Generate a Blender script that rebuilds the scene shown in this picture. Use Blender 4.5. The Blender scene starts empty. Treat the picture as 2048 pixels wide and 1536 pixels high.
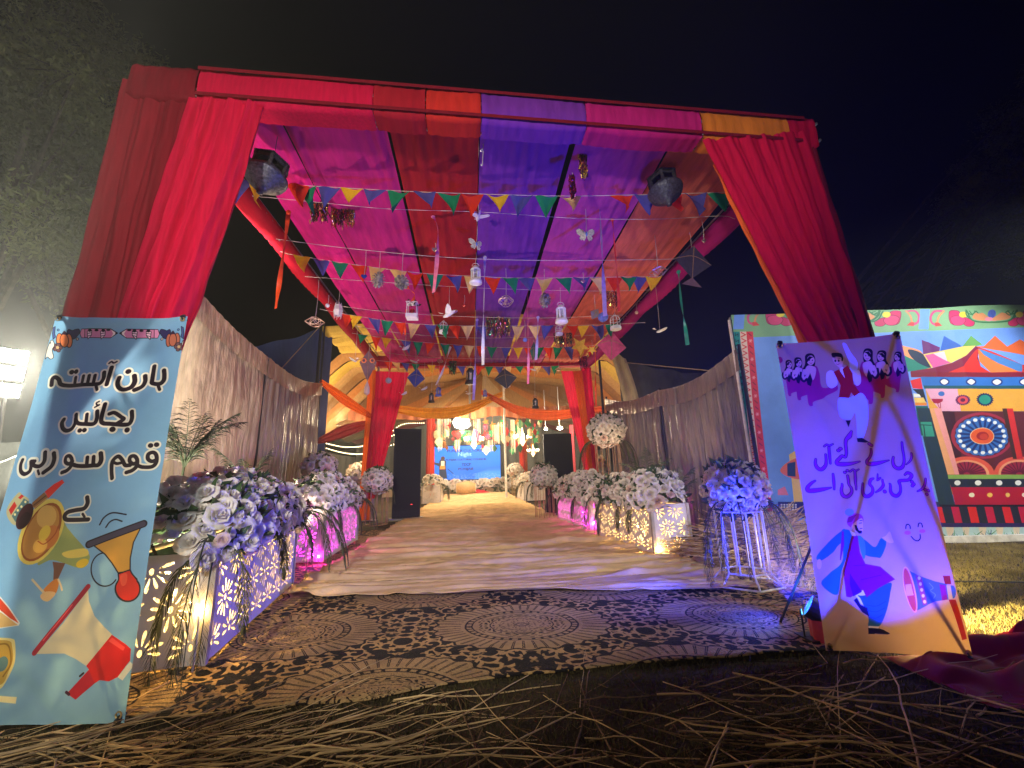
import bpy, bmesh, math, random
import numpy as np
from mathutils import Matrix, Vector, noise as mnoise
random.seed(7); rng = np.random.default_rng(7)
SC = bpy.context.scene
COL = SC.collection

# ------------------------------------------------------------------ camera
F = 815.0; CX, CY = 1024.0, 768.0; EYE = np.array([0, 0, 1.15])
def _n(v): return v / np.linalg.norm(v)
_ay = _n(np.array([(940 - CX) / F, (950 - CY) / F, 1.0]))      # the aisle direction seen by the camera
_az = np.array([(910 - CX) / F, (-3000 - CY) / F, 1.0]); _az = _n(_az - _ay * (_az @ _ay))
_ax = np.cross(_ay, _az); _ax = _ax if _ax[0] > 0 else -_ax
ROT = np.array([_ax, _ay, _az])
cam = bpy.data.objects.new('camera', bpy.data.cameras.new('camera')); COL.objects.link(cam)
cam.data.sensor_fit = 'HORIZONTAL'; cam.data.sensor_width = 36; cam.data.lens = F / 2048 * 36
cam.data.clip_start = 0.05; cam.data.clip_end = 800
_m = Matrix.Identity(4)
for i in range(3):
    _m[i][0] = ROT[i][0]; _m[i][1] = -ROT[i][1]; _m[i][2] = -ROT[i][2]; _m[i][3] = EYE[i]
cam.matrix_world = _m; SC.camera = cam

# measuring: the real place of a thing seen at (px, py) once its distance, height or side is known
def ray(px, py): return ROT @ np.array([(px - CX) / F, (py - CY) / F, 1.0])
def at(px, py, Y=None, Z=None, X=None):
    d = ray(px, py)
    if Y is not None: k = Y / d[1]
    elif Z is not None: k = (Z - EYE[2]) / d[2]
    else: k = X / d[0]
    return EYE + d * k

# ------------------------------------------------------------------ night sky, exposure
w = bpy.data.worlds.new('World'); SC.world = w; w.use_nodes = True
nt = w.node_tree; bg = nt.nodes['Background']
sky = nt.nodes.new('ShaderNodeTexSky'); sky.sky_type = 'NISHITA'; sky.sun_disc = False
sky.sun_elevation = math.radians(-8); sky.sun_rotation = math.radians(200)
nt.links.new(sky.outputs[0], bg.inputs[0]); bg.inputs[1].default_value = 0.05
SC.view_settings.view_transform = 'Standard'; SC.view_settings.look = 'None'
SC.view_settings.exposure = 0.75; SC.view_settings.gamma = 1.0
cy = SC.cycles
cy.use_denoising = True; cy.max_bounces = 8; cy.transparent_max_bounces = 12; cy.sample_clamp_indirect = 4.0
cy.volume_bounces = 0; cy.caustics_reflective = False; cy.caustics_refractive = False

def light(name, kind, loc, watts, col, aim=None, size=.05, cone=90, blend=.5):
    d = bpy.data.lights.new(name, kind); d.energy = watts; d.color = col
    o = bpy.data.objects.new(name, d); COL.objects.link(o); o.location = loc
    if kind == 'AREA': d.size = size
    else: d.shadow_soft_size = size
    if kind == 'SPOT': d.spot_size = math.radians(cone); d.spot_blend = blend
    if aim is not None:
        v = Vector(aim) - Vector(loc); o.rotation_euler = v.to_track_quat('-Z', 'Y').to_euler()
    return o
WARM = (1, .72, .38); WHITE = (1, .9, .76); MAG = (1, .03, .62); BLUE = (.012, .03, 1)
# lamps of the place: the LED cans on the grass and by the planters, the work lights, the tent lamps, plus some added fill spots
light('can_beam_blue', 'SPOT', (2.46, 3.12, .30), 300, BLUE, (-.9, 5.4, 2.7), .04, 112, .5)
light('can_beam_blue_spill', 'SPOT', (2.46, 3.12, .26), 110, BLUE, (2.2, 3.95, .75), .04, 105, .8)
light('can_beam_blue_rug', 'SPOT', (2.44, 3.12, .34), 42, BLUE, (1.5, 3.4, .0), .04, 120, .9)
light('can_beam_blue_back', 'SPOT', (2.42, 3.22, .16), 1000, (.004, .012, 1), (2.34, 2.45, .92), .03, 84, .30)
light('can_beam_warm', 'SPOT', (-2.62, 3.55, .3), 420, (1, .80, .66), (-2.0, 4.6, 3.8), .03, 120, .6)
light('can_beam_pink', 'SPOT', (-2.9, 5.75, .3), 340, (1, .78, .6), (-1.9, 7.2, 4.4), .03, 110, .6)
light('can_beam_rear_pink', 'SPOT', (2.9, 9.2, .25), 110, (1, .6, .45), (2.2, 9.6, 4.2), .03, 120, .6)
light('can_beam_amber', 'SPOT', (3.25, 6.6, .28), 130, (1, .66, .36), (2.8, 7.9, 4.4), .03, 110, .6)
light('can_beam_lawn', 'SPOT', (3.0, 3.0, .62), 430, (1, .76, .26), (6.0, 3.15, .0), .05, 112, .6)
light('straw_heap_fill', 'SPOT', (3.0, 3.05, .5), 80, (1, .85, .72), (3.6, 5.3, .15), .05, 60, .8)  # added spot without a fixture, brightens the straw heap
light('can_beam_lawn_spill', 'POINT', (2.90, 2.70, .22), 10, (1, .66, .22), size=.03)
light('mural_floodlight', 'SPOT', (8.4, 2.6, 4.2), 640, (.93, .97, 1), (6.2, 5.4, 1.2), .12, 100, .6)
light('approach_floodlight', 'SPOT', (-1.2, -1.6, 3.0), 640, (1, .88, .78), (.3, 6.0, 5.6), .15, 84, .6)
light('aisle_fill', 'SPOT', (-1.0, -3.8, 3.2), 1350, (1, .92, .80), (.4, 8.6, .5), .15, 35, .6)  # added fill from behind the camera for runner, planters and flowers
light('banner_fill', 'SPOT', (-1.2, .1, 1.7), 75, (.96, .98, 1), (-2.25, 2.6, 1.3), .08, 70, .6)  # added front fill for the blue banner, source out of view
light('straw_fill', 'SPOT', (-4.2, .3, 1.1), 120, (1, .8, .5), (.5, 2.0, 0), .06, 80, .7)  # added low fill out of view, rakes across the foreground straw
light('wall_floodlight', 'SPOT', (-5.15, 5.12, 2.5), 1600, (1, .93, .78), (-1.9, 1.6, 1.9), .10, 165, .3)
light('tree_uplight', 'SPOT', (-6.6, 6.4, 1.2), 650, (.95, 1, .8), (-9.5, 10.5, 5.5), .1, 110, .6)
for i, (x, y, z, e) in enumerate([(-4.5, 14.5, 3.2, 320), (3.8, 14.5, 3.2, 270), (0.2, 16.5, 1.9, 70), (-5, 19, 3, 130), (.2, 21.5, 3.6, 480), (-1.5, 25.2, 5.3, 320), (2.2, 25.2, 5.3, 320)]):
    light('tent_lamp', 'POINT', (x, y, z), e, (1, .74, .42) if y < 20 else (1, .84, .62), size=.12)

# ------------------------------------------------------------------ materials
MATS = {}
def mat(name, col, rough=.65, metal=0, var=.18, scale=14, bump=0, bscale=60, trans=0, bdist=.02, emit=None, spec=.4, stretch=None, alpha=1):
    if name in MATS: return MATS[name]
    m = bpy.data.materials.new(name); m.use_nodes = True; t = m.node_tree; N = t.nodes; L = t.links
    b = N['Principled BSDF']; out = N['Material Output']
    tc = N.new('ShaderNodeTexCoord'); src = tc.outputs['Object']
    if stretch:
        mp = N.new('ShaderNodeMapping'); mp.inputs['Scale'].default_value = stretch; L.new(src, mp.inputs[0]); src = mp.outputs[0]
    nz = N.new('ShaderNodeTexNoise'); nz.inputs['Scale'].default_value = scale; nz.inputs['Detail'].default_value = 5
    L.new(src, nz.inputs['Vector'])
    rp = N.new('ShaderNodeValToRGB'); rp.color_ramp.elements[0].position = .3; rp.color_ramp.elements[1].position = .7
    rp.color_ramp.elements[0].color = tuple(max(0, c * (1 - var)) for c in col) + (1,)
    rp.color_ramp.elements[1].color = tuple(min(1, c * (1 + var)) for c in col) + (1,)
    L.new(nz.outputs['Fac'], rp.inputs[0]); L.new(rp.outputs[0], b.inputs['Base Color'])
    b.inputs['Roughness'].default_value = rough; b.inputs['Metallic'].default_value = metal
    b.inputs['Specular IOR Level'].default_value = spec; b.inputs['Alpha'].default_value = alpha
    nrm = None
    if bump:
        n2 = N.new('ShaderNodeTexNoise'); n2.inputs['Scale'].default_value = bscale; n2.inputs['Detail'].default_value = 6
        L.new(src, n2.inputs['Vector'])
        bp = N.new('ShaderNodeBump'); bp.inputs['Strength'].default_value = bump; bp.inputs['Distance'].default_value = bdist
        L.new(n2.outputs['Fac'], bp.inputs['Height']); L.new(bp.outputs[0], b.inputs['Normal']); nrm = bp.outputs[0]
    if emit:
        b.inputs['Emission Color'].default_value = tuple(emit[:3]) + (1,); b.inputs['Emission Strength'].default_value = emit[3]
    if trans:
        tr = N.new('ShaderNodeBsdfTranslucent'); L.new(rp.outputs[0], tr.inputs[0])
        if nrm: L.new(nrm, tr.inputs['Normal'])
        mx = N.new('ShaderNodeMixShader'); mx.inputs[0].default_value = trans
        L.new(b.outputs[0], mx.inputs[1]); L.new(tr.outputs[0], mx.inputs[2]); L.new(mx.outputs[0], out.inputs[0])
    MATS[name] = m; return m

def print_mat(name, img, trans=.35, rough=.55, bump=.12, bscale=9, grime=.10, gscale=3):
    m = bpy.data.materials.new(name); m.use_nodes = True; t = m.node_tree; N = t.nodes; L = t.links
    b = N['Principled BSDF']; out = N['Material Output']
    tx = N.new('ShaderNodeTexImage'); tx.image = img; tx.extension = 'EXTEND'
    g1 = N.new('ShaderNodeTexCoord'); g2 = N.new('ShaderNodeTexNoise'); g2.inputs['Scale'].default_value = gscale; g2.inputs['Detail'].default_value = 8; g2.inputs['Roughness'].default_value = .7; L.new(g1.outputs['Object'], g2.inputs['Vector'])
    g3 = N.new('ShaderNodeMapRange'); g3.inputs[1].default_value = .3; g3.inputs[2].default_value = .7; g3.inputs[3].default_value = 1 - grime * 1.6; g3.inputs[4].default_value = 1 + grime * .4; L.new(g2.outputs['Fac'], g3.inputs[0])
    gm_ = N.new('ShaderNodeVectorMath'); gm_.operation = 'SCALE'; L.new(tx.outputs[0], gm_.inputs[0]); L.new(g3.outputs[0], gm_.inputs['Scale']); L.new(gm_.outputs[0], b.inputs['Base Color'])
    b.inputs['Roughness'].default_value = rough; b.inputs['Specular IOR Level'].default_value = .3
    tc = N.new('ShaderNodeTexCoord'); n2 = N.new('ShaderNodeTexNoise'); n2.inputs['Scale'].default_value = bscale; n2.inputs['Detail'].default_value = 4
    L.new(tc.outputs['Object'], n2.inputs['Vector']); bp = N.new('ShaderNodeBump'); bp.inputs['Strength'].default_value = bump; bp.inputs['Distance'].default_value = .03
    L.new(n2.outputs['Fac'], bp.inputs['Height']); L.new(bp.outputs[0], b.inputs['Normal'])
    if trans:
        tr = N.new('ShaderNodeBsdfTranslucent'); L.new(tx.outputs[0], tr.inputs[0])
        mx = N.new('ShaderNodeMixShader'); mx.inputs[0].default_value = trans
        L.new(b.outputs[0], mx.inputs[1]); L.new(tr.outputs[0], mx.inputs[2]); L.new(mx.outputs[0], out.inputs[0])
    return m

# ------------------------------------------------------------------ object helpers
OFF = {}
def tag(o, label=None, cat=None, group=None, kind=None):
    if label: o['label'] = label
    if cat: o['category'] = cat
    if group: o['group'] = group
    if kind: o['kind'] = kind
    return o
def thing(name, label, cat, loc, group=None):
    o = bpy.data.objects.new(name, None); COL.objects.link(o); o.location = loc; o.empty_display_size = .1
    OFF[o.name] = np.array(loc, float); return tag(o, label, cat, group)
def link_mesh(name, me, m, parent=None, mw=None):
    """an object sharing mesh data; mw is its place in the world"""
    o = bpy.data.objects.new(name, me); COL.objects.link(o)
    if m is not None and not me.materials: me.materials.append(m)
    mw = mw if mw is not None else Matrix.Identity(4)
    if parent is not None:
        o.parent = parent; mw = Matrix.Translation(-Vector(OFF[parent.name])) @ mw
        OFF[o.name] = OFF[parent.name] + np.array(mw.to_translation()) 
    else: OFF[o.name] = np.array(mw.to_translation())
    o.matrix_basis = mw; return o
def np_mesh(name, V, Fc, smooth=False, uv=None):
    me = bpy.data.meshes.new(name); me.from_pydata([tuple(v) for v in V], [], Fc)
    if smooth: me.polygons.foreach_set('use_smooth', [True] * len(me.polygons))
    if uv is not None:
        l = me.uv_layers.new(name='UVMap'); vi = np.zeros(len(me.loops), int); me.loops.foreach_get('vertex_index', vi)
        l.data.foreach_set('uv', np.asarray(uv, float)[vi].ravel())
    me.update(); return me
def spline(P, n=24, closed=False):
    P = np.asarray(P, float)
    if len(P) < 3: return P[0] + (P[-1] - P[0]) * np.linspace(0, 1, n)[:, None]
    Q = np.vstack([P[-1:], P, P[:2]]) if closed else np.vstack([2 * P[0] - P[1], P, 2 * P[-1] - P[-2]])
    segs = len(Q) - 3; out = []
    for t in np.linspace(0, segs - 1e-6, n):
        i = int(t); f = t - i; a, b, c, d = Q[i:i + 4]
        out.append(.5 * (2 * b + (c - a) * f + (2 * a - 5 * b + 4 * c - d) * f * f + (3 * b - a - 3 * c + d) * f ** 3))
    return np.array(out)
class MB:
    def __init__(s): s.v = []; s.f = []; s.n = 0; s.uv = None
    def add(s, V, Fc):
        V = np.asarray(V, float); s.v.append(V); s.f += [tuple(i + s.n for i in f) for f in Fc]; s.n += len(V); return s
    def box(s, c, d, M=None):
        c = np.array(c, float); d = np.array(d, float) / 2
        V = np.array([[x, y, z] for x in (-1, 1) for y in (-1, 1) for z in (-1, 1)], float) * d
        if M is not None: V = V @ np.array(M).T
        return s.add(V + c, [(0, 1, 3, 2), (4, 6, 7, 5), (0, 4, 5, 1), (2, 3, 7, 6), (0, 2, 6, 4), (1, 5, 7, 3)])
    def tube(s, P, r, k=6, cap=True):
        P = np.asarray(P, float); n = len(P); r = np.broadcast_to(np.asarray(r, float), (n,)) if np.ndim(r) < 1 or len(np.atleast_1d(r)) == 1 else np.asarray(r, float)
        T = np.gradient(P, axis=0); T /= np.linalg.norm(T, axis=1)[:, None] + 1e-12
        up = np.array([0, 0, 1.]) if abs(T[0][2]) < .9 else np.array([1., 0, 0])
        V = []
        for i in range(n):
            a = np.cross(T[i], up); a /= np.linalg.norm(a) + 1e-12; b = np.cross(T[i], a); up = np.cross(a, T[i])
            for j in range(k):
                q = 2 * math.pi * j / k; V.append(P[i] + r[i] * (a * math.cos(q) + b * math.sin(q)))
        Fc = [(i * k + j, i * k + (j + 1) % k, (i + 1) * k + (j + 1) % k, (i + 1) * k + j) for i in range(n - 1) for j in range(k)]
        if cap: Fc += [tuple(range(k))[::-1], tuple(range((n - 1) * k, n * k))]
        return s.add(V, Fc)
    def bar(s, a, b, r, k=6): return s.tube([a, b], r, k)
    def lathe(s, prof, c=(0, 0, 0), k=16, sx=1, sy=1):
        c = np.array(c, float); n = len(prof); V = []
        for (r, z) in prof:
            for j in range(k):
                q = 2 * math.pi * j / k; V.append(c + np.array([r * math.cos(q) * sx, r * math.sin(q) * sy, z]))
        Fc = [(i * k + j, i * k + (j + 1) % k, (i + 1) * k + (j + 1) % k, (i + 1) * k + j) for i in range(n - 1) for j in range(k)]
        return s.add(V, Fc)
    def ball(s, c, r, k=10, m=7):
        r = np.broadcast_to(np.asarray(r, float), (3,)); V = []
        for i in range(m + 1):
            t = math.pi * i / m
            for j in range(k):
                q = 2 * math.pi * j / k; V.append(np.array(c) + r * np.array([math.sin(t) * math.cos(q), math.sin(t) * math.sin(q), math.cos(t)]))
        return s.add(V, [(i * k + j, (i + 1) * k + j, (i + 1) * k + (j + 1) % k, i * k + (j + 1) % k) for i in range(m) for j in range(k)])
    def grid(s, fn, nu, nv, uv=False):
        V = np.array([fn(i / nu, j / nv) for j in range(nv + 1) for i in range(nu + 1)], float); W = nu + 1
        if uv: s.uv = [(i / nu, 1 - j / nv) for j in range(nv + 1) for i in range(nu + 1)]
        return s.add(V, [(j * W + i, (j + 1) * W + i, (j + 1) * W + i + 1, j * W + i + 1) for j in range(nv) for i in range(nu)])
    def slab(s, out, t, M=None, c=(0, 0, 0)):
        """flat outline (x, z) given thickness t along y"""
        out = np.asarray(out, float); n = len(out)
        V = np.vstack([np.c_[out[:, 0], np.full(n, -t / 2), out[:, 1]], np.c_[out[:, 0], np.full(n, t / 2), out[:, 1]]])
        if M is not None: V = V @ np.array(M).T
        return s.add(V + np.array(c, float), [tuple(range(n)), tuple(range(2 * n - 1, n - 1, -1))] + [(i, n + i, n + (i + 1) % n, (i + 1) % n) for i in range(n)])
    def build(s, name, m, parent=None, smooth=False, solid=0):
        V = np.vstack(s.v) if s.v else np.zeros((0, 3))
        if parent is None:
            loc = np.array([(V[:, 0].min() + V[:, 0].max()) / 2, (V[:, 1].min() + V[:, 1].max()) / 2, V[:, 2].min()])
        else: loc = OFF[parent.name]
        me = np_mesh(name, V - loc, s.f, smooth, s.uv); me.materials.append(m)
        o = bpy.data.objects.new(name, me); COL.objects.link(o)
        if parent is None: o.location = loc
        else: o.parent = parent
        OFF[o.name] = np.array(loc, float)
        if solid:
            md = o.modifiers.new('solid', 'SOLIDIFY'); md.thickness = solid
        return o
def N3(x, y, z=0.0): return mnoise.noise(Vector((x, y, z)))
def lerp(a, b, t): return np.asarray(a, float) * (1 - t) + np.asarray(b, float) * t
def rotz(a): return np.array([[math.cos(a), -math.sin(a), 0], [math.sin(a), math.cos(a), 0], [0, 0, 1]])
def rotx(a): return np.array([[1, 0, 0], [0, math.cos(a), -math.sin(a)], [0, math.sin(a), math.cos(a)]])
def roty(a): return np.array([[math.cos(a), 0, math.sin(a)], [0, 1, 0], [-math.sin(a), 0, math.cos(a)]])
# ------------------------------------------------------------------ painting prints into images (flat printed cloths)
def s2l(c): return c
class Cv:
    def __init__(s, W, H, bg, mp):
        s.W, s.H, s.mp = W, H, mp; s.a = np.ones((H, W, 3), np.float32) * np.array(bg, np.float32) / 255
    def T(s, pts, z=None):
        p = np.array([[float(q) for q in t.split(',')] for t in pts.split()]) if isinstance(pts, str) else np.asarray(pts, float)
        if z is not None: p = np.c_[z[0] + p[:, 0] / z[2], z[1] + p[:, 1] / z[2]]
        return s.mp(p)
    def sc(s, z, p):
        q = s.mp(np.array([p, [p[0] + 10, p[1]], [p[0], p[1] + 10]], float) if z is None else np.array([[z[0] + p[0] / z[2] + a, z[1] + p[1] / z[2] + b] for a, b in ((0, 0), (10, 0), (0, 10))]))
        k = math.sqrt(np.linalg.norm(q[1] - q[0]) * np.linalg.norm(q[2] - q[0])) / 10
        return k / (z[2] if z is not None else 1)
    def put(s, x0, y0, m, col, al=1):
        h, w = m.shape; s.a[y0:y0 + h, x0:x0 + w] = s.a[y0:y0 + h, x0:x0 + w] * (1 - m[..., None] * al) + np.array(col, np.float32) / 255 * m[..., None] * al
    def box(s, P, pad):
        x0 = int(max(0, P[:, 0].min() - pad)); x1 = int(min(s.W, P[:, 0].max() + pad + 1)); y0 = int(max(0, P[:, 1].min() - pad)); y1 = int(min(s.H, P[:, 1].max() + pad + 1))
        return (x0, y0, x1, y1) if x1 > x0 and y1 > y0 else None
    def poly(s, pts, col, z=None, smooth=0, line=None, lw=0, al=1, raw=False):
        P = np.asarray(pts, float) if raw else s.T(pts, z)
        if smooth: P = spline(P, smooth, True)
        b = s.box(P, 1)
        if not b: return
        x0, y0, x1, y1 = b; m = np.zeros((y1 - y0, x1 - x0), np.float32)
        for oy in (.25, .75):
            for ox in (.25, .75):
                X = (np.arange(x0, x1) + ox)[None, :]; Y = (np.arange(y0, y1) + oy)[:, None]; ins = np.zeros(m.shape, bool)
                for i in range(len(P)):
                    ax, ay = P[i]; bx, by = P[(i + 1) % len(P)]
                    if ay == by: continue
                    ins ^= ((ay > Y) != (by > Y)) & (X < (bx - ax) * (Y - ay) / (by - ay) + ax)
                m += ins * .25
        s.put(x0, y0, m, col, al)
        if line is not None: s.raw_stroke(np.vstack([P, P[:1]]), np.full(len(P) + 1, lw if raw else lw * s.sc(z, [0, 0] if z is None else [400, 400])) / 2, line)
    def raw_stroke(s, P, hw, col, outline=None, ow=0, al=1):
        mw = hw.max() + ow + 1; b = s.box(P, mw + 1)
        if not b: return
        x0, y0, x1, y1 = b; fld = np.full((y1 - y0, x1 - x0), 1e6, np.float32)
        for i in range(len(P) - 1):
            c = s.box(P[i:i + 2], mw + 1)
            if not c: continue
            a0, b0, a1, b1 = c; X = (np.arange(a0, a1) + .5)[None, :]; Y = (np.arange(b0, b1) + .5)[:, None]
            d = P[i + 1] - P[i]; L = max(d @ d, 1e-9)
            t = np.clip(((X - P[i][0]) * d[0] + (Y - P[i][1]) * d[1]) / L, 0, 1)
            ds = np.hypot(X - P[i][0] - t * d[0], Y - P[i][1] - t * d[1]) - (hw[i] + (hw[i + 1] - hw[i]) * t)
            sl = fld[b0 - y0:b1 - y0, a0 - x0:a1 - x0]; np.minimum(sl, ds, out=sl)
        if outline is not None: s.put(x0, y0, np.clip(.5 - (fld - ow), 0, 1), outline, al)
        s.put(x0, y0, np.clip(.5 - fld, 0, 1), col, al)
    def stroke(s, pts, w, col, z=None, outline=None, ow=0, n=None, straight=False, al=1):
        P = s.T(pts, z); k = len(P); p0 = [float(q) for q in pts.split()[0].split(',')] if isinstance(pts, str) else list(np.asarray(pts, float)[0])
        f = s.sc(z, p0); ww = np.atleast_1d(np.asarray(w, float))
        if straight: Q = P; tt = np.linspace(0, 1, k)
        else: n = n or max(8, 7 * k); Q = spline(P, n) if k > 2 else P; tt = np.linspace(0, 1, len(Q))
        hw = np.interp(tt, np.linspace(0, 1, len(ww)), ww) * f / 2
        s.raw_stroke(Q, hw, col, outline, ow * f, al)
    def ell(s, c, rx, ry, col, z=None, rot=0, line=None, lw=0, al=1, n=28):
        t = np.linspace(0, 2 * math.pi, n, endpoint=False); cr, sr = math.cos(rot), math.sin(rot)
        x = rx * np.cos(t); y = ry * np.sin(t)
        s.poly(np.c_[c[0] + x * cr - y * sr, c[1] + x * sr + y * cr], col, z, line=line, lw=lw, al=al)
    def image(s, name):
        im = bpy.data.images.new(name, s.W, s.H); a = np.ones((s.H, s.W, 4), np.float32); a[..., :3] = np.clip(s.a[::-1], 0, 1)
        im.pixels.foreach_set(a.ravel()); im.update(); return im

class Cloth:
    """a flat hung print: corners TL, TR, BR, BL in the world; points seen in the photograph are measured on its plane"""
    def __init__(s, TL, TR, BR, BL, Wpx):
        s.TL, s.TR, s.BR, s.BL = [np.asarray(p, float) for p in (TL, TR, BR, BL)]
        s.u = s.TR - s.TL; s.v = s.BL - s.TL; s.n = _n(np.cross(s.u, s.v))
        if s.n @ (EYE - s.TL) < 0: s.n = -s.n
        s.lu, s.lv = np.linalg.norm(s.u), np.linalg.norm(s.v); s.W = Wpx; s.H = int(Wpx * s.lv / s.lu)
    def mp(s, P):
        D = np.array([ray(x, y) for x, y in P]); k = ((s.TL - EYE) @ s.n) / (D @ s.n); Q = EYE + D * k[:, None] - s.TL
        G = np.linalg.inv(np.array([[s.u @ s.u, s.u @ s.v], [s.u @ s.v, s.v @ s.v]]))
        return (np.c_[Q @ s.u, Q @ s.v] @ G.T) * np.array([s.W, s.H])
    def P(s, u, v, off=0): return lerp(lerp(s.TL, s.TR, u), lerp(s.BL, s.BR, u), v) + s.n * off
# ------------------------------------------------------------------ ground and lawns
def ground_z(x, y): return 0.012 * N3(x * 1.3, y * 1.3) + .006 * N3(x * 6, y * 6) - .012
XS = np.concatenate([[-400, -120, -40], np.linspace(-12, 12, 97), [40, 120, 400]]); YS = np.concatenate([[-60, -12], np.linspace(-3, 12, 91), np.linspace(13, 34, 22), [60, 150, 400]])
V = [(x, y, ground_z(x, y) if abs(x) <= 12 and -3 <= y <= 34 else -.012) for y in YS for x in XS]; W_ = len(XS)
me = np_mesh('ground', V, [(j * W_ + i, j * W_ + i + 1, (j + 1) * W_ + i + 1, (j + 1) * W_ + i) for j in range(len(YS) - 1) for i in range(W_ - 1)], True)
m = mat('soil', (.06, .047, .028), .95, var=.5, scale=3.5, bump=.7, bscale=45, spec=.1)
g = link_mesh('ground', me, m); tag(g, kind='structure')

# the patterned rug laid across the entrance and back under the runner
def rug_image():
    ppm = 300; px, py = 1.73, 1.92; hw, hh = int(px / 2 * ppm), int(py / 2 * ppm)
    r = random.Random(5)
    c = Cv(hw, hh, (14, 12, 12), lambda P: np.asarray(P, float)); gold = (186, 152, 98); gold2 = (150, 120, 76)
    pts = []
    for k in range(900):
        x, y = r.uniform(0, hw), r.uniform(0, hh)
        if all((x - a) ** 2 + (y - b) ** 2 > 30 ** 2 for a, b in pts): pts.append((x, y))
    for (x, y) in pts:
        a0 = r.uniform(0, 6.28); sg = r.choice((-1, 1)); R = r.uniform(18, 30); tn = r.uniform(3.6, 6.4); t = np.linspace(0, 1, 22)
        rad = R * (1 - .78 * t); P = np.c_[x + rad * np.cos(a0 + sg * tn * t), y + rad * np.sin(a0 + sg * tn * t)]
        c.raw_stroke(P, np.interp(t, (0, .5, 1), (1.2, 3.3, 2.8)), r.choice((gold, gold, gold2)))
        for q in range(4):                                   # acanthus lobes along the scroll
            i = 2 + q * 4; d = P[i + 1] - P[i]; d /= np.linalg.norm(d) + 1e-6; nn = np.array([-d[1], d[0]]) * -sg
            e = P[i] + nn * r.uniform(9, 17) + d * r.uniform(4, 12)
            c.raw_stroke(np.array([P[i], (P[i] + e) / 2 + d * 3, e]), np.array([3.2, 4.2, .8]), gold)
    def medal(cx, cy):
        yy, xx = np.mgrid[0:hh, 0:hw]; dx = (xx - cx) / (.66 * ppm); dy = (yy - cy) / (.47 * ppm); R = np.hypot(dx, dy); A = np.arctan2(dy, dx)
        sc = 1 + .03 * np.cos(A * 24); ins = R < sc
        base = np.where(ins[..., None], np.array((174, 144, 98)) / 255., c.a)
        f_ = (A * 26 / math.pi) % 1
        ln = (((np.abs(f_ - .42) < .045) | (np.abs(f_ - .58) < .045)) & (R > .70) & (R < .97)) | (np.abs(R - sc) < .016)
        ln |= (np.abs(R - .645) < .010) | (np.abs(R - .57) < .008) | (np.abs(R - .36) < .006)
        ln |= (R > .58) & (R < .635) & (np.sin(A * 40) > .45)
        ln |= (R < .55) & (np.sin(A * 14 + 5 * np.sin(R * 26)) * np.cos(R * 46 + 3 * np.sin(A * 7)) > .50)
        base[ln & (R < 1.06)] = np.array((30, 22, 18)) / 255.
        c.a[:] = base
    medal(0, 0); medal(hw, hh)
    t = np.concatenate([c.a, c.a[:, ::-1]], 1); t = np.concatenate([t, t[::-1]], 0)
    A = np.tile(t, (4, 4, 1)); k = Cv(A.shape[1], A.shape[0], (0, 0, 0), None); k.a = A; return k.image('rug_weave'), px * 4, py * 4
RI, RW, RH = rug_image()
rm = print_mat('rug_pile', RI, 0, .95, .8, 70, .22, 5); RM = rm
rm.node_tree.nodes['Image Texture'].extension = 'REPEAT'
sk = -.075
def rug_fn(x0, x1, y0f, y1):
    def fn(u, v):
        x = x0 + (x1 - x0) * u; y = lerp(y0f(x), y1, v)
        z = .012 + .010 * N3(x * 1.2, y * 5 + 3) + .012 * max(0, N3(x * .8 + 9, y * 8)) + (.02 * max(0, N3(x * 2.2, 4.4)) if v < .02 else 0)
        return (x, y, z)
    return fn
def rug_near(x): return 2.6 + .05 * math.sin(x * 1.9) + .04 * (x - .3) + .05 * N3(x * 2, 1.5)
b = MB().grid(rug_fn(-2.42, 3.12, rug_near, 9.8), 90, 150)
V = np.vstack(b.v); xr = V[:, 0] + 0.0; yr = V[:, 1] - sk * V[:, 0]
b.uv = np.c_[(V[:, 0] - .385) / RW + .5 / 4 * 0, (yr - 3.455) / RH]
rug = b.build('entrance_rug', rm, smooth=True, solid=.008)
tag(rug, 'black and gold scroll rug with oval medallions across the entrance', 'rug')
# burlap runner
def runner(u, v):
    y = 4.18 + (27 - 4.18) * v ** 1.55; x = lerp(-1.83 + .012 * (y - 4), 2.72 - .07 * min(y - 4, 8), u); k = 1 - v ** 1.55
    y2 = y + (-.155 * (x - .4)) * max(0, 1 - (y - 4.18) / 6) + .03 * N3(x * 1.7, 2.2) * (v < .3)
    wr = .014 * N3(x * .40 + 5, y2 * 2.9) + .014 * N3(x * .6, y2 * 6.5 + 11) + .060 * max(0, 1 - 4.2 * abs(N3(x * .28 + 20, y2 * 2.6))) ** 2 * (N3(x * .5, y2 * .7 + 3) + .35) + .038 * max(0, 1 - 5.5 * abs(N3(x * .4 + 40, y2 * 3.6))) ** 2 * (.4 + N3(x * .6 + 3, y2)) + .018 * max(0, 1 - 6 * abs(N3(x * .55 + 60, y2 * 6.5))) ** 2
    return (x, y2, max(.028, .05 + 1.6 * wr))
b = MB().grid(runner, 70, 640)
bur = mat('burlap', (.66, .47, .25), .95, var=.15, scale=5, bump=.5, bscale=180, spec=.05)
o = b.build('carpet_runner', bur, smooth=True, solid=.006); tag(o, 'wrinkled tan burlap runner leading down the aisle into the tent', 'carpet')

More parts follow.
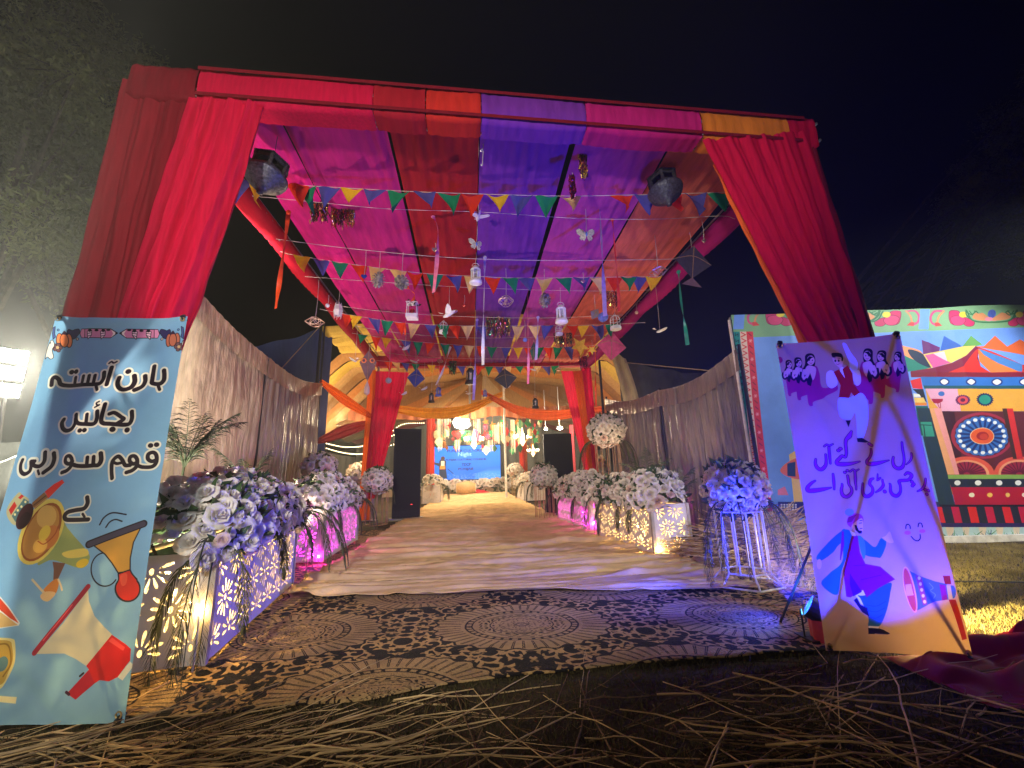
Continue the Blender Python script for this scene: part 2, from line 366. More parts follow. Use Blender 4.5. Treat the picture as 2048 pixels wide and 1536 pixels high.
# ------------------------------------------------------------------ entrance canopy
FAB = {}
def fab(n, col, tr=.3, st=(3, .6, .6)): return mat('cloth_' + n, col, .8, var=.12, scale=6, bump=.25, bscale=9, trans=tr, spec=.12, stretch=st)
pink = fab('hot_pink', (.72, .015, .23)); mag = fab('magenta', (.54, .015, .20)); red = fab('dark_red', (.40, .012, .025))
pur = fab('purple', (.20, .035, .40)); vio = fab('violet_pink', (.50, .06, .36)); cor = fab('coral', (.72, .16, .10)); org = fab('orange', (.75, .22, .02))
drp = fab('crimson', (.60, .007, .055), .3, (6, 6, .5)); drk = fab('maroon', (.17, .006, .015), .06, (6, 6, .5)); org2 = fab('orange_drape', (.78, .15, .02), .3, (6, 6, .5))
steel = mat('galvanised_steel', (.35, .35, .37), .45, .8); blackm = mat('black_metal', (.02, .02, .022), .5, .4); white_m = mat('white_paint_metal', (.75, .75, .74), .45)
CN = thing('entrance_canopy', 'tall red draped entrance canopy with striped pink, purple and orange cloth roof', 'canopy', (.35, 3.2, 0))
X0, X1, YF, YB, ZT = -2.85, 3.58, 3.2, 12.1, 4.78
for (x, y) in ((X0 + .14, YF + .2), (X1 - .16, YF + .2), (X0 + .1, YB), (X1 + .1, YB)):
    b = MB(); z = 4.4
    for dx in (-.07, .07):
        for dy in (-.07, .07): b.bar((x + dx, y + dy, 0), (x + dx, y + dy, z), .014, 6)
    for k in range(14): b.bar((x - .07, y + .07 * (1 if k % 2 else -1), k * z / 14), (x + .07, y + .07 * (1 if k % 2 else -1), (k + 1) * z / 14), .007, 5)
    b.box((x, y, .015), (.34, .34, .02)); b.build('post', steel, CN)
def truss(a, c):
    a, c = np.array(a), np.array(c); b = MB(); d = _n(c - a); s = np.array([-d[1], d[0], 0]) * .07; up = np.array([0, 0, .1])
    for p in (s + up, s - up, -s + up, -s - up): b.bar(a + p, c + p, .014, 6)
    n = int(np.linalg.norm(c - a) / .4)
    for k in range(n):
        p, q = lerp(a, c, k / n), lerp(a, c, (k + 1) / n); b.bar(p + up * (1 if k % 2 else -1) + s, q - up * (1 if k % 2 else -1) + s, .007, 5); b.bar(p + up * (1 if k % 2 else -1) - s, q - up * (1 if k % 2 else -1) - s, .007, 5)
    return b.build('beam', steel, CN)
truss((X0 + .2, YF + .1, 4.56), (X1 - .3, YF + .1, 4.45)); truss((X0 + .1, YF, 4.6), (X0 + .1, YB, 4.6)); truss((X1 - .05, YF, 4.5), (X1 + .1, YB, 4.5)); truss((X0, YB, 4.55), (X1 + .1, YB, 4.55))
# front valance cloths wrapped round the beam, one colour after another
def wrap(x0, x1, y, z0, z1, m, depth=.22, name='valance_panel', ph=0, tilt=0, under=None):
    under = depth if under is None else under
    def fn(u, v):
        x = x0 + (x1 - x0) * u; q = v * 4; dz = tilt * (x - .3)
        e = min(u, 1 - u) * abs(x1 - x0); g = .010 * math.sin(x * 60 + ph) * math.exp(-e * 6) + .006 * N3(x * 9, v * 2 + ph) + .012 * N3(x * 2.2, v * 1.5, ph)
        sag = -.018 * math.sin(math.pi * u)
        if q < 1: p = (x, y + depth * (1 - q), z1 + g + dz)
        elif q < 3: p = (x, y - .02 * math.sin((q - 1) / 2 * math.pi) + g + .02 * (abs((q - 1) - 1) < .6) * N3(x * 3, ph), z1 + dz + (z0 - z1) * (q - 1) / 2 + sag * (q - 1) / 2)
        else: p = (x, y + under * (q - 3), z0 + sag + g + dz)
        return p
    return MB().grid(fn, max(10, int(abs(x1 - x0) * 40)), 16).build(name, m, CN, True)
zb = 4.43
xs = [at(p, 215, Y=YF)[0] for p in (250, 395, 748, 852, 962, 1168, 1392, 1560, 1616)]
for i, m in enumerate((drk, drp, red, fab('vermilion', (.62, .03, .02)), pur, mag, org, drp)):
    wrap(xs[i] + .004, xs[i + 1] - .004, YF - .03, 4.355, 4.67, m, .22, ph=i * 2, tilt=-.0195, under=.2)
# dark strips along the valance edges, standing in for the truss bars' shade
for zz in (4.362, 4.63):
    MB().grid(lambda u, v: (xs[1] + (xs[-1] - .14 - xs[1]) * u, YF - .066, zz + .034 * v - .0195 * (xs[1] + (xs[-1] - xs[1]) * u - .3)), 30, 1).build('truss_shade_strip', drk, CN, solid=.003)
# side rail wraps
def rail(xa, xb, za, zb_, m, n, sgn):
    def fn(u, v):
        y = YF + .12 + (YB - YF - .12) * u; x = xa + (xb - xa) * u; q = v * 2 * math.pi; g = .012 * math.sin(y * 40 + v * 5) * (.4 + N3(y * 2, v)) + .03 * N3(y * .7, 3)
        return (x + (.12 + g) * math.cos(q) * sgn, y, za + (zb_ - za) * u + (.14 + g) * math.sin(q) - .03 * abs(math.sin(u * math.pi * 4)))
    return MB().grid(fn, 160, 14).build(n, m, CN, True)
rail(X0 + .1, X0 + .1, 4.62, 4.52, fab('red_rail', (.5, .01, .03)), 'rail_cloth', 1)
rail(X1 - .05, X1 + .1, 4.47, 4.45, fab('plum_rail', (.42, .015, .16)), 'rail_cloth', -1)
wrap(X0 + .1, X1 + .1, YB - .16, 4.38, 4.68, fab('rear_red', (.42, .012, .05)), .3, 'rear_valance')
# roof strips
rx = [-2.28, -1.78, -.78, .12, 1.10, 2.14, 3.22]; rgap = [.0, .015, .035, .012, .06, .03, 0]
rxb = [-2.28, -1.72, -.75, .15, 1.12, 2.2, 3.34]
def roof(i, m):
    a0, a1 = rx[i] + rgap[i] / 2, rx[i + 1] - rgap[i + 1] / 2; b0, b1 = rxb[i] + rgap[i] / 2, rxb[i + 1] - rgap[i + 1] / 2
    def fn(u, v):
        x = lerp(lerp(a0, b0, v), lerp(a1, b1, v), u); y = 3.32 + (YB - 3.32) * v
        sag = -.10 * math.sin(math.pi * v) - .05 * math.sin(math.pi * u) * math.sin(math.pi * v) + .015 * N3(x * 1.5, y * .8, i)
        k = (math.exp(-v * 7) + math.exp(-(1 - v) * 6)) ; wr = .015 * math.sin(x * 38 + 2 * N3(x * 3, y * .3) * 3) * (.25 + k) * (.6 + N3(x * 2, i * 3.1)) + .010 * N3(x * 14, y * .5) + .012 * N3(x * 2, y * 4 + i) * k + .02 * N3(x * 1.1, y * 1.3, i + 8)
        return (x, y, 4.52 - .06 * v + sag + wr + (.0 if i else .0))
    return MB().grid(fn, 46, 90).build('roof_panel', m, CN, True)
for i, m in enumerate((pink, mag, red, pur, vio, cor)): roof(i, m)
# side drapes
def drape(top0, top1, bot0, bot1, m, folds, amp, name='curtain', low=None, bulge=0, seed=0, nu=90, nv=60):
    def fn(u, v):
        p = lerp(lerp(top0, top1, u), lerp(bot0, bot1, u), v)
        e = v * (1 - v) * 4; wgt = .35 + .65 * v
        f = math.sin(u * folds * 6.283 + 2.2 * N3(u * 4, v * .8, seed) + seed) + .5 * math.sin(u * folds * 15 + seed * 2 + 3 * N3(u * 7, v, seed + 5))
        p = p + np.array([.25 * amp * N3(u * 6, v * 2, seed + 2), -amp * f * wgt, 0]) * (1 if 0 < u < 1 else .5)
        p[1] += .020 * N3(u * 9, v * 12, seed + 7) * (v > .02) + .03 * N3(u * 2.5, v * 3, seed + 3) * e; p[0] += bulge * e * u; return p
    return MB().grid(fn, nu, nv).build(name, m, CN, True)
A = lambda px, py, Y=YF: at(px, py, Y=Y)
drape(A(246, 160), A(400, 150), [-2.98, 3.12, .03], [-2.52, 3.12, .03], drk, 3, .035, 'post_cloth', seed=1)
drape(A(378, 195, 3.16), A(527, 203, 3.16), [-2.74, 3.1, .9], [-2.50, 3.1, .9], drp, 3.5, .050, seed=2, bulge=.10)
MB().grid(lambda u, v: lerp(lerp(A(505, 203, 3.2), A(529, 203, 3.2), u), lerp([-2.52, 3.16, .9], [-2.46, 3.16, .9], u), v) + np.array([.09 * v * (1 - v) * 4 - .03 * v, .02 * math.sin(u * 9), 0]), 6, 40).build('curtain_edge', fab('plum_edge', (.40, .02, .22)), CN, True)
drape(A(1560, 240), A(1616, 238), [3.34, 3.12, .03], [3.78, 3.12, .03], drk, 3, .035, 'post_cloth', seed=4)
drape(A(1405, 280, 3.14), A(1612, 262, 3.14), [3.32, 3.08, 1.0], [3.58, 3.08, 1.0], drp, 5.5, .045, seed=6)
drape(A(1425, 330, 3.20), A(1470, 330, 3.20), [3.26, 3.18, 1.0], [3.36, 3.18, 1.0], org2, 1.5, .02, 'lining', seed=8)
B = lambda px, py, Y=YB - .1: at(px, py, Y=Y)
drape(B(738, 740), B(752, 740), [-3.05, YB - .1, .03], [-2.72, YB - .1, .03], org2, 2, .03, 'post_cloth', seed=9, nu=40)
drape(B(750, 742), B(818, 745), [-2.92, YB - .16, .6], [-2.62, YB - .16, .6], drp, 4, .035, seed=11, nu=60)
drape(B(1162, 735), B(1182, 735), [3.5, YB - .1, .03], [3.80, YB - .1, .03], drp, 2, .03, 'post_cloth', seed=12, nu=40)
drape(B(1122, 742), B(1172, 742), [3.42, YB - .16, .6], [3.72, YB - .16, .6], fab('rose_red', (.66, .03, .07)), 3, .035, seed=13, nu=60)
drape(B(1146, 742, YB - .2), B(1164, 742, YB - .2), [3.50, YB - .2, .6], [3.60, YB - .2, .6], org2, 2, .02, 'lining', seed=14, nu=30)

# ------------------------------------------------------------------ crushed gold curtain walls beside the aisle
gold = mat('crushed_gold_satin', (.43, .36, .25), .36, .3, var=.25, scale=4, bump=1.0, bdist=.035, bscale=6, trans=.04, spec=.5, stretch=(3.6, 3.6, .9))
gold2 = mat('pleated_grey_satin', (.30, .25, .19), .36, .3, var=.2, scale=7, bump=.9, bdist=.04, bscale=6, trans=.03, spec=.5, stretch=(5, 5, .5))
gold3 = mat('pleated_brown_satin', (.165, .14, .12), .38, .3, var=.2, scale=7, bump=.9, bdist=.04, bscale=6, trans=.03, spec=.5, stretch=(5, 5, .5))
def curtain_wall(name, label, pts, tops, mats, poles, pleats):
    T = thing(name, label, 'curtain wall', (pts[0][0], pts[0][1], 0))
    for i in range(len(pts) - 1):
        a, c = np.array(pts[i]), np.array(pts[i + 1]); L = np.linalg.norm(c - a); d = (c - a) / L; nn = np.array([-d[1], d[0]])
        def fn(u, v, a=a, c=c, i=i, nn=nn, L=L):
            p = lerp(a, c, u); zt = lerp(tops[i], tops[i + 1], u) - .16 * math.sin(math.pi * u); s = u * L
            f = pleats[i] * (math.sin(s * 24 + 3 * N3(s * 1.3, v * .7)) + .5 * math.sin(s * 51 + v)) + .05 * N3(s * 1.1, v * 2.2, i) * (v > .08) + .03 * N3(s * 3.1, v * 5.5, i + 4)
            return (p[0] + nn[0] * f, p[1] + nn[1] * f, zt * (1 - v) + .02 * v)
        MB().grid(fn, int(40 * L), 70).build('cloth', mats[i], T, True)
        def band(u, v, a=a, c=c, i=i, nn=nn, L=L):
            p = lerp(a, c, u); zt = lerp(tops[i], tops[i + 1], u) - .16 * math.sin(math.pi * u); s = u * L
            f = -poles[1] * (.055 + .006 * math.sin(s * 30) + .02 * N3(s * 4, v)) ; return (p[0] + nn[0] * f, p[1] + nn[1] * f, zt + .03 - .36 * v)
        MB().grid(band, int(30 * L), 6).build('top_band', mats[i], T, True)
    for k, (x, y) in enumerate(pts):
        MB().bar((x, y, 0), (x, y, tops[k] + (poles[0] if k == len(pts) - 1 else .08)), .028, 8).build('pole', blackm, T)
    return T
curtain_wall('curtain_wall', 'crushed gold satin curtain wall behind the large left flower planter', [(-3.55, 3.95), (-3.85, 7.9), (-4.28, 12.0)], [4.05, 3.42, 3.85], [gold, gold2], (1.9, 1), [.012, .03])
curtain_wall('curtain_wall', 'grey brown pleated satin curtain wall between the tall flower stand and the mural', [(4.2, 12.0), (4.25, 8.6), (4.38, 5.95)], [3.3, 2.85, 3.0], [gold3, gold3], (.1, 1), [.045, .055])
# ------------------------------------------------------------------ marquee behind the canopy
TN = thing('marquee_tent', 'large marquee with gold, brown and orange cloth ceiling behind the canopy', 'tent', (.5, 12.3, 0))
tg = fab('tent_gold', (.46, .31, .06), .12); tb = fab('tent_brown', (.30, .15, .05), .12); tt = fab('tent_tan', (.42, .25, .10), .12); to = fab('tent_orange', (.50, .20, .05), .12)
tm = fab('tent_maroon', (.40, .05, .05), .12); tc_ = fab('tent_cream', (.52, .40, .24), .12); navy = fab('tent_navy', (.03, .04, .12), .15); chc = mat('tent_charcoal', (.07, .07, .06), .8, var=.3, scale=3, bump=.4, bscale=5, trans=.1)
def tent_z(x, y):
    s = abs(x - .5)
    z = 6.35 - .13 * s if s < 5.1 else 5.69 - (s - 5.1) * 1.06
    return z - .05 * (y - 12.3) * (s > 0)
ys = [12.3, 13.2, 14.0, 14.8, 15.5, 16.3, 17.1, 17.9, 18.8, 20.0]
for k, m in enumerate((tg, tg, tg, tb, tg, tt, tb, to, tt)):
    def fn(u, v, k=k):
        x = (-4.5 + 9.7 * u) if k < 3 else (-8.2 + 17.4 * u); y = ys[k] + (ys[k + 1] - ys[k]) * v
        return (x, y + .25 * N3(x * .5, k), tent_z(x, y) - .13 * math.sin(math.pi * v) * (1 - .5 * v) + .05 * N3(x * 1.4, y * 2) + .02 * math.sin(y * 30 + 2 * x))
    MB().grid(fn, 110, 12).build('ceiling_panel', m, TN, True)
for k, (m, dx) in enumerate(((tt, 0), (to, 0), (tb, 0), (tt, 0), (tm, 0))):   # second bay, ridge lower, over the hall
    def fn(u, v, k=k):
        x = -8 + 17 * u; y = 20 + 2.2 * (k + v); s = abs(x - .5); return (x, y, 6.0 - .28 * s - .12 * math.sin(math.pi * v) + .04 * N3(x, y))
    MB().grid(fn, 60, 8).build('ceiling_panel', m, TN, True)
# gable partition with radiating cloths and a horizontal valance
gz = 4.42; ap = at(966, 745, Y=19.6)
cols = (tb, to, tt, tb, tc_, tt, to, tb)
ex = np.linspace(-6.5, 7.6, 9)
for k in range(8):
    def fn(u, v, k=k):
        x = lerp(lerp(ap[0], ap[0], u), lerp(ex[k], ex[k + 1], u), v)
        return (float(x), 19.6 - .12 * math.sin(u * math.pi) * v + .03 * math.sin(u * 40), ap[2] * (1 - v) + (gz - .14 * abs((ex[k] + ex[k + 1]) / 2 - .5)) * v)
    MB().grid(fn, 14, 24).build('gable_cloth', cols[k], TN, True)
MB().grid(lambda u, v: (-8 + 17 * u, 19.95 + .08 * math.sin(u * 60), 6.5 - 2.3 * v - .10 * abs(u - .5)), 120, 6).build('upper_gable', tb, TN, True)
MB().grid(lambda u, v: (-5.6 + 12.4 * u, 19.45 + .06 * math.sin(u * 150), gz - .1 - .5 * v * (1 + .15 * math.sin(u * 31))), 240, 6).build('gable_valance', fab('tent_rust', (.50, .17, .08), .3), TN, True)
# tent mouth: navy and charcoal outer flaps, side walls
MB().grid(lambda u, v: (-9.5 + 5.1 * u, 13.0 + .08 * math.sin(u * 26) + .04 * N3(u * 5, v * 3), lerp(5.15 + .85 * u - .3 * math.sin(u * 3.14), .02, v)), 60, 20).build('outer_flap', navy, TN, True)
MB().grid(lambda u, v: (5.05 + 5 * u, 13.0 + .10 * math.sin(u * 30) + .04 * N3(u * 5, v * 3), lerp(4.85 - .55 * u - .2 * math.sin(u * 3.14), .02, v)), 60, 20).build('outer_flap', chc, TN, True)
MB().grid(lambda u, v: (4.6 + .55 * u + .35 * math.sin(v * 1.5), 12.5 + .05 * math.sin(u * 9), lerp(5.05 - .3 * u, 2.9, v)), 10, 20).build('mouth_edge', tc_, TN, True)
MB().grid(lambda u, v: (-8.0 + .05 * math.sin(u * 90), 13 + 17 * u, 2.6 - 2.58 * v), 160, 6).build('side_wall', mat('tent_wall_grey', (.16, .17, .15), .8, bump=.3, bscale=6), TN, True)
MB().grid(lambda u, v: (9.0 + .05 * math.sin(u * 90), 13 + 17 * u, 2.6 - 2.58 * v), 160, 6).build('side_wall', MATS['tent_wall_grey'], TN, True)
MB().grid(lambda u, v: (-8 + 17 * u, 30.2 + .06 * math.sin(u * 150), 5.5 - 5.48 * v), 200, 6).build('rear_wall', MATS['tent_wall_grey'], TN, True)
for (x, y, z, r, mm) in ((-4.42, 12.1, 5.82, .045, blackm), (4.15, 12.25, 4.6, .04, blackm), (at(1012, 985, Y=20)[0] - .05, 19.2, 5.9, .055, white_m), (at(940, 850, Y=18)[0], 17.6, 6.0, .05, steel)):
    if mm is steel: MB().bar((x, y, 3.3), (x, y, z), r, 8).build('ridge_pole', mm, TN)
    else: MB().bar((x, y, 0), (x, y, z), r, 8).build('tent_pole', mm, TN)
MB().bar((-4.42, 12.1, 5.7), (-4.6, 9.6, 3.3), .012, 5).build('guy_rope', tc_, TN); MB().bar((5.0, 12.9, 4.75), (6.6, 8.2, 3.1), .012, 5).build('guy_rope', tc_, TN)
# swags across the mouth: each its own cloth
def swag(name, label, px, Y, m, wd=.42):
    P = spline([at(x, y, Y=Y if np.ndim(Y) == 0 else Y[i]) for i, (x, y) in enumerate(px)], 60)
    def fn(u, v):
        t = u * 59; i = int(min(t, 58)); p = lerp(P[i], P[i + 1], t - i); k = .45 + .55 * math.sin(math.pi * u)
        return (p[0], p[1] + .05 * math.sin(v * 16 + u * 3), p[2] + (.5 - v) * wd * k + .015 * math.sin(v * 22))
    o = MB().grid(fn, 60, 16).build(name, m, None, True); tag(o, label, 'drapery', 'cloth swags across the tent mouth')
swag('cloth_swag', 'orange twisted cloth tied from the tall tent pole down to the red rear drape', [(640, 762), (690, 800), (742, 832)], 12.0, org2, .34)
swag('cloth_swag', 'golden orange swag dipping beside the bright stage flood lamp', [(742, 808), (850, 826), (930, 820), (1005, 788)], (12.3, 12.8, 13.2, 13.6), fab('amber', (.66, .28, .03), .3), .36)
swag('cloth_swag', 'orange red swag dipping above the black standee by the rose red drape', [(962, 784), (1040, 822), (1110, 830), (1205, 818)], (13.6, 13.0, 12.6, 12.3), fab('tangerine', (.62, .13, .04), .3), .36)
swag('cloth_swag', 'maroon cloth rising from the gold curtain towards the orange rear post', [(636, 882), (690, 862), (745, 845)], 12.6, tm, .4)

# fairy lights under the eaves
bulb_m = mat('lit_bulb', (1, .8, .5), emit=(1, .74, .40, 12)); wire_m = mat('thin_wire', (.05, .05, .05), .6)
_bb = MB().ball((0, 0, 0), .013, 6, 4); bulb_me = np_mesh('bulb', np.vstack(_bb.v), _bb.f, True); bulb_me.materials.append(bulb_m)
def fairy(label, px, Y, n):
    P = spline([at(x, y, Y=Y) for x, y in px], n * 2)
    t = thing('string_lights', label, 'fairy lights', P[0], 'fairy lights in the tent'); MB().tube(P, .004, 4).build('cable', wire_m, t)
    for i in range(n): link_mesh('bulb', bulb_me, None, t, Matrix.Translation(Vector(P[2 * i]) + Vector((0, 0, -.02))))
fairy('upper row of warm fairy lights draped beside the gold curtain', [(634, 881), (690, 893), (740, 888), (790, 868)], 14.5, 36)
fairy('lower row of warm fairy lights draped below another row', [(634, 890), (690, 905), (735, 905), (795, 885)], 14.2, 36)
fairy('steep string of warm fairy lights near the top of the black standee', [(760, 890), (800, 850), (850, 845)], 18, 24)

# ------------------------------------------------------------------ stage
stg = MB().box((.3, 27.9, .2), (11, 4.4, .4)).build('stage', mat('stage_carpet', (.42, .33, .22), .9, bump=.3)); tag(stg, 'low stage platform at the far end under the blue screen', 'stage')
def stage_screen():
    TL, TR, BR, BL = at(866, 893, Y=27.6), at(1000, 893, Y=27.6), at(1000, 961, Y=27.6), at(866, 961, Y=27.6)
    for p in (TR, BR): p[0] = TR[0]
    BL[0] = TL[0]; TR[2] = TL[2]; BR[2] = BL[2]
    cl = Cloth(TL, TR, BR, BL, 900); c = Cv(cl.W, cl.H, (25, 95, 215), cl.mp); W, H = cl.W, cl.H
    yy = np.linspace(0, 1, H)[:, None, None]; c.a = (np.array((20, 110, 235)) * (1 - yy) + np.array((30, 90, 180)) * yy).repeat(W, 1).astype(np.float32) / 255
    I = lambda P: np.asarray(P, float) * np.array([W, H])
    for k in range(7): c.poly(I([(.55 + .02 * k, .86 - .01 * k), (.8, .66 + .02 * k), (1, .62 + .03 * k), (1, 1), (.6, 1)]), (25 + 6 * k, 80 + 8 * k, 170 + 6 * k), raw=True, al=.35)
    rr = random.Random(3)
    for k in range(200): c.raw_stroke(I([(rr.random(), rr.uniform(.84, .99))] * 2) + np.array([[0, 0], [6, -8]]), np.array([2., 1]), (190, 200, 190), al=.5)
    t = TEXTS
    def put(word, cx, cy, wd, col, ht):
        for (L, bb) in [(G, (G_x0, G_x1, G_y0, G_y1)) for G, G_x0, G_x1, G_y0, G_y1 in [t[word]]]:
            m = np.zeros((H, W), bool); sx = wd * W / (bb[1] - bb[0]); sy = ht * H / (bb[3] - bb[2])
            c2 = Cv(W, H, (0, 0, 0), None)
            for T in L:
                P = np.c_[(T[:, 0] - (bb[0] + bb[1]) / 2) * sx + cx * W, -(T[:, 1] - (bb[2] + bb[3]) / 2) * sy + cy * H]; c2.poly(P, (255, 255, 255), raw=True)
            mk = c2.a > .3; mk = mk | np.roll(mk, 1, 0) | np.roll(mk, 1, 1) | np.roll(mk, -1, 1) | np.roll(mk, 2, 1)
            c.a[:] = np.where(mk, np.array(col, np.float32) / 255, c.a)
    put('PUNJAB CULTURAL', .49, .16, .56, (8, 10, 36), .10); put('Night', .47, .27, .20, (120, 170, 235), .15)
    put('PUNJAB CULTURAL COUNCIL', .49, .42, .60, (8, 10, 36), .075); put('TDCP', .49, .56, .13, (8, 10, 36), .085); put('PUNJAB', .485, .70, .22, (40, 16, 80), .095)
    # the dancer printed beside the words
    c.poly(I([(.10, .40), (.16, .38), (.20, .46), (.19, .62), (.21, .95), (.10, .95), (.09, .60), (.00, .50), (.0, .46), (.09, .50)]), (40, 45, 60), raw=True)
    c.poly(I([(.12, .44), (.17, .44), (.17, .60), (.12, .60)]), (210, 190, 150), raw=True); c.poly(I([(.11, .58), (.18, .58), (.18, .68), (.10, .68)]), (220, 120, 40), raw=True)
    c.raw_stroke(I([(.145, .36), (.147, .36)]), np.array([.03 * W, .03 * W]), (70, 50, 45)); c.raw_stroke(I([(.22, .68), (.30, .82)]), np.array([5., 4.]), (25, 30, 40))
    im = c.image('stage_print'); m = print_mat('stage_screen_print', im, 0, .5, 0); b = m.node_tree.nodes['Principled BSDF']
    m.node_tree.links.new(m.node_tree.nodes['Image Texture'].outputs[0], b.inputs['Emission Color']); b.inputs['Emission Strength'].default_value = 1.1
    T = thing('stage_screen', 'bright blue screen lettered PUNJAB CULTURAL at the back of the stage', 'screen', lerp(BL, BR, .5))
    mb = MB().grid(lambda u, v: cl.P(u, v), 4, 4, uv=True); mb.build('screen_face', m, T)
    MB().box(lerp(lerp(TL, BR, .5), lerp(TL, BR, .5) + np.array([0, .14, 0]), 1), (cl.lu + .12, .2, cl.lv + .12)).build('screen_frame', blackm, T)
def text_tris(body):
    c = bpy.data.curves.new('t', 'FONT'); c.body = body; c.resolution_u = 3; o = bpy.data.objects.new('t', c); COL.objects.link(o)
    dg = bpy.context.evaluated_depsgraph_get(); me = bpy.data.meshes.new_from_object(o.evaluated_get(dg)); me.calc_loop_triangles()
    V = np.array([v.co[:2] for v in me.vertices]); T = [V[list(t.vertices)] for t in me.loop_triangles]
    bpy.data.objects.remove(o); bpy.data.meshes.remove(me); return T, V[:, 0].min(), V[:, 0].max(), V[:, 1].min(), V[:, 1].max()
TEXTS = {k: text_tris(k) for k in ('PUNJAB CULTURAL', 'Night', 'PUNJAB CULTURAL COUNCIL', 'TDCP', 'PUNJAB')}
stage_screen()
# red and orange stage pillars
def pillar(label, px, py0, py1, wpx, Y, m):
    p = at(px, py1, Y=Y); z1 = at(px, py0, Y=Y)[2]; w_ = wpx / 815 * Y
    b = MB().grid(lambda u, v: (p[0] + (w_ / 2 + .02 * math.sin(u * 60)) * math.cos(u * 6.283), Y + (w_ / 2 + .02 * math.sin(u * 60)) * math.sin(u * 6.283), lerp(.02, z1, v)), 40, 20)
    tag(b.build('draped_pillar', m, None, True), label, 'pillar', 'draped pillars in front of the stage')
pillar('red draped pillar beside the blue screen', 860, 800, 965, 15, 24, fab('pillar_red', (.6, .04, .02)))
pillar('red draped pillar beyond the screen near a hanging chandelier', 1046, 880, 972, 10, 24.5, MATS['cloth_pillar_red'])
pillar('slim orange draped pillar touching a red one', 1054, 880, 972, 4, 24.8, org2)
pillar('pink draped pillar behind the black standee', 1150, 850, 975, 7, 16, fab('pillar_pink', (.6, .1, .15)))
# chandeliers
crystal = mat('lit_crystal', (1, .85, .6), .2, emit=(1, .72, .36, 2.2)); brass = mat('brass', (.6, .42, .16), .35, .8)
flame = mat('candle_bulb', (1, .9, .7), emit=(1, .8, .5, 25))
def chandelier(label, px, py, hpx, Y):
    c = at(px, py, Y=Y); s = hpx / 815 * Y; T = thing('chandelier', label, 'chandelier', c, 'crystal chandeliers over the stage')
    MB().bar(c + [0, 0, .3 * s], c + [0, 0, 1.5 * s], .01, 5).build('chain', brass, T)
    MB().lathe([(0.02 * s, .5 * s), (.05 * s, .3 * s), (.12 * s, 0), (.10 * s, -.1 * s), (.16 * s, -.2 * s), (.02 * s, -.42 * s)], c, 12).build('crystal_body', crystal, T, True)
    for k in range(8):
        q = k * math.pi / 4; e = c + np.array([math.cos(q) * .42 * s, math.sin(q) * .42 * s, 0]); a = MB().tube(spline([c + [0, 0, -.1 * s], lerp(c, e, .5) + [0, 0, -.2 * s], e], 8), .012 * s, 5).build('arm', brass, T)
        MB().lathe([(.0, -.06 * s), (.06 * s, 0), (.05 * s, .05 * s), (.0, .05 * s)], e, 8).build('cup', crystal, a, True); MB().ball(e + np.array([0, 0, .10 * s]), .04 * s, 6, 5).build('candle', flame, a, True)
chandelier('large lit crystal chandelier hanging in front of the blue screen', 948, 880, 42, 23)
chandelier('lit crystal chandelier hanging between the silver pole and the black standee', 1045, 875, 40, 23)
chandelier('small lit chandelier hanging in front of a black standee', 1066, 902, 26, 21)
# bright work lamp over the hall
def work_lamp(label, px, py, Y, r, e, group=None):
    c = at(px, py, Y=Y); T = thing('work_lamp', label, 'lamp', c, group)
    MB().box(c + [0, .06, 0], (r * 2.4, .10, r * 1.7)).build('housing', blackm, T); MB().ball(c, (r * .95, .08, r * .70), 20, 12).build('lamp_face', mat('lamp_glass_%d' % e, (1, 1, 1), emit=(1, .86, .6, e)), T)
    MB().bar(c + [0, .08, r * .8], c + [0, .08, 1.6], .015, 5).build('bracket', steel, T)
work_lamp('glaring white flood lamp hung over the hall before the stage', 924, 845, 20.5, .46, 150)
work_lamp('small bright lamp over the black standee near the red drape', 1120, 856, 15, .09, 60)
work_lamp('tiny bright lamp beside the chandelier by the dark standee', 1092, 858, 16, .06, 60)
# ornaments crowded over the stage
ocol = [((.62, .03, .03), 'red'), ((.04, .42, .16), 'green'), ((.75, .30, .03), 'orange'), ((.80, .68, .40), 'cream'), ((.06, .22, .10), 'dark green'), ((.75, .06, .15), 'crimson')]
for k in range(130):
    px = random.uniform(868, 1082); py = random.uniform(838, 894) + random.uniform(0, 8); Y = random.uniform(22.5, 27); c = at(px, py, Y=Y); ci = random.randrange(6); s = random.uniform(.14, .30); kind = k % 3
    m = mat('paper_' + ocol[ci][1].replace(' ', '_'), ocol[ci][0], .7, trans=.2); b = MB()
    if kind == 0: b.slab([(0, s), (s * .8, 0), (0, -s), (-s * .8, 0)], .01, rotz(random.uniform(-.7, .7)), c); nm, lb = 'paper_kite', 'small %s paper kite in the crowd over the stage'
    elif kind == 1: b.lathe([(0, s), (s * .5, s * .7), (s * .6, 0), (s * .4, -s * .7), (0, -s * .9)], c, 8); nm, lb = 'paper_lantern', 'small %s paper lantern in the crowd over the stage'
    else: b.slab([(s * (1 if j % 2 else .45) * math.cos(j * math.pi / 5), s * (1 if j % 2 else .45) * math.sin(j * math.pi / 5)) for j in range(10)], .012, rotz(random.uniform(-.6, .6)), c); nm, lb = 'paper_star', 'small %s paper star in the crowd over the stage'
    b.bar(c + [0, 0, s * .8], c + [0, 0, s + random.uniform(.2, .7)], .004, 4)
    tag(b.build(nm, m), lb % ocol[ci][1], 'ornament', 'ornaments crowded over the stage')
glow = mat('tinsel_lit', (.9, .75, .5), .35, .3, emit=(1, .8, .5, .5))
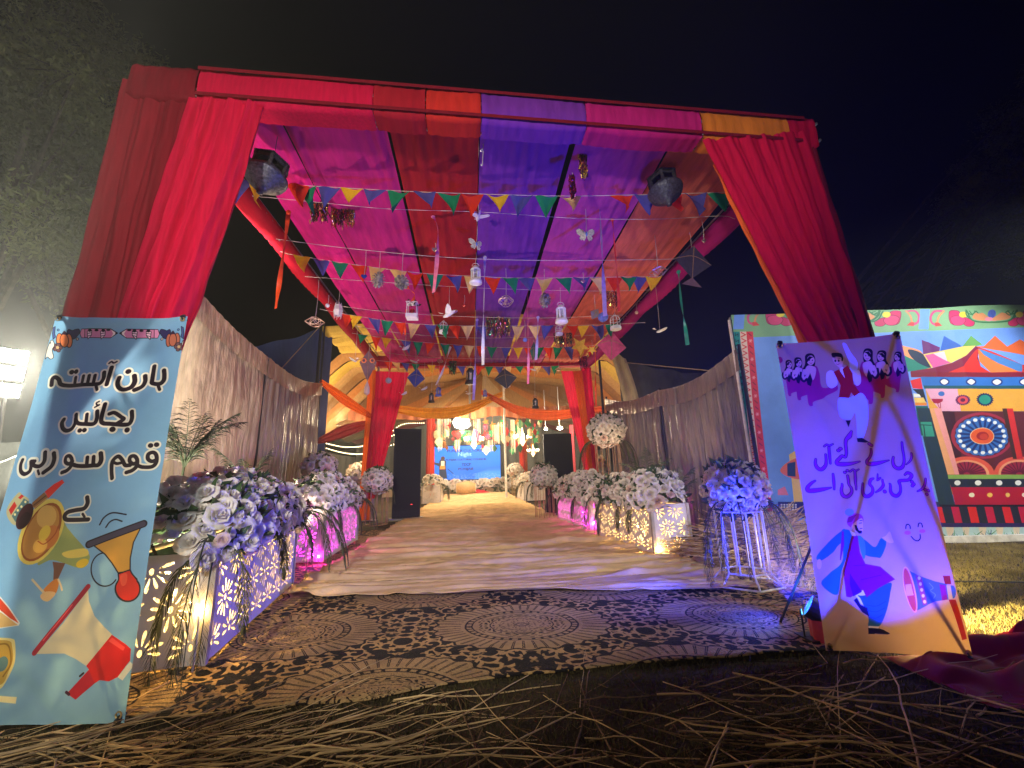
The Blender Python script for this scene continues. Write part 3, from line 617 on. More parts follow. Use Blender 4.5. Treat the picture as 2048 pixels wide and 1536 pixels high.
for k, (px, h0, h1) in enumerate(((880, 835, 885), (893, 838, 882), (915, 880, 905), (980, 880, 905), (1000, 845, 890), (990, 850, 892), (1025, 840, 910), (1036, 845, 905), (880, 875, 905), (955, 838, 872))):
    a, c = at(px, h0, Y=23.5), at(px, h1, Y=23.5); b = MB()
    for j in range(14): x = a[0] + random.uniform(-.16, .16); y = 23.5 + random.uniform(-.1, .1); b.bar((x, y, a[2]), (x + random.uniform(-.02, .02), y, lerp(a[2], c[2], random.uniform(.7, 1))), .008, 3)
    tag(b.build('tinsel_streamer', glow), 'glittering pale tinsel streamer hanging over the stage', 'streamer', 'pale tinsel streamers over the stage')
# low white flower edging, red cloth and hand drums before the screen
# ------------------------------------------------------------------ printed banners on X stands
zA = (80, 620, 4.268); zB = (0, 960, 5.487); zC = (0, 1180, 5.487); z5 = (0, 560, 3.0714)
zD = (1540, 660, 6.606); zE = (1590, 850, 7.062); zF = (1600, 1000, 5.297); zG = (1800, 600, 5.907); zH = (1820, 820, 5.118); zI = (1440, 600, 2.844)
def banner(name, label, TL, TR, BR, BL, paint, Wpx, base, billow, trans):
    cl = Cloth(TL, TR, BR, BL, Wpx); c = Cv(cl.W, cl.H, base, cl.mp); paint(c)
    T = thing(name, label, 'banner', np.array([(cl.BL[0] + cl.BR[0]) / 2, (cl.BL[1] + cl.BR[1]) / 2 + .1, 0]), 'printed banners on X stands')
    m = print_mat(name + '_print', c.image(name + '_print'), trans, .6, .10, 7)
    def fn(u, v):
        e = math.sin(math.pi * u) ; d = billow * (math.sin(math.pi * u) * math.sin(math.pi * v)) + .016 * N3(u * 2.2 + v * 3, v * 2.5 - u * 2, 3) * e - .014 * max(0, 1 - 9 * abs(u - .15 - v * .4)) * e * (v < .5) - .014 * max(0, 1 - 9 * abs(u - .85 + v * .4)) * e * (v < .5) - .012 * e * math.sin(math.pi * v * 3 + u * 2) - .01 * N3(u * 3, v * 5)
        p = cl.P(u, v, d * (1 if e > .01 else .3)); sagx = .010 * math.sin(math.pi * v) * (1 if u < .5 else -1) * abs(u - .5) * 2
        return p + cl.u / cl.lu * sagx + np.array([0, 0, -.010 * math.sin(math.pi * u) if v < .5 else .008 * math.sin(math.pi * u)]) * abs(v - .5) * 2
    MB().grid(fn, 40, 90, uv=True).build('printed_cloth', m, T, True)
    n = cl.n; ctr = cl.P(.5, .5) - n * .30
    def corner(u, v, up):
        p = cl.P(u, v); d = _n(cl.v) * (-1 if up else 1); b = MB()
        b.tube(spline([ctr, lerp(ctr, p, .6) - n * .06, p - n * .012 + d * .03], 12), .009, 6); return b.build('stand_rod', blackm, T)
    for u, v, up in ((.03, .012, 1), (.97, .012, 1), (.03, .985, 0), (.97, .985, 0)):
        a = corner(u, v, up); p = cl.P(u, v); MB().bar(p - n * .02, p + n * .012 + (_n(-cl.v) if up else _n(cl.v)) * .03, .016, 8).build('hook_cap', mat('black_plastic', (.015, .015, .015), .4), a)
        b = MB(); q = cl.P(u, v) + n * .008
        b.tube([q + (_n(cl.u) * math.cos(t) + _n(cl.v) * math.sin(t)) * .014 for t in np.linspace(0, 6.28, 10)], .004, 5); b.build('eyelet', brass, a)
    for s in (-1, 1): MB().bar(ctr, [ctr[0] + s * .28, ctr[1] + .42, .02], .009, 6).build('stand_leg', blackm, T)
    MB().ball(ctr, .035, 8, 6).build('hub', MATS['black_plastic'], T, True)
    return cl
INK = (26, 20, 34)
def paint_blue(c):
    K = dict(outline=(226, 226, 205), ow=15)
    LT = [  # thick even strokes of the four lines of writing
        (zA, "1066,520 1070,560 1066,605 1040,636 1000,640 968,628 968,600 978,480", 36), (zA, "1022,655 1034,690", 26), (zA, "905,565 908,615 885,660 828,692", 36),
        (zA, "822,566 826,620 800,670 745,692 705,672 692,630 704,585", 36), (zA, "773,530 774,531", 46),
        (zA, "628,492 600,645", 36), (zA, "602,455 622,440 642,452 668,440", 15), (zA, "566,535 566,590 540,632 490,640 430,640 330,640 215,640 165,628 150,590 120,570 96,590 88,638", 34), (zA, "505,655 518,690", 26),
        (zA, "486,560 476,632", 30), (zA, "432,560 422,632", 30), (zA, "376,562 366,632", 30), (zA, "296,570 288,632", 30), (zA, "256,522 257,523", 40), (zA, "298,518 299,519", 40),
        (zA, "814,882 818,940 800,985 755,996 640,990 590,985 572,950 600,820", 36), (zA, "640,905 680,895 730,930 748,948 700,985", 32), (zA, "778,1042 779,1043", 46), (zA, "660,1036 661,1037", 46),
        (zA, "535,880 535,940 510,988 440,990 380,985 352,960 345,905", 34), (zA, "446,905 440,985", 30), (zA, "345,935 342,985 310,1030 260,1042 222,1020 208,975 222,940", 34), (zA, "388,1045 389,1046", 38), (zA, "428,1042 429,1043", 38), (zA, "548,795 524,808 532,828 550,826 512,846", 14),
        (zA, "1006,1300 970,1312 942,1290 948,1250 985,1235 1008,1262 1004,1320 970,1358 900,1362 862,1350", 32), (zA, "966,1176 967,1177", 40), (zA, "1012,1168 1013,1169", 40),
        (zA, "858,1320 825,1335 798,1310 806,1275 838,1268 858,1300 850,1355 815,1390 768,1408", 32), (zA, "800,1345 760,1345 735,1300 700,1268 660,1290 640,1330 636,1400 640,1455", 34), (zA, "740,1320 690,1330 655,1318", 26),
        (zA, "560,1240 558,1300 535,1340 500,1345 440,1350 370,1348 325,1335", 34), (zA, "504,1270 496,1340", 30), (zA, "452,1275 444,1345", 30), (zA, "326,1310 292,1330 260,1310 268,1270 300,1262 322,1295 312,1350 275,1385 225,1402", 32),
        (z5, "356,1072 358,1110 340,1155 292,1192", 24), (z5, "302,1066 298,1120 270,1150 232,1148 214,1128 204,1120", 24), (z5, "256,1178 264,1200", 16), (z5, "232,1120 206,1122 206,1148 196,1180 160,1196 132,1178 128,1140 140,1108", 24),
        (zB, "1008,215 1010,280 970,338 880,355 800,375 762,415 775,455 850,462 1010,460", 44), (zB, "955,398 972,430", 26)]
    for z, p, wd in LT: c.stroke(p, wd + 30, (226, 226, 205), z)
    # gramophone horn
    c.poly("690,460 790,560 850,640 1000,830 1005,920 950,990 860,990 600,900 430,930", (150, 165, 95), zB, 50); c.poly("720,820 960,780 1000,850 900,880 760,880", (225, 205, 95), zB, 30); c.ell((930, 945), 75, 45, (220, 190, 50), zB, -.4)
    c.ell((485, 585), 215, 405, (228, 208, 95), zB, .55); c.ell((490, 590), 180, 360, (150, 85, 35), zB, .55); c.ell((485, 590), 160, 330, (196, 140, 62), zB, .55); c.ell((560, 420), 110, 130, (222, 178, 90), zB, .5); c.ell((580, 650), 90, 150, (205, 125, 55), zB, .6); c.ell((470, 740), 90, 70, (226, 180, 80), zB, -.7); c.ell((530, 600), 55, 95, (232, 200, 70), zB, .6); c.stroke("450,690 520,720 640,620 690,520", 12, (170, 80, 30), zB)
    c.poly("600,920 740,940 680,1060 640,1140 600,1120 610,1010", (120, 80, 62), zB); c.poly("610,1120 660,1130 630,1260 540,1340 480,1330 490,1230", (205, 130, 55), zB, 40); c.stroke("365,1115 430,1190 500,1270", 24, (220, 205, 160), zB); c.stroke("655,1120 680,1190 690,1240", 20, (220, 205, 160), zB); c.poly("455,1290 520,1250 620,1270 540,1360 470,1340", (225, 190, 130), zB, 30)
    # top hat and brush
    c.poly("60,330 200,150 260,170 350,250 230,480 130,480", (180, 175, 130), zB, 40); c.poly("90,330 160,240 190,290 120,390", (185, 40, 35), zB); c.poly("205,200 250,165 280,185 235,220", (185, 40, 35), zB); c.poly("130,400 280,210 350,250 180,470", (75, 110, 110), zB); 
    for q in ((170, 385), (205, 340), (300, 250), (250, 300)): c.ell(q, 14, 14, (225, 215, 150), zB)
    c.ell((295, 410), 85, 160, (58, 26, 32), zB, .55); c.ell((290, 450), 60, 100, (40, 18, 24), zB, .6)
    c.poly("385,265 540,150 590,215 430,330 400,310", (150, 105, 60), zB); c.stroke("410,290 560,190", 12, (90, 60, 40), zB); c.stroke("420,320 580,215", 10, (205, 160, 90), zB); c.poly("545,145 730,12 768,50 590,220", (232, 60, 48), zB)
    # brass bulb horn
    c.stroke("1130,520 1180,440 1270,390 1410,410", 16, INK, zB); c.stroke("1195,550 1240,490 1300,465 1365,485", 16, INK, zB)
    t = np.linspace(0.75, 5.6, 30); c.stroke(np.c_[zB[0] + (1170 + 145 * np.cos(t)) / zB[2], zB[1] + (1020 - 185 * np.sin(t)) / zB[2]], 2.6, INK)
    c.poly("1060,750 1560,560 1480,720 1440,900 1435,1040 1310,1060 1250,950 1180,850", (196, 148, 60), zB, line=INK, lw=12); c.stroke("1010,735 1590,515", 84, INK, zB); c.stroke("1015,735 1585,517", 58, (62, 58, 78), zB)
    c.ell((1405, 1240), 130, 140, (205, 46, 32), zB, line=INK, lw=16); c.poly("1320,1070 1430,1030 1460,1090 1500,1150 1310,1160", (205, 46, 32), zB); c.stroke("1310,1070 1425,1030", 14, INK, zB); c.stroke("1435,1030 1460,1080 1505,1135", 14, INK, zB); c.stroke("1310,1070 1312,1130 1290,1180", 14, INK, zB); c.poly("1330,1090 1400,1070 1390,1180 1340,1200", (222, 80, 56), zB, 20)
    # red and cream loudhailer
    c.poly("985,20 990,160 1050,330 1150,450 1240,540 970,880 850,800 720,740 400,740 700,400", (206, 204, 172), zC, 0); c.stroke("380,725 680,360 985,0", 62, (150, 24, 50), zC, n=20); c.stroke("480,590 800,200", 14, (214, 80, 90), zC)
    c.poly("1235,540 1390,650 1440,700 1430,830 1300,1010 1210,1055 1110,1040 1050,1080 860,1250 770,1180 1000,920 970,880", (196, 28, 30), zC); c.poly("1240,570 1380,680 1360,720 1200,610", (222, 70, 66), zC); c.poly("770,1175 860,1245 1060,1075 1000,930", (172, 26, 48), zC); c.poly("1300,1010 1430,840 1460,890 1350,1050", (215, 220, 205), zC); c.stroke("905,990 940,960", 22, (40, 20, 24), zC); c.stroke("760,1165 790,1190", 30, (60, 18, 50), zC)
    # further horns at the cloth edge
    c.poly("-200,-60 0,85 90,200 215,385 200,415 0,440 -200,430", (222, 226, 220), zC); c.poly("-200,-40 0,110 80,210 200,390 100,330 0,240", (205, 68, 40), zC); c.poly("-200,300 0,260 190,410 0,430 -200,420", (205, 170, 105), zC)
    c.poly("-200,540 0,545 120,560 155,600 155,800 100,950 0,1110 -100,1130 -200,1100", (225, 215, 140), zC, 60); c.poly("-200,580 0,570 100,590 120,640 130,790 80,930 0,1070 -200,1050", (190, 160, 70), zC, 60); c.ell((10, 840), 60, 90, (90, 130, 140), zC, .4); c.stroke("-50,620 60,620 100,700 100,850 20,980", 18, (140, 110, 40), zC)
    c.poly("-60,1190 100,1210 180,1215 170,1290 -60,1260", (215, 215, 170), zC)
    # row of pencils, hearts and pumpkins at the top
    for sgn, ox in ((1, 0), (-1, 1335)):
        X = lambda s: ' '.join('%f,%s' % (ox + sgn * float(a.split(',')[0]), a.split(',')[1]) for a in s.split())
        c.poly(X("345,150 600,148 660,185 600,228 345,226 330,190"), (206, 130, 170), zA, line=INK, lw=7); c.poly(X("345,152 372,152 372,225 345,224 332,190"), (226, 150, 190), zA); c.stroke(X("374,152 374,226"), 5, INK, zA); c.poly(X("605,155 648,185 605,224 622,190"), (235, 230, 220), zA); c.poly(X("640,172 664,186 640,200"), INK, zA)
        for q in (420, 535): c.poly(X("%d,170 %d,165 %d,205 %d,240" % (q - 22, q + 20, q + 18, q - 14)), (235, 205, 220), zA, line=INK, lw=5); c.stroke(X("%d,190 %d,185" % (q - 16, q + 16)), 6, INK, zA); c.stroke(X("%d,212 %d,205" % (q - 14, q + 14)), 6, INK, zA); c.ell((ox + sgn * (q + 2), 163), 16, 14, INK, zA)
        c.ell((ox + sgn * 480, 162), 18, 10, INK, zA); c.ell((ox + sgn * 580, 158), 18, 9, INK, zA)
        c.poly(X("270,240 225,190 235,158 265,165 285,155 318,150 325,185"), (52, 48, 92), zA, 30, INK, 5); c.ell((ox + sgn * 306, 237), 11, 11, (200, 180, 160), zA, line=INK, lw=5)
        col = (236, 132, 78) if sgn > 0 else (190, 112, 84)
        for dx, rx in ((-38, 26), (38, 26), (0, 34)): c.ell((ox + sgn * (200 + dx), 255), rx, 58, col, zA, line=INK, lw=6)
        c.poly(X("175,205 200,170 235,200 215,205"), (60, 40, 60), zA)
        for a in range(5): c.ell((ox + sgn * (145 + 24 * math.cos(a * 1.257)), 318 + 24 * math.sin(a * 1.257)), 17, 17, (110, 78, 84), zA, line=INK, lw=4)
        c.ell((ox + sgn * 145, 318), 13, 13, (205, 175, 120), zA)
        c.poly(X("110,150 128,140 122,200 130,230 108,250 104,200"), (70, 90, 150), zA, line=INK, lw=5); c.poly(X("108,260 120,300 100,340 112,400 85,418 60,400 40,418 50,360 70,300 90,262"), (226, 226, 212), zA, 30, INK, 5); c.ell((ox + sgn * 84, 280), 6, 8, INK, zA); c.ell((ox + sgn * 152, 168), 9, 9, (90, 130, 180), zA, line=INK, lw=4)
    for z, p, wd in LT: c.stroke(p, wd, (34, 24, 34), z)
S1 = ((112, 632), (376, 632), (247, 1447), (-129, 1457))
banner('blue_banner', 'pale blue banner with black Urdu lettering and pictures of horns', (-2.79, 2.90, 2.29), (-1.90, 2.81, 2.26), (-1.64, 2.41, .05), (-2.54, 2.51, .05), paint_blue, 760, (122, 172, 205), .03, .40)

SKIN = (226, 180, 150)
def paint_mustard(c):
    # two rows of clapping women in long gowns
    gown = (172, 40, 96)
    for (hx, hy, s, fl) in ((245, 460, .72, 1), (375, 430, .86, 1), (530, 395, 1.05, 1), (1690, 360, .80, -1), (1490, 345, .95, -1), (1310, 330, 1.12, -1)):
        X = lambda L: [(zD[0] + (hx + fl * x * s * 1.0) / zD[2], zD[1] + (hy + y * s) / zD[2]) for x, y in L]
        c.poly(X([(-60, 150), (60, 60), (110, 150), (140, 330), (250, 330), (320, 300), (330, 370), (200, 440), (150, 480), (40, 520), (30, 570), (-20, 560), (-40, 420)]), gown, smooth=60)
        c.poly(X([(-60, -60), (-20, -95), (40, -85), (62, -20), (55, 60), (30, 70), (-20, 75), (-50, 160), (-100, 230), (-95, 120), (-60, 40)]), INK, smooth=50)
        c.poly(X([(-30, 60), (60, 80), (70, 150), (40, 240), (-20, 240), (-70, 160)]), SKIN, smooth=40); c.poly(X([(-60, 180), (0, 150), (30, 240), (10, 320), (-30, 300)]), (30, 24, 50), smooth=0)
        c.ell(X([(8, -8)])[0], 7.2 * s, 9.2 * s, SKIN); c.poly(X([(-40, -20), (-10, -60), (50, -50), (20, -40), (-20, 0), (-44, 30)]), INK)
        c.stroke(X([(-70, 120), (-90, 190), (-60, 230), (-20, 160), (-10, 120)]), 5.0 * s, SKIN, n=16); c.stroke(X([(-115, 150), (-120, 220), (-80, 262), (-40, 230)]), 4.2 * s, (30, 24, 50), n=16)
        c.ell(X([(-8, -8)])[0], 1.0, 1.2, INK); c.ell(X([(28, -8)])[0], 1.0, 1.2, INK); c.stroke(X([(-4, 24), (10, 32), (24, 24)]), .9, (190, 40, 60), n=8)
    # the man leaping in the middle
    c.poly("960,160 1010,160 1080,280 1160,400 1150,520 1060,560 1050,420 1010,300", (205, 200, 215), zD, 40); c.poly("740,560 800,520 850,560 880,700 800,760 740,700", (225, 215, 190), zD, 40); c.poly("1080,560 1180,520 1190,680 1120,720", (225, 215, 190), zD, 30)
    c.poly("920,480 960,470 1010,560 1000,700 930,700", (232, 224, 205), zD); c.poly("895,890 1020,890 1100,850 1200,830 1260,960 1250,1220 1180,1430 1110,1430 1090,1100 1020,1180 900,1150 870,1000", (190, 205, 225), zD, 70)
    c.poly("835,540 905,505 990,640 1090,720 1020,890 890,880 920,720", (178, 30, 34), zD); c.poly("955,500 1025,450 1085,560 1090,700 1165,820 1090,870 1000,740 985,640", (178, 30, 34), zD)
    c.poly("830,340 960,330 965,420 930,490 900,470 850,420", SKIN, zD, 40); c.poly("812,295 850,280 940,290 968,340 965,390 945,385 940,345 880,335 830,345", INK, zD, 40)
    for q in ((862, 390), (908, 388)): c.ell(q, 12, 17, INK, zD)
    c.stroke("845,352 875,350", 7, INK, zD); c.stroke("895,352 925,356", 7, INK, zD); c.stroke("872,430 895,440 915,428", 6, (150, 40, 40), zD)
    c.poly("962,1190 1028,1190 995,1280", INK, zD); c.poly("1100,1425 1170,1420 1260,1475 1220,1485 1110,1475", INK, zD); c.ell((125, 395), 40, 42, (160, 40, 80), zD)
    # the two lines of writing, pen strokes swelling to the middle
    ST = [("1632,400 1635,450 1610,505 1550,555", (30, 34, 26, 14)), ("1482,245 1490,330 1510,430 1515,520 1490,590 1430,610 1375,575 1355,510 1360,450", (30, 34, 32, 34, 46, 52, 44, 34, 28)),
          ("1000,262 1001,263", (44,)), ("1030,282 1031,283", (44,)), ("1025,335 1030,390 1010,450 970,500 985,540 1060,545 1180,525 1300,495", (26, 34, 30, 36, 54, 60, 46, 16)),
          ("750,85 720,150 675,200 665,260 672,330 675,400 660,450 620,430 585,470 550,510 560,545 640,550 740,540 865,510", (26, 62, 44, 38, 36, 34, 32, 34, 44, 48, 56, 60, 46, 18)), ("570,355 571,356", (46,)), ("598,330 599,331", (46,)),
          ("440,315 445,420 455,540", (36, 38, 26)), ("372,300 410,275 450,288 500,265", (24, 28, 26, 18)), ("390,415 395,500 385,570 330,625 275,600 250,540 255,480", (30, 32, 40, 50, 48, 36, 26)),
          ("1858,760 1840,840 1800,900 1725,935", (28, 36, 34, 18)), ("1850,915 1851,916", (46,)), ("1895,925 1896,926", (44,)), ("1870,975 1871,976", (44,)),
          ("1530,700 1570,672 1620,690 1635,720 1590,770 1520,780 1450,790 1465,860 1465,940 1420,995 1360,985 1320,930 1318,830", (26, 40, 44, 44, 40, 44, 40, 30, 34, 46, 50, 40, 28)), ("1640,800 1641,801", (48,)), ("1668,832 1669,833", (48,)), ("1648,855 1649,856", (44,)),
          ("1215,775 1215,840 1170,900 1100,945", (30, 36, 38, 18)), ("1135,690 1135,770 1180,745 1130,775", (18, 22, 24, 26)), ("1232,935 1233,936", (50,)),
          ("1065,750 1025,770 1010,830 1050,880 1050,950 990,1000 930,990 905,920 910,820", (26, 40, 36, 32, 40, 50, 48, 36, 26)),
          ("795,640 805,760 812,905", (32, 36, 22)), ("730,655 770,625 800,645 850,620", (22, 28, 26, 18)), ("700,710 715,790 720,850 745,890 745,950 690,1005 630,990 605,920 620,830", (28, 34, 30, 32, 40, 50, 48, 36, 26)), ("660,665 661,666", (40,)), ("695,640 696,641", (40,)),
          ("492,690 502,800 508,905", (30, 38, 22)), ("250,785 200,820 150,880 160,925 240,925 360,905 465,880", (22, 36, 44, 56, 62, 48, 18))]
    for p, wd in ST: c.stroke(p, tuple(q + 8 for q in wd), (60, 16, 70), zE)
    for p, wd in ST: c.stroke(p, tuple(max(3, q - 9) for q in wd), (150, 36, 120), zE)
    # bearded dancer in a long coat
    blu = (40, 110, 190)
    c.poly("420,325 500,320 520,400 400,470 330,560 210,640 160,600 280,450", blu, zF, 50); c.poly("590,380 680,430 780,500 840,405 900,450 850,600 800,610 660,570", blu, zF, 40); c.poly("850,400 890,380 930,330 960,400 975,450 920,450", SKIN, zF, 24); c.ell((190, 680), 26, 55, SKIN, zF)
    c.poly("420,320 530,370 520,500 430,760 385,1005 215,890 300,780 440,640", blu, zF, 60); c.poly("420,330 440,330 450,480 420,640 410,640", (120, 30, 80), zF)
    c.poly("560,950 700,950 700,1130 640,1110 600,1060", (225, 215, 205), zF); c.poly("700,1010 945,880 945,1000 900,1200 830,1350 725,1350 720,1250 640,1060 610,1020", (40, 88, 130), zF, 60)
    for q in ((700, 1120, 900, 1080), (710, 1180, 890, 1150), (720, 1250, 870, 1220)): c.stroke("%d,%d %d,%d %d,%d" % (q[0], q[1], (q[0] + q[2]) / 2, q[1] + 12, q[2], q[3]), 6, (28, 62, 100), zF)
    c.poly("530,360 590,380 620,560 680,680 840,710 1000,845 820,940 700,1040 660,960 530,1040 485,1030 450,760", (128, 24, 92), zF, 0); c.poly("520,780 650,980 560,1030 520,900", (80, 18, 70), zF); c.stroke("560,700 700,690", 6, (90, 16, 66), zF); c.stroke("640,850 850,800", 6, (90, 16, 66), zF)
    c.poly("595,380 660,420 680,560 660,630 620,520", (70, 140, 210), zF, 20)
    c.ell((555, 215), 90, 78, (176, 62, 110), zF, -.3); c.poly("480,180 570,145 520,230 470,240", (130, 26, 70), zF); c.ell((490, 125), 48, 40, (120, 160, 205), zF); c.poly("520,270 620,190 640,260 635,340 560,330", SKIN, zF, 30); c.poly("548,262 570,262 600,320 635,325 632,352 605,355 565,320", INK, zF); c.stroke("605,215 628,212", 8, INK, zF); c.stroke("600,243 625,240", 8, INK, zF); c.stroke("612,302 632,298", 7, INK, zF); c.poly("500,320 560,350 570,380 530,380", (225, 220, 215), zF)
    c.poly("565,1070 600,1040 640,1120 710,1150 730,1245 660,1200 600,1120", INK, zF, 0); c.poly("720,1365 800,1360 880,1385 940,1420 920,1432 790,1425 780,1430 722,1430", INK, zF, 0); c.poly("725,1345 830,1350 825,1370 725,1365", (225, 220, 215), zF)
    # smile and loudhailer
    for q in ("1105,300 1110,265 1130,255 1150,270 1155,300", "1242,280 1250,248 1270,242 1285,256 1292,285"): c.stroke(q, 12, INK, zF)
    c.stroke("1165,385 1200,420 1240,430 1265,405 1265,365", 12, INK, zF); c.ell((1125, 345), 36, 22, (205, 100, 130), zF); c.ell((1290, 328), 36, 20, (205, 100, 130), zF)
    c.poly("1130,740 1240,800 1420,860 1550,890 1560,1050 1420,1070 1300,1120 1220,1170", (70, 100, 115), zF); c.poly("1190,770 1255,810 1330,1110 1240,1160", (88, 104, 140), zF); c.poly("1210,790 1280,820 1330,1100 1285,1115", (165, 70, 60), zF)
    for k in range(5): c.ell((1250 + 13 * k, 828 + 62 * k), 17, 19, (232, 210, 170), zF)
    c.poly("1470,890 1535,900 1550,1050 1490,1060", (140, 40, 85), zF); c.ell((1605, 970), 40, 70, (70, 100, 110), zF); c.poly("1545,900 1590,905 1605,1040 1560,1045", (200, 180, 90), zF); c.stroke("1360,880 1400,930 1370,960 1420,1000 1400,1040", 8, (110, 150, 130), zF)
    c.ell((1150, 950), 58, 250, (232, 160, 120), zF, -.20); c.ell((1148, 950), 44, 232, (198, 76, 48), zF, -.20); c.poly("1105,900 1165,890 1190,1010 1110,1020", (222, 160, 80), zF)
    c.poly("1510,800 1590,800 1600,890 1530,890", (150, 44, 30), zF); c.poly("1560,1050 1635,1050 1670,1170 1745,1460 1690,1475 1610,1200", (140, 36, 26), zF)
banner('mustard_banner', 'mustard yellow banner glowing blue with dancers and Urdu lettering', (2.10, 2.48, 1.97), (2.80, 2.26, 1.97), (2.83, 2.32, .05), (2.13, 2.55, .05), paint_mustard, 620, (190, 154, 114), .025, .46)

# ------------------------------------------------------------------ the painted mural cloth
def mural():
    TL = at(1462, 630, Y=5.95); d = _n(np.array([1, -.13, 0])); L = 4.9
    TR = TL + d * L; BL = TL.copy(); BL[2] = .03; BR = TR.copy(); BR[2] = .03
    cl = Cloth(TL, TR, BR, BL, 1700); c = Cv(cl.W, cl.H, (108, 150, 232), cl.mp); W, H = cl.W, cl.H
    def R(x0, y0, x1, y1, col): c.poly([(x0 * W, y0 * H), (x1 * W, y0 * H), (x1 * W, y1 * H), (x0 * W, y1 * H)], col, raw=True)
    vb = c.T("1900,658")[0][1] / H; v0 = c.T("2000,658")[0][1] / H; R(0, 0, 1, (vb + v0) / 2, (122, 166, 120))
    G = zG
    # floral scroll border, repeated
    def floral(o, s=1):
        q = lambda t: ' '.join('%f,%f' % (o + s * float(a.split(',')[0]), float(a.split(',')[1])) for a in t.split())
        c.poly(q("-220,40 0,0 220,0 360,0 480,90 520,330 340,340 60,340 -40,300"), (112, 158, 222), G) if 0 else None
        for t, col in (("590,130 690,130 720,200 700,290 610,280 580,200", (200, 42, 96)), ("690,200 790,210 880,250 870,300 780,300", (200, 42, 96)), ("600,210 700,180 780,230 740,290 640,290", (214, 60, 112))): c.poly(q(t), col, G, 30, (120, 20, 60), 6)
        c.ell((o + s * 748, 172), 48, 34, (236, 205, 60), G)
        c.stroke(q("790,130 850,230 960,260 1120,262 1280,245 1370,180 1380,120"), 16, (50, 110, 70), G); c.stroke(q("820,130 870,180 920,150 880,130"), 12, (50, 110, 70), G); c.stroke(q("1260,130 1310,170 1360,150"), 12, (50, 110, 70), G)
        c.poly(q("880,210 960,150 1030,190 1110,230 1190,190 1260,150 1300,210 1200,240 1000,240"), (214, 140, 90), G, 40); c.ell((o + s * 1080, 165), 46, 50, (72, 96, 180), G); c.ell((o + s * 1110, 225), 45, 24, (222, 130, 150), G)
        for k in range(4): c.stroke(q("%d,130 %d,200" % (1050 + 18 * k, 1060 + 14 * k)), 5, (40, 60, 140), G)
        c.stroke(q("520,130 420,130 372,190 380,260 440,295"), 26, (196, 70, 120), G); c.stroke(q("520,130 470,190 450,260"), 22, (205, 140, 92), G); c.poly(q("420,262 470,262 510,300 430,310"), (206, 60, 60), G)
    for o, s in ((0, 1), (2160, -1), (2180, 1), (-30 + 0, -1) if 0 else (590, -1), (-1630, 1), (-1620 + 0, 1)):
        floral(o, s)
    floral(-2170 + 0, 1)
    for x in (295, -1895, 1640 + 0): c.poly('%d,100 %d,100 %d,345 %d,345' % (x - 60, x + 60, x + 45, x - 75), (108, 150, 232), G)
    # striped side borders
    z = zI
    def band(a, b2, col): c.poly([(z[0] + x / z[2], z[1] + y / z[2]) for x, y in (a[0], b2[0], b2[1], a[1])], col)
    tl = [(76, 180), (112, 180), (148, 180), (186, 180)]; bl = [(200, 960), (240, 1040), (262, 1130), (320, 1200)]
    e0 = lambda f, t: (76 + 110 * f + t * (215 + 20 * f - 76 - 0 * f) * 1.0 * .72, 180 + t * 1040)
    for f0, f1, col in ((0, .33, (24, 128, 122)), (.33, .66, (222, 190, 172)), (.66, 1, (206, 40, 52))):
        c.poly([(z[0] + x / z[2], z[1] + y / z[2]) for x, y in (e0(f0, 0), e0(f1, 0), e0(f1, 1), e0(f0, 1))], col)
    for k in range(30):
        t = (k + .5) / 30; x, y = e0(.16, t); c.stroke([(z[0] + (x - 8) / z[2], z[1] + (y - 10) / z[2]), (z[0] + (x - 8) / z[2], z[1] + (y + 6) / z[2]), (z[0] + (x + 8) / z[2], z[1] + (y - 6) / z[2]), (z[0] + (x + 8) / z[2], z[1] + (y + 10) / z[2])], 1.6, (16, 60, 70), straight=True)
        if k % 4 == 2: c.ell((z[0] + x / z[2], z[1] + y / z[2]), 2.6, 3.4, (130, 190, 190))
        x, y = e0(.5, t); c.stroke([(z[0] + (x - 12) / z[2], z[1] + (y - 12) / z[2]), (z[0] + (x + 12) / z[2], z[1] + y / z[2]), (z[0] + (x - 12) / z[2], z[1] + (y + 12) / z[2])], 2.0, (206, 60, 60), straight=True)
        x, y = e0(.83, t)
        if k % 3 == 1:
            for a in range(3): c.stroke([(z[0] + (x + 9 * math.cos(a * 1.05)) / z[2], z[1] + (y + 9 * math.sin(a * 1.05)) / z[2]), (z[0] + (x - 9 * math.cos(a * 1.05)) / z[2], z[1] + (y - 9 * math.sin(a * 1.05)) / z[2])], 1.4, (235, 150, 150))
        else: c.stroke([(z[0] + (x - 8) / z[2], z[1] + (y - 8) / z[2]), (z[0] + (x + 8) / z[2], z[1] + (y + 6) / z[2])], 1.8, (110, 16, 30))
    # balloon shapes and hand drum beside the flowers
    c.poly("395,880 440,850 470,960 470,1150 420,1150", (232, 190, 90), zI, 0); c.poly("345,970 400,915 470,900 470,1010 400,1010", (226, 110, 60), zI, 30); c.poly("385,930 430,920 430,1005 385,1000", (30, 60, 90), zI); c.poly("330,1080 370,1060 390,1110 330,1110", (214, 120, 150), zI); c.poly("330,1148 1400,1148 1400,1240 330,1240", (40, 44, 100), zI)
    for k in range(30): c.ell((350 + 16 * (k % 6), 1165 + 13 * (k // 6)), 6, 5, (225, 225, 215), zI)
    # mountain leaves
    c.poly("-400,560 -200,480 0,530 200,580 280,640 380,800 0,830 -400,840", (238, 150, 100), G, 50); c.poly("-200,650 60,655 140,690 380,795 300,815 60,850 -200,850", (36, 128, 110), G, 0); c.poly("100,585 200,600 300,660 380,795 240,750 140,670", (34, 48, 72), G, 40)
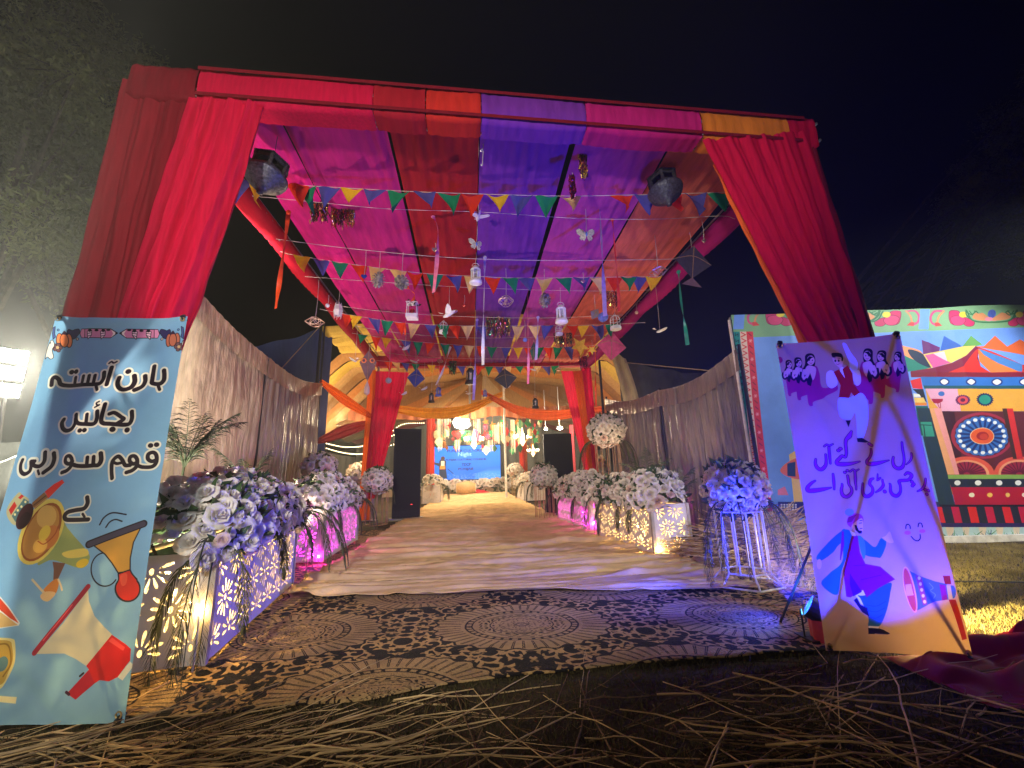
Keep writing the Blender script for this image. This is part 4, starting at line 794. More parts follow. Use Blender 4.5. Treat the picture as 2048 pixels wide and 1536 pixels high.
    c.poly("258,470 490,555 480,600 280,640", (100, 36, 104), G); c.poly("535,418 745,545 490,600", (48, 92, 176), G); c.poly("750,545 850,415 990,520 905,545", (96, 150, 76), G); c.poly("905,545 1010,540 1130,420 1275,548 1430,462 1700,600 2300,420 2600,600 2600,720 1800,700", (222, 98, 44), G); c.poly("280,640 480,600 750,545 910,535 800,650 620,740 380,800", (228, 196, 100), G); c.poly("300,650 400,630 620,735 400,800", (206, 90, 150), G); c.poly("400,630 540,600 580,720", (206, 190, 205), G)
    c.poly("910,540 1100,600 1465,760 2400,700 2500,860 1440,850 1100,850", (206, 50, 36), G); c.poly("130,840 400,800 640,735 800,650 910,540 960,570 940,660 1000,850 150,880", (126, 26, 58), G); c.poly("590,850 760,780 900,600 940,570 930,680 980,780 1100,850", (210, 44, 38), G); c.poly("940,570 1100,700 1300,780 1430,840 1100,850 960,720", (230, 118, 56), G, 0); c.poly("945,568 1010,590 1465,760 1465,840 1420,840 1180,740 1010,640", (70, 124, 190), G)
    c.poly("130,850 2600,850 2600,910 140,910", (122, 24, 44), G); c.poly("255,905 2600,905 2600,1005 280,1010", (46, 108, 188), G); c.poly("285,1008 2600,1005 2600,1045 300,1048", (30, 84, 96), G)
    for x in range(540, 2600, 318): c.ell((x, 962), 66, 42, (30, 50, 120), G); c.poly("%d,962 %d,930 %d,962 %d,996" % (x - 50, x, x + 50, x), (226, 222, 220), G, 24)
    c.poly("130,950 255,915 280,1050 160,1040", (216, 40, 44), G); c.poly("160,1050 285,1050 330,1210", (30, 36, 50), G); c.poly("170,1100 240,1110 260,1140 175,1145", (226, 226, 220), G); c.poly("175,1150 290,1150 320,1210 190,1210", (230, 190, 100), G); c.poly("190,1210 330,1210 330,1245 195,1245", (222, 130, 50), G); c.poly("200,1250 340,1250 420,1600 260,1600", (24, 92, 92), G)
    # wagon front
    c.poly("310,1045 2600,1045 2600,1310 500,1310 700,2300 560,2300", (222, 160, 62), G); c.poly("310,1045 700,1045 740,1310 500,1310 380,1180", (222, 160, 190), G); c.ell((502, 1105), 38, 28, (60, 104, 180), G); c.poly("380,1165 518,1165 515,1195 470,1220 410,1215", (160, 24, 60), G); c.stroke("455,1215 490,1290 490,1215", 8, (160, 24, 60), G)
    def gear(cx, cy, r, c1, c2, c3):
        c.poly([(zG[0] + (cx + r * (1.1 if k % 2 else .92) * math.cos(k * .157)) / zG[2], zG[1] + (cy + .72 * r * (1.1 if k % 2 else .92) * math.sin(k * .157)) / zG[2]) for k in range(40)], c1); c.ell((cx, cy), r * .72, r * .54, c2, G); c.ell((cx, cy), r * .35, r * .26, c3, G)
    gear(762, 1178, 84, (90, 26, 84), (206, 70, 80), (90, 26, 60)); gear(1030, 1172, 104, (30, 44, 84), (40, 140, 120), (40, 140, 120)); gear(1700, 1178, 84, (200, 60, 50), (226, 140, 60), (200, 60, 50)); gear(1960, 1175, 100, (30, 44, 84), (40, 140, 120), (40, 140, 120))
    zh = zH
    c.poly("330,10 3000,10 3000,660 515,660", (92, 34, 42), zh); c.poly("345,15 470,15 560,660 515,660", (60, 24, 34), zh); c.ell((760, 260), 330, 240, (156, 44, 66), zh); c.ell((760, 262), 296, 214, (80, 28, 40), zh)
    def wheel(cx, cy, rx, ry):
        for k in range(20):
            a = k * math.pi / 10; c.ell((cx + rx * .82 * math.cos(a), cy + ry * .82 * math.sin(a)), rx * .19, ry * .19, (54, 104, 180), zh)
        c.ell((cx, cy), rx * .86, ry * .86, (54, 104, 180), zh)
        for k in range(20):
            a = (k + .5) * math.pi / 10; c.stroke([(zh[0] + (cx + rx * f * math.cos(a)) / zh[2], zh[1] + (cy + ry * f * math.sin(a)) / zh[2]) for f in (.46, .78)], 4.4, (24, 48, 110))
            a = k * math.pi / 10; c.ell((cx + rx * .84 * math.cos(a), cy + ry * .84 * math.sin(a)), 22, 18, (226, 230, 232), zh)
        c.ell((cx, cy), rx * .45, ry * .42, (236, 190, 140), zh); c.ell((cx, cy), rx * .42, ry * .39, (222, 88, 46), zh); c.ell((cx, cy), rx * .22, ry * .21, (160, 36, 36), zh); c.ell((cx + 10, cy + 6), rx * .15, ry * .15, (196, 60, 44), zh)
    wheel(755, 265, 285, 205); wheel(1900, 265, 285, 205)
    for cx in (590, 1140, 1700): c.ell((cx, 660), 280, 185, (214, 84, 66), zh); c.ell((cx, 660), 230, 150, (226, 150, 110), zh); c.ell((cx, 660), 200, 130, (150, 36, 60), zh); [c.stroke([(zh[0] + (cx + 40 * math.cos(a)) / zh[2], zh[1] + (660 + 30 * math.sin(a)) / zh[2]), (zh[0] + (cx + 190 * math.cos(a)) / zh[2], zh[1] + (660 + 124 * math.sin(a)) / zh[2])], 2.6, (96, 22, 44)) for a in np.linspace(3.3, 6.1, 12)]
    c.poly("1020,-20 1080,-20 1180,500 1120,500", (200, 44, 44), zh); c.poly("975,-20 1020,-20 1120,500 1080,500", (66, 38, 34), zh)
    c.poly("80,-20 210,-20 400,680 470,980 310,980", (34, 56, 70), zh); c.poly("120,120 230,120 265,270 150,270", (54, 150, 130), zh); c.stroke("150,150 165,270", 8, (20, 50, 50), zh); c.stroke("120,150 230,155", 8, (20, 50, 50), zh); c.poly("212,-20 330,-20 420,300 515,660 395,660", (226, 160, 110), zh); c.poly("255,-20 330,-20 515,660 470,660", (228, 150, 150), zh)
    c.poly("395,662 3000,662 3000,705 400,705", (128, 168, 80), zh); c.poly("400,705 3000,705 3000,790 430,790", (34, 42, 56), zh); c.poly("430,790 3000,790 3000,970 470,970", (176, 24, 52), zh); c.poly("310,970 3000,970 3000,990 315,990", (20, 16, 30), zh); c.poly("-600,990 3000,990 3000,1160 -600,1160", (34, 38, 54), zh); c.poly("-900,1160 3000,1160 3000,1200 -900,1200", (44, 34, 92), zh)
    for x in range(496, 3000, 211): c.ell((x, 746), 33, 26, (226, 228, 226), zh)
    for k, x in enumerate(range(640, 3000, 184)): c.ell((x, 870), 28, 23, (230, 226, 200) if k % 3 == 0 else (232, 190, 90), zh)
    for k, x in enumerate(range(-440, 3000, 173)): c.poly("%d,992 %d,992 %d,1156 %d,1156" % (x, x + 82, x + 120, x + 38), ((216, 40, 34), (196, 28, 66))[k % 2], zh)
    c.poly("-1600,1200 3000,1200 3000,1460 -1600,1460", (170, 200, 205), zh)
    for k in range(26): c.poly("%d,1200 %d,1200 %d,1420" % (-1500 + k * 170, -1420 + k * 170, -1450 + k * 170), (222, 196, 170), zh, al=.8)
    rr = random.Random(9)
    for k in range(330):
        x = rr.uniform(-1600, 2400); h = rr.uniform(90, 230); s = rr.uniform(-.6, .6); gcol = rr.choice(((40, 104, 50), (60, 130, 64), (96, 150, 76), (40, 70, 110), (60, 90, 130)))
        c.stroke("%f,1455 %f,%f %f,%f" % (x, x + s * h * .3, 1455 - h * .6, x + s * h, 1455 - h), (16, 13, 3), gcol, zh, n=9)
    T = thing('mural_cloth', 'huge painted mural cloth with a wheel, flower border and red roof', 'mural', lerp(BL, BR, .5) * np.array([1, 1, 0]))
    m = print_mat('mural_print', c.image('mural_print'), .12, .6, .16, 3.2)
    def fn(u, v):
        s = u * L; d0 = .03 * N3(s * .8, v * 1.6) + .012 * math.sin(s * 9 + v * 2) * .4 - .03 * math.sin(math.pi * v)
        for f in (.9, 1.75, 2.2, 2.62, 3.05, 3.5): d0 += .012 * math.exp(-abs(s - f - .1 * v) * 26)
        return cl.P(u, v, d0) + np.array([0, 0, -.02 * abs(math.sin(s * 1.6)) if v == 0 else 0])
    MB().grid(fn, 150, 70, uv=True).build('printed_cloth', m, T, True)
    for k in range(4):
        p = cl.P(k / 3, 0, -.08); MB().bar((p[0], p[1], 0), (p[0], p[1], p[2] - .06), .024, 8).build('frame_post', white_m if k == 0 else steel, T)
    MB().bar(cl.P(0, .01, -.07), cl.P(1, .01, -.07), .022, 8).build('frame_rail', steel, T)
    MB().box(lerp(BL, BR, .5) * np.array([1, 1, 0]) + cl.n * .02 + np.array([0, 0, .03]), (L, .10, .09), rotz(math.atan2(d[1], d[0]))).build('bottom_board', mat('pale_board', (.62, .60, .56), .7, var=.3, scale=8), T)
mural()
# ------------------------------------------------------------------ roses, leaves, fronds
def rose_mesh(seed):
    r = random.Random(seed); b = MB()
    for k, (rad, n, h, open_) in enumerate(((.16, 3, .52, .05), (.34, 4, .50, .16), (.58, 5, .40, .34), (.84, 6, .22, .62))):
        for j in range(n):
            a = 6.283 * j / n + k * .7 + r.uniform(-.2, .2); sp = 6.283 / n * .66; hh = h + r.uniform(-.07, .07); tw = r.uniform(-.25, .25); oo = open_ + r.uniform(-.06, .1)
            def fn(u, v):
                q = a + (u - .5) * sp * 2 * (.55 + .45 * math.sin(v * 2.2)); rr = rad * (.35 + .65 * v ** .6) + oo * v * v * .45 + .05 * math.sin(u * 9 + seed + j) * v
                z = -.35 + (hh + .35) * v - oo * .55 * v ** 3 * (1 + .6 * abs(u - .5)) + tw * (u - .5) * v * .3 + .04 * math.cos(u * 12 + j) * v - .28 * (u - .5) ** 2 * v
                return (rr * math.cos(q), rr * math.sin(q), z)
            b.grid(fn, 4, 4)
    b.ball((0, 0, .1), (.13, .13, .3), 6, 4); b.lathe([(.0, -.5), (.3, -.42), (.42, -.25)], (0, 0, 0), 8)
    return np_mesh('rose', np.vstack(b.v), b.f, True)
petal = mat('white_petal', (.78, .73, .66), .75, var=.10, scale=3, trans=.25, spec=.15); petal2 = mat('blush_petal', (.74, .56, .48), .75, var=.12, scale=3, trans=.25, spec=.15)
ROSES = [rose_mesh(s) for s in range(6)]
for i, me in enumerate(ROSES): me.materials.append(petal if i < 5 else petal2)
leafm = mat('silk_leaf', (.045, .085, .03), .55, var=.4, scale=9, trans=.15); dryleaf = mat('dry_frond', (.055, .065, .03), .7, var=.4, scale=9, trans=.15); palm = mat('palm_green', (.035, .06, .028), .6, var=.3, scale=9, trans=.15)
def leaf_quads(b, c, n, size, r):
    d = Vector((r.uniform(-1, 1), r.uniform(-1, 1), r.uniform(-.4, 1))).normalized(); s = d.cross(Vector((r.uniform(-1, 1), r.uniform(-1, 1), r.uniform(-1, 1)))).normalized(); L = size * r.uniform(.7, 1.3); c = Vector(c)
    nn = d.cross(s) * L * .18
    P = [c, c + d * L * .4 + s * L * .26 + nn, c + d * L, c + d * L * .4 - s * L * .26 + nn, c + d * L * .5 - nn * .3]
    b.add([tuple(p) for p in P], [(0, 1, 4), (1, 2, 4), (2, 3, 4), (3, 0, 4)])
def put_rose(t, c, nrm, r, rs):
    q = Vector(nrm).to_track_quat('Z', 'Y').to_matrix() @ Matrix.Rotation(rs.uniform(0, 6.28), 3, 'Z')
    k = rs.choice((0, 0, 1, 1, 2, 2, 3, 3, 4, 4, 5) if rs.random() < .7 else (0, 1, 2, 3, 4))
    return link_mesh('rose', ROSES[k], None, t, Matrix.LocRotScale(Vector(c), q, (r, r, r * rs.uniform(.85, 1.15))))
def frond(t, p, d, L, droop, m=None, leaf=.15, n=26, wid=.006, name='frond', side=1.0, r=random):
    p = np.array(p, float); d = _n(np.array(d, float)); P = [p]; v = d.copy()
    for k in range(n): v = v + np.array([0, 0, -droop / n * 2.0]) + np.array([r.uniform(-1, 1), r.uniform(-1, 1), 0]) * .02; v = _n(v); P.append(P[-1] + v * L / n)
    P = np.array(P); b = MB(); b.tube(P, np.linspace(.006, .0015, len(P)), 4)
    for k in range(3, n + 1):
        T = _n(P[k] - P[k - 1]); s = np.cross(T, [0, 0, 1.]); s = _n(s) if np.linalg.norm(s) > .05 else np.array([1., 0, 0])
        f = k / n; ll = leaf * math.sin(math.pi * (.12 + .86 * f)) ** .7
        for sg in (-1, 1):
            for q in range(2):
                dd = _n(T * r.uniform(.7, 1.1) + s * sg * side * r.uniform(.45, .9) + np.array([0, 0, r.uniform(-.75, -.1)])); a = lerp(P[k - 1], P[k], q * .5); e = a + dd * ll * r.uniform(.8, 1.15); e2 = e + np.array([0, 0, -ll * .22]); w_ = np.cross(dd, s) ; w_ = _n(w_) * wid * .6
                mid = lerp(a, e, .5) + np.array([0, 0, ll * .04]); b.add([a - w_ * .4, a + w_ * .4, mid + w_, e2, mid - w_], [(0, 1, 2, 4), (4, 2, 3)])
    return b.build(name, m or dryleaf, t)
def arrangement(label, base, samples, rr, leaves, fronds, seed, leafsize=.105, cat='flower arrangement', group='white rose arrangements'):
    rs = random.Random(seed); T = thing('rose_arrangement', label, cat, base, group)
    samples = sorted(samples, key=lambda s: np.linalg.norm(np.array(s[0]) - EYE) - .35 * float(np.dot(s[1], _n(EYE - np.array(s[0])))))
    for c, n in samples[:100]: put_rose(T, c, n, rr * rs.uniform(.62, 1.22), rs)
    if len(samples) > 100:
        V = []; Fc = []; k0 = 0
        for c, n in samples[100:]:
            me = ROSES[rs.randrange(5)]; v = np.zeros(len(me.vertices) * 3); me.vertices.foreach_get('co', v); q = np.array(Vector(n).to_track_quat('Z', 'Y').to_matrix()); V.append(v.reshape(-1, 3) @ q.T * rr * rs.uniform(.8, 1.15) + np.array(c)); Fc += [tuple(i + k0 for i in p.vertices) for p in me.polygons]; k0 += len(me.vertices)
        bb = MB().add(np.vstack(V), Fc).build('farther_roses', petal, T, True); bb['kind'] = 'stuff'
    b = MB()
    for c, n in leaves: leaf_quads(b, c, n, leafsize, rs)
    b.build('foliage', leafm, T)
    for f in fronds: frond(T, *f, r=rs)
    return T
def dome(a, c, out, wd, z, hts, n, seed, rr, bias=1):
    """roses scattered over the mound above a planter running a-c, out = away from the aisle"""
    rs = random.Random(seed); a, c = np.array(a, float), np.array(c, float); d = c - a; L = np.linalg.norm(d); d /= L; o = np.array(out, float); S = []; Lf = []; tries = 0; pts = []
    def surf(u, th):
        h = np.interp(u, (0, .5, 1), hts); w_ = wd / 2 + .10; e = min(1, 6 * min(u + .06, 1.06 - u)) ** .5
        x = w_ * math.cos(th) * (.75 + .25 * e); zz = z + (h * e) * math.sin(th) if th > 0 else z + .18 * math.sin(th)
        p2 = a[:2] + d[:2] * (u * L) + o[:2] * (wd / 2 - x); nr = np.array([-o[0] * math.cos(th), -o[1] * math.cos(th), max(.15, math.sin(th))]) + np.array([d[0], d[1], 0]) * (u - .5) * 1.6
        return np.array([p2[0], p2[1], zz]), _n(nr)
    while len(S) < n and tries < n * 60:
        tries += 1; u = rs.uniform(-.03, 1.03); th = rs.uniform(-.35, 2.3)
        if rs.random() < .15: u = rs.uniform(-.06, .1)
        p, nr = surf(u, th)
        if any(np.linalg.norm(p - q) < rr * 1.45 for q in pts): continue
        pts.append(p); S.append((p + nr * rs.uniform(-.02, .04), _n(nr + np.array([rs.uniform(-.4, .4) for _ in range(3)]))))
    for k in range(n * 5):
        u = rs.uniform(-.02, 1.02); th = rs.uniform(-.4, 3.3); p, nr = surf(u, th); Lf.append((p - nr * rs.uniform(.0, .07), nr))
    return S, Lf
def ball_pts(c, R, n, rr, seed, flat=.85):
    rs = random.Random(seed); S = []; Lf = []; pts = []; tries = 0
    while len(S) < n and tries < n * 60:
        tries += 1; v = _n(np.array([rs.gauss(0, 1), rs.gauss(0, 1), rs.gauss(.25, 1)])); p = np.array(c) + v * R * np.array([1, 1, flat])
        if any(np.linalg.norm(p - q) < rr * 1.5 for q in pts): continue
        pts.append(p); S.append((p, v))
    for k in range(n * 4): v = _n(np.array([rs.gauss(0, 1), rs.gauss(0, 1), rs.gauss(0, 1)])); Lf.append((np.array(c) + v * R * .85, v))
    return S, Lf

# ------------------------------------------------------------------ pierced planter boxes with lamps inside
panel_m = mat('pierced_white_board', (.66, .62, .60), .5, var=.08, scale=6, bump=.15, bscale=12); trim_m = mat('box_trim', (.40, .37, .34), .5); inner_m = mat('box_lining', (.78, .74, .66), .8)
PAN = {}
def jali(L, H):
    key = (round(L, 2), round(H, 2))
    if key in PAN: return PAN[key]
    cu = bpy.data.curves.new('panel', 'CURVE'); cu.dimensions = '2D'; cu.fill_mode = 'BOTH'; cu.extrude = .004
    def loop(P):
        s = cu.splines.new('POLY'); s.points.add(len(P) - 1); s.use_cyclic_u = True
        for i, (x, y) in enumerate(P): s.points[i].co = (x, y, 0, 1)
    loop([(0, 0), (L, 0), (L, H), (0, H)])
    R = .128; dx, dy = .268, .232; row = 0; y = .10
    while y < H + .1:
        x = .06 + (dx / 2 if row % 2 else 0)
        while x < L + .1:
            for k in range(12):
                a = 2 * math.pi * k / 12 + .13; r0, r1 = .040, R * (1.0 if k % 2 else .86); w_ = .0098; P = []
                for t, ww in ((0, .3), (.3, .62), (.65, 1.0), (.88, .85), (1, .3), (1, -.3), (.88, -.85), (.65, -1.0), (.3, -.62), (0, -.3)):
                    rr = r0 + (r1 - r0) * t; P.append((x + rr * math.cos(a) - ww * w_ * math.sin(a), y + rr * math.sin(a) + ww * w_ * math.cos(a)))
                if all(.022 < p[0] < L - .022 and .022 < p[1] < H - .022 for p in P): loop(P)
            if .05 < x < L - .05 and .05 < y < H - .05: loop([(x + .014 * math.cos(t), y + .022 * math.sin(t)) for t in np.linspace(0, 6.28, 9)[:-1]])
            x += dx
        y += dy; row += 1
    o = bpy.data.objects.new('tmp', cu); COL.objects.link(o); dg = bpy.context.evaluated_depsgraph_get(); me = bpy.data.meshes.new_from_object(o.evaluated_get(dg)); bpy.data.objects.remove(o); bpy.data.curves.remove(cu)
    me.name = 'pierced_panel'; me.materials.clear(); me.materials.append(panel_m); PAN[key] = me; return me
def planter(label, a, c, side, wd, H, lampcol, watts, lampz=.36, mid=1.0):
    a, c = np.array([*a, 0.]), np.array([*c, 0.]); d = _n(c - a); o = np.array([-d[1], d[0], 0.]); o = o if o[0] * side > 0 else -o; L = np.linalg.norm(c - a)
    T = thing('planter_box', label, 'planter', lerp(a, c, .5) + o * wd / 2, 'pierced planter boxes along the aisle'); z0 = .045
    def place(p, ax):
        nn = np.cross(ax, [0, 0, 1.]); M = Matrix(((ax[0], 0, nn[0], p[0]), (ax[1], 0, nn[1], p[1]), (ax[2], 1, nn[2], p[2] + z0), (0, 0, 0, 1))); return M
    i_ = .02
    for p, ax, l in ((a + d * i_, d, L - 2 * i_), (a + o * wd + d * i_, d, L - 2 * i_), (a + o * i_, o, wd - 2 * i_), (c + o * i_, o, wd - 2 * i_)):
        link_mesh('pierced_panel', jali(l, H), None, T, place(p, ax))
    M = np.array([d, o, [0, 0, 1.]]).T
    for p in (a, c, a + o * wd, c + o * wd): MB().box(p + np.array([0, 0, z0 + H / 2]), (.04, .04, H + .01), M).build('corner_post', trim_m, T)
    MB().box(lerp(a, c, .5) + o * wd / 2 + np.array([0, 0, z0 + .012]), (L - .05, wd - .05, .012), M).build('box_floor', inner_m, T)
    MB().box(lerp(a, c, .5) + o * wd / 2 + np.array([0, 0, z0 + H - .04]), (L - .05, wd - .05, .012), M).build('flower_foam', mat('florist_foam', (.05, .09, .04), .9), T)
    if watts:
        for k, (s, e, zz) in enumerate(((.14, 1.0, lampz), (L * .5, .8 * mid, .3), (L * .84, .8 * mid, .3))):
            p = a + d * s + o * wd * (.26 if k == 0 else .5) + np.array([0, 0, zz]); l = light('lamp_glow', 'POINT', p + np.array([0, 0, .05]), watts * e, lampcol, size=.012)
            mm = mat('led_magenta' if lampcol[1] < .1 else 'led_yellow', (1, 1, 1), emit=tuple(lampcol) + (160,)); MB().ball(p, .022 if k == 0 else .012, 8, 6).build('led_bulb', mm, T).visible_shadow = True
            MB().bar((p[0], p[1], z0 + .02), p - np.array([0, 0, .03]), .006, 5).build('lamp_stem', trim_m, T)
        p = a - d * .05 + o * .035 + np.array([0, 0, lampz]); light('lamp_glow', 'SPOT', p - d * .03 + np.array([0, 0, .03]), watts * (.3 if lampcol[1] > .1 else .25), lampcol, p - d + o * -.4 - np.array([0, 0, .5]), .01, 150, .8)
        MB().ball(p, .016, 8, 6).build('led_bulb', mm, T); MB().bar((p[0], p[1], .01), p - np.array([0, 0, .02]), .006, 5).build('lamp_stem', trim_m, T)
    return a, c, o
YW = (1, .60, .17)
P1 = planter('near planter box of pierced white board beside the blue banner', (-1.67, 3.05), (-1.94, 5.02), -1, .62, .66, YW, 20)
P2 = planter('planter box glowing magenta near the orange rear drape', (-2.04, 6.26), (-2.09, 8.2), -1, .6, .70, (1,   .02, .75), 26, .12)
P3 = planter('planter box glowing yellow beside the straw heap', (2.41, 5.48), (2.22, 7.3), 1, .54, .64, YW, 18, .12)
P4 = planter('planter box glowing magenta beside the black standee', (2.21, 7.75), (2.11, 10.14), 1, .5, .60, (1, .02, .75), 26, .2)
p5a = at(844, 1010, Z=0); P5 = planter('small dark pierced planter behind the black standee and below the red pillar', (p5a[0] + .75, p5a[1]), (p5a[0] + .75, p5a[1] + 1.6), -1, .75, .72, YW, 0)
p6a = at(1049, 1004, Z=0); P6 = planter('small pale pierced planter beyond the small flower stand', (p6a[0], p6a[1]), (p6a[0] - .1, p6a[1] + 1.8), 1, .9, .72, YW, 0)
# ---- arrangements
rs0 = random.Random(21)
def hang(px, py, Y, dx, dy, L, droop, **k): p = at(px, py, Y=Y); return (p, (dx, dy, .25), L, droop)
S, Lf = dome(P1[0], P1[1], P1[2], .62, .74, (.36, .50, .38), 260, 3, .066)
arrangement('largest mound of white roses overflowing the near planter box', (-2.0, 4.0, .72), S, .070, Lf,
    [((-1.70, 3.12, .74), (.2, -.5, .1), .80, 2.6), ((-1.70, 3.08, .76), (.05, -.6, .05), .95, 2.8), ((-1.74, 3.06, .72), (-.3, -.55, 0), .82, 2.7), ((-1.66, 3.14, .74), (.45, -.2, .0), .70, 2.4), ((-1.72, 3.05, .78), (.15, -.4, .3), 1.05, 2.6),
     ((-1.78, 4.0, .74), (.7, -.1, .1), .50, 2.3), ((-1.84, 4.75, .80), (.8, -.3, .5), .85, 1.9), ((-1.86, 4.8, .80), (.7, -.7, .4), .80, 2.2), ((-1.88, 4.9, .80), (.9, .1, .4), .95, 1.7), ((-1.84, 4.6, .76), (.8, .1, .2), .62, 2.3), ((-1.90, 4.95, .84), (1, .3, .5), 1.0, 1.7)], 31)
S, Lf = dome(P2[0], P2[1], P2[2], .6, .76, (.40, .50, .34), 170, 5, .070)
arrangement('mound of roses tinted pink and violet over a magenta planter', (-2.35, 7.2, .76), S, .075, Lf, [((-2.06, 6.3, .78), (.5, -.6, .1), .65, 2.5), ((-2.06, 6.5, .78), (.7, -.2, .1), .60, 2.4), ((-2.08, 7.2, .78), (.8, -.1, .3), .70, 2.0), ((-2.08, 8.0, .8), (.9, -.1, .4), .75, 2.0), ((-2.1, 8.1, .8), (.8, .3, .3), .8, 1.8)], 32)
S, Lf = dome(P3[0], P3[1], P3[2], .54, .70, (.46, .36, .36), 140, 7, .070)
arrangement('mound of white roses turning blue over the yellow lit planter', (2.6, 6.4, .7), S, .075, Lf, [((2.36, 6.2, .72), (-.6, -.2, .2), .55, 2.2), ((2.30, 6.7, .74), (-.7, .1, .2), .7, 2.0), ((2.28, 7.0, .72), (-.5, -.5, .2), .75, 2.3), ((2.25, 7.25, .74), (-.8, .2, .3), .65, 2.2), ((2.38, 5.9, .7), (-.5, -.2, .1), .5, 2.4)], 33)
S, Lf = dome(P4[0], P4[1], P4[2], .5, .66, (.44, .46, .34), 130, 9, .075)
arrangement('dusky mound of roses over the magenta planter beside the standee', (2.4, 9, .66), S, .082, Lf, [((2.18, 8.2, .7), (-.6, -.2, .2), .6, 2.3), ((2.14, 9.2, .7), (-.7, .1, .2), .6, 2.2), ((2.12, 10.0, .7), (-.8, -.1, .4), .7, 1.9), ((2.2, 7.8, .68), (-.3, -.6, .1), .6, 2.4)], 34)
for (a, c, o), wd, lab, sd in ((P5, .75, 'bunch of cream roses on the small dark planter', 41), (P6, .9, 'bunch of cream roses with drooping fronds on the small pale planter', 43)):
    S, Lf = dome(a, c, o, wd, .76, (.42, .42, .3), 46, sd, .11); arrangement(lab, lerp(a, c, .5) + o * wd / 2 + np.array([0, 0, .75]), S, .12, Lf, [(a + np.array([0, 0, .8]) + o * wd * q, (ss, -.3, .4), .9, 2.2) for q, ss in ((0, .7 if o[0] < 0 else -.7), (.2, .3 if o[0] < 0 else -.4), (.05, .9 if o[0] < 0 else -.9))], sd)
# upright palms behind the mounds
def palm_plant(label, p, h, n, seed, tilt=(0, 0)):
    r = random.Random(seed); T = thing('palm_plant', label, 'plant', (p[0], p[1], .03), 'upright palms behind the flowers')
    MB().tube(spline([(p[0], p[1], .03), (p[0] + tilt[0] * .3, p[1], h * .5), (p[0] + tilt[0], p[1], h)], 8), np.linspace(.016, .009, 8), 6).build('stem', palm, T)
    for k in range(n):
        a = k * 6.283 / n + r.uniform(-.3, .3); frond(T, (p[0] + tilt[0], p[1] + tilt[1], h - r.uniform(0, .15)), (.42 * math.cos(a), .42 * math.sin(a), 1.1), r.uniform(.5, .75), r.uniform(.15, .9), palm, .20, 18, .006, r=r)
    return T
palm_plant('tall palm standing behind the largest rose mound beside the gold curtain', (-2.55, 4.0), 1.42, 10, 2)
palm_plant('slim palm rising between the gold curtain panels behind the roses', (-2.75, 5.5), 1.05, 5, 4)
palm_plant('dark palm behind the roses on the yellow lit planter', (3.05, 6.9), .95, 8, 6)
palm_plant('low palm behind the roses close to the pleated satin wall', (3.2, 6.3), .75, 6, 8)
# ---- flower stands
gilt = mat('gilded_rod', (.42, .24, .14), .4, .6)
def rod_stand(label, p, h, r, m, n=10, splay=True):
    T = thing('flower_stand', label, 'flower stand', (p[0], p[1], .04), 'metal flower stands'); c = np.array([p[0], p[1], 0])
    def ring(z, rad, k=6): return [c + np.array([rad * math.cos(t), rad * math.sin(t), z]) for t in np.linspace(.26, 6.283 + .26, k + 1)]
    MB().tube(ring(h, r), .009, 6, False).build('top_ring', m, T); zb = .22 * h if splay else .05
    MB().tube(ring(zb, r), .008, 6, False).build('lower_ring', m, T)
    for k in range(n):
        t = .26 + 6.283 * k / n; q = c + np.array([r * math.cos(t), r * math.sin(t), 0]); q = q if n % 6 else q * 1
        if splay and k % 2 == 0:
            e = c + np.array([r * 1.45 * math.cos(t), r * 1.45 * math.sin(t), .045]); MB().tube([q + [0, 0, h], q + [0, 0, zb], e], .009, 6).build('leg', m, T)
        else: MB().bar(q + [0, 0, h], q + [0, 0, zb], .007, 6).build('rod', m, T)
    MB().tube(ring(.05, r * (1.45 if splay else 1)), .009, 6, False).build('base_ring', m, T)
    b = MB(); 
    for t in np.linspace(0, 3.14, 4)[:-1]: b.bar(c + np.array([r * math.cos(t), r * math.sin(t), h]), c - np.array([r * math.cos(t), r * math.sin(t), -h]), .006, 5)
    b.build('top_bars', m, T); return T
def stand_with_ball(lab1, lab2, p, h, r, R, n, m, seed, splay, fr, rr=.09):
    rod_stand(lab1, p, h, r, m, 12, splay); c = (p[0], p[1], h + R * .75); S, Lf = ball_pts(c, R, n, rr * .9, seed)
    arrangement(lab2, (p[0], p[1], h), S, rr, Lf, [((p[0] + R * .7 * math.cos(a), p[1] + R * .7 * math.sin(a), h + .1), (math.cos(a), math.sin(a), .2), L, dr) for a, L, dr in fr], seed)
stand_with_ball('white metal flower stand lit blue in front of the straw heap', 'ball of white roses glowing blue on the front flower stand', (2.66, 4.02), .72, .215, .30, 90, white_m, 51, True, [(0.0, .85, 2.4), (.3, .8, 2.5), (-.5, .8, 2.6), (3.5, .9, 2.7), (3.8, .8, 2.8), (4.2, .75, 2.8)], .066)
stand_with_ball('gilded rod stand close before the tall black standee', 'ball of mauve roses before the tall black standee', (-2.27, 10.6), .82, .27, .36, 90, gilt, 52, False, [(2.6, .6, 2.4), (3.2, .7, 2.4), (.3, .5, 2.5)], .078)
stand_with_ball('gilded rod stand with thin legs on the edge of the runner', 'ball of dusky roses before the shorter black standee', (1.84, 10.4), .82, .24, .34, 84, gilt, 53, False, [(2.2, .6, 2.3), (2.8, .6, 2.4)], .078)
stand_with_ball('tallest gilded stand between the satin wall and rear drape', 'violet topped rose ball with drooping fronds on the tallest stand', (3.08, 9.0), 1.72, .27, .42, 96, gilt, 54, False, [(.1, .9, 2.2), (.6, .8, 2.3), (-.4, .9, 2.2), (3.0, .9, 2.0), (3.4, 1.0, 2.2), (-1.0, .8, 2.5), (2.6, .8, 1.8)], .082)
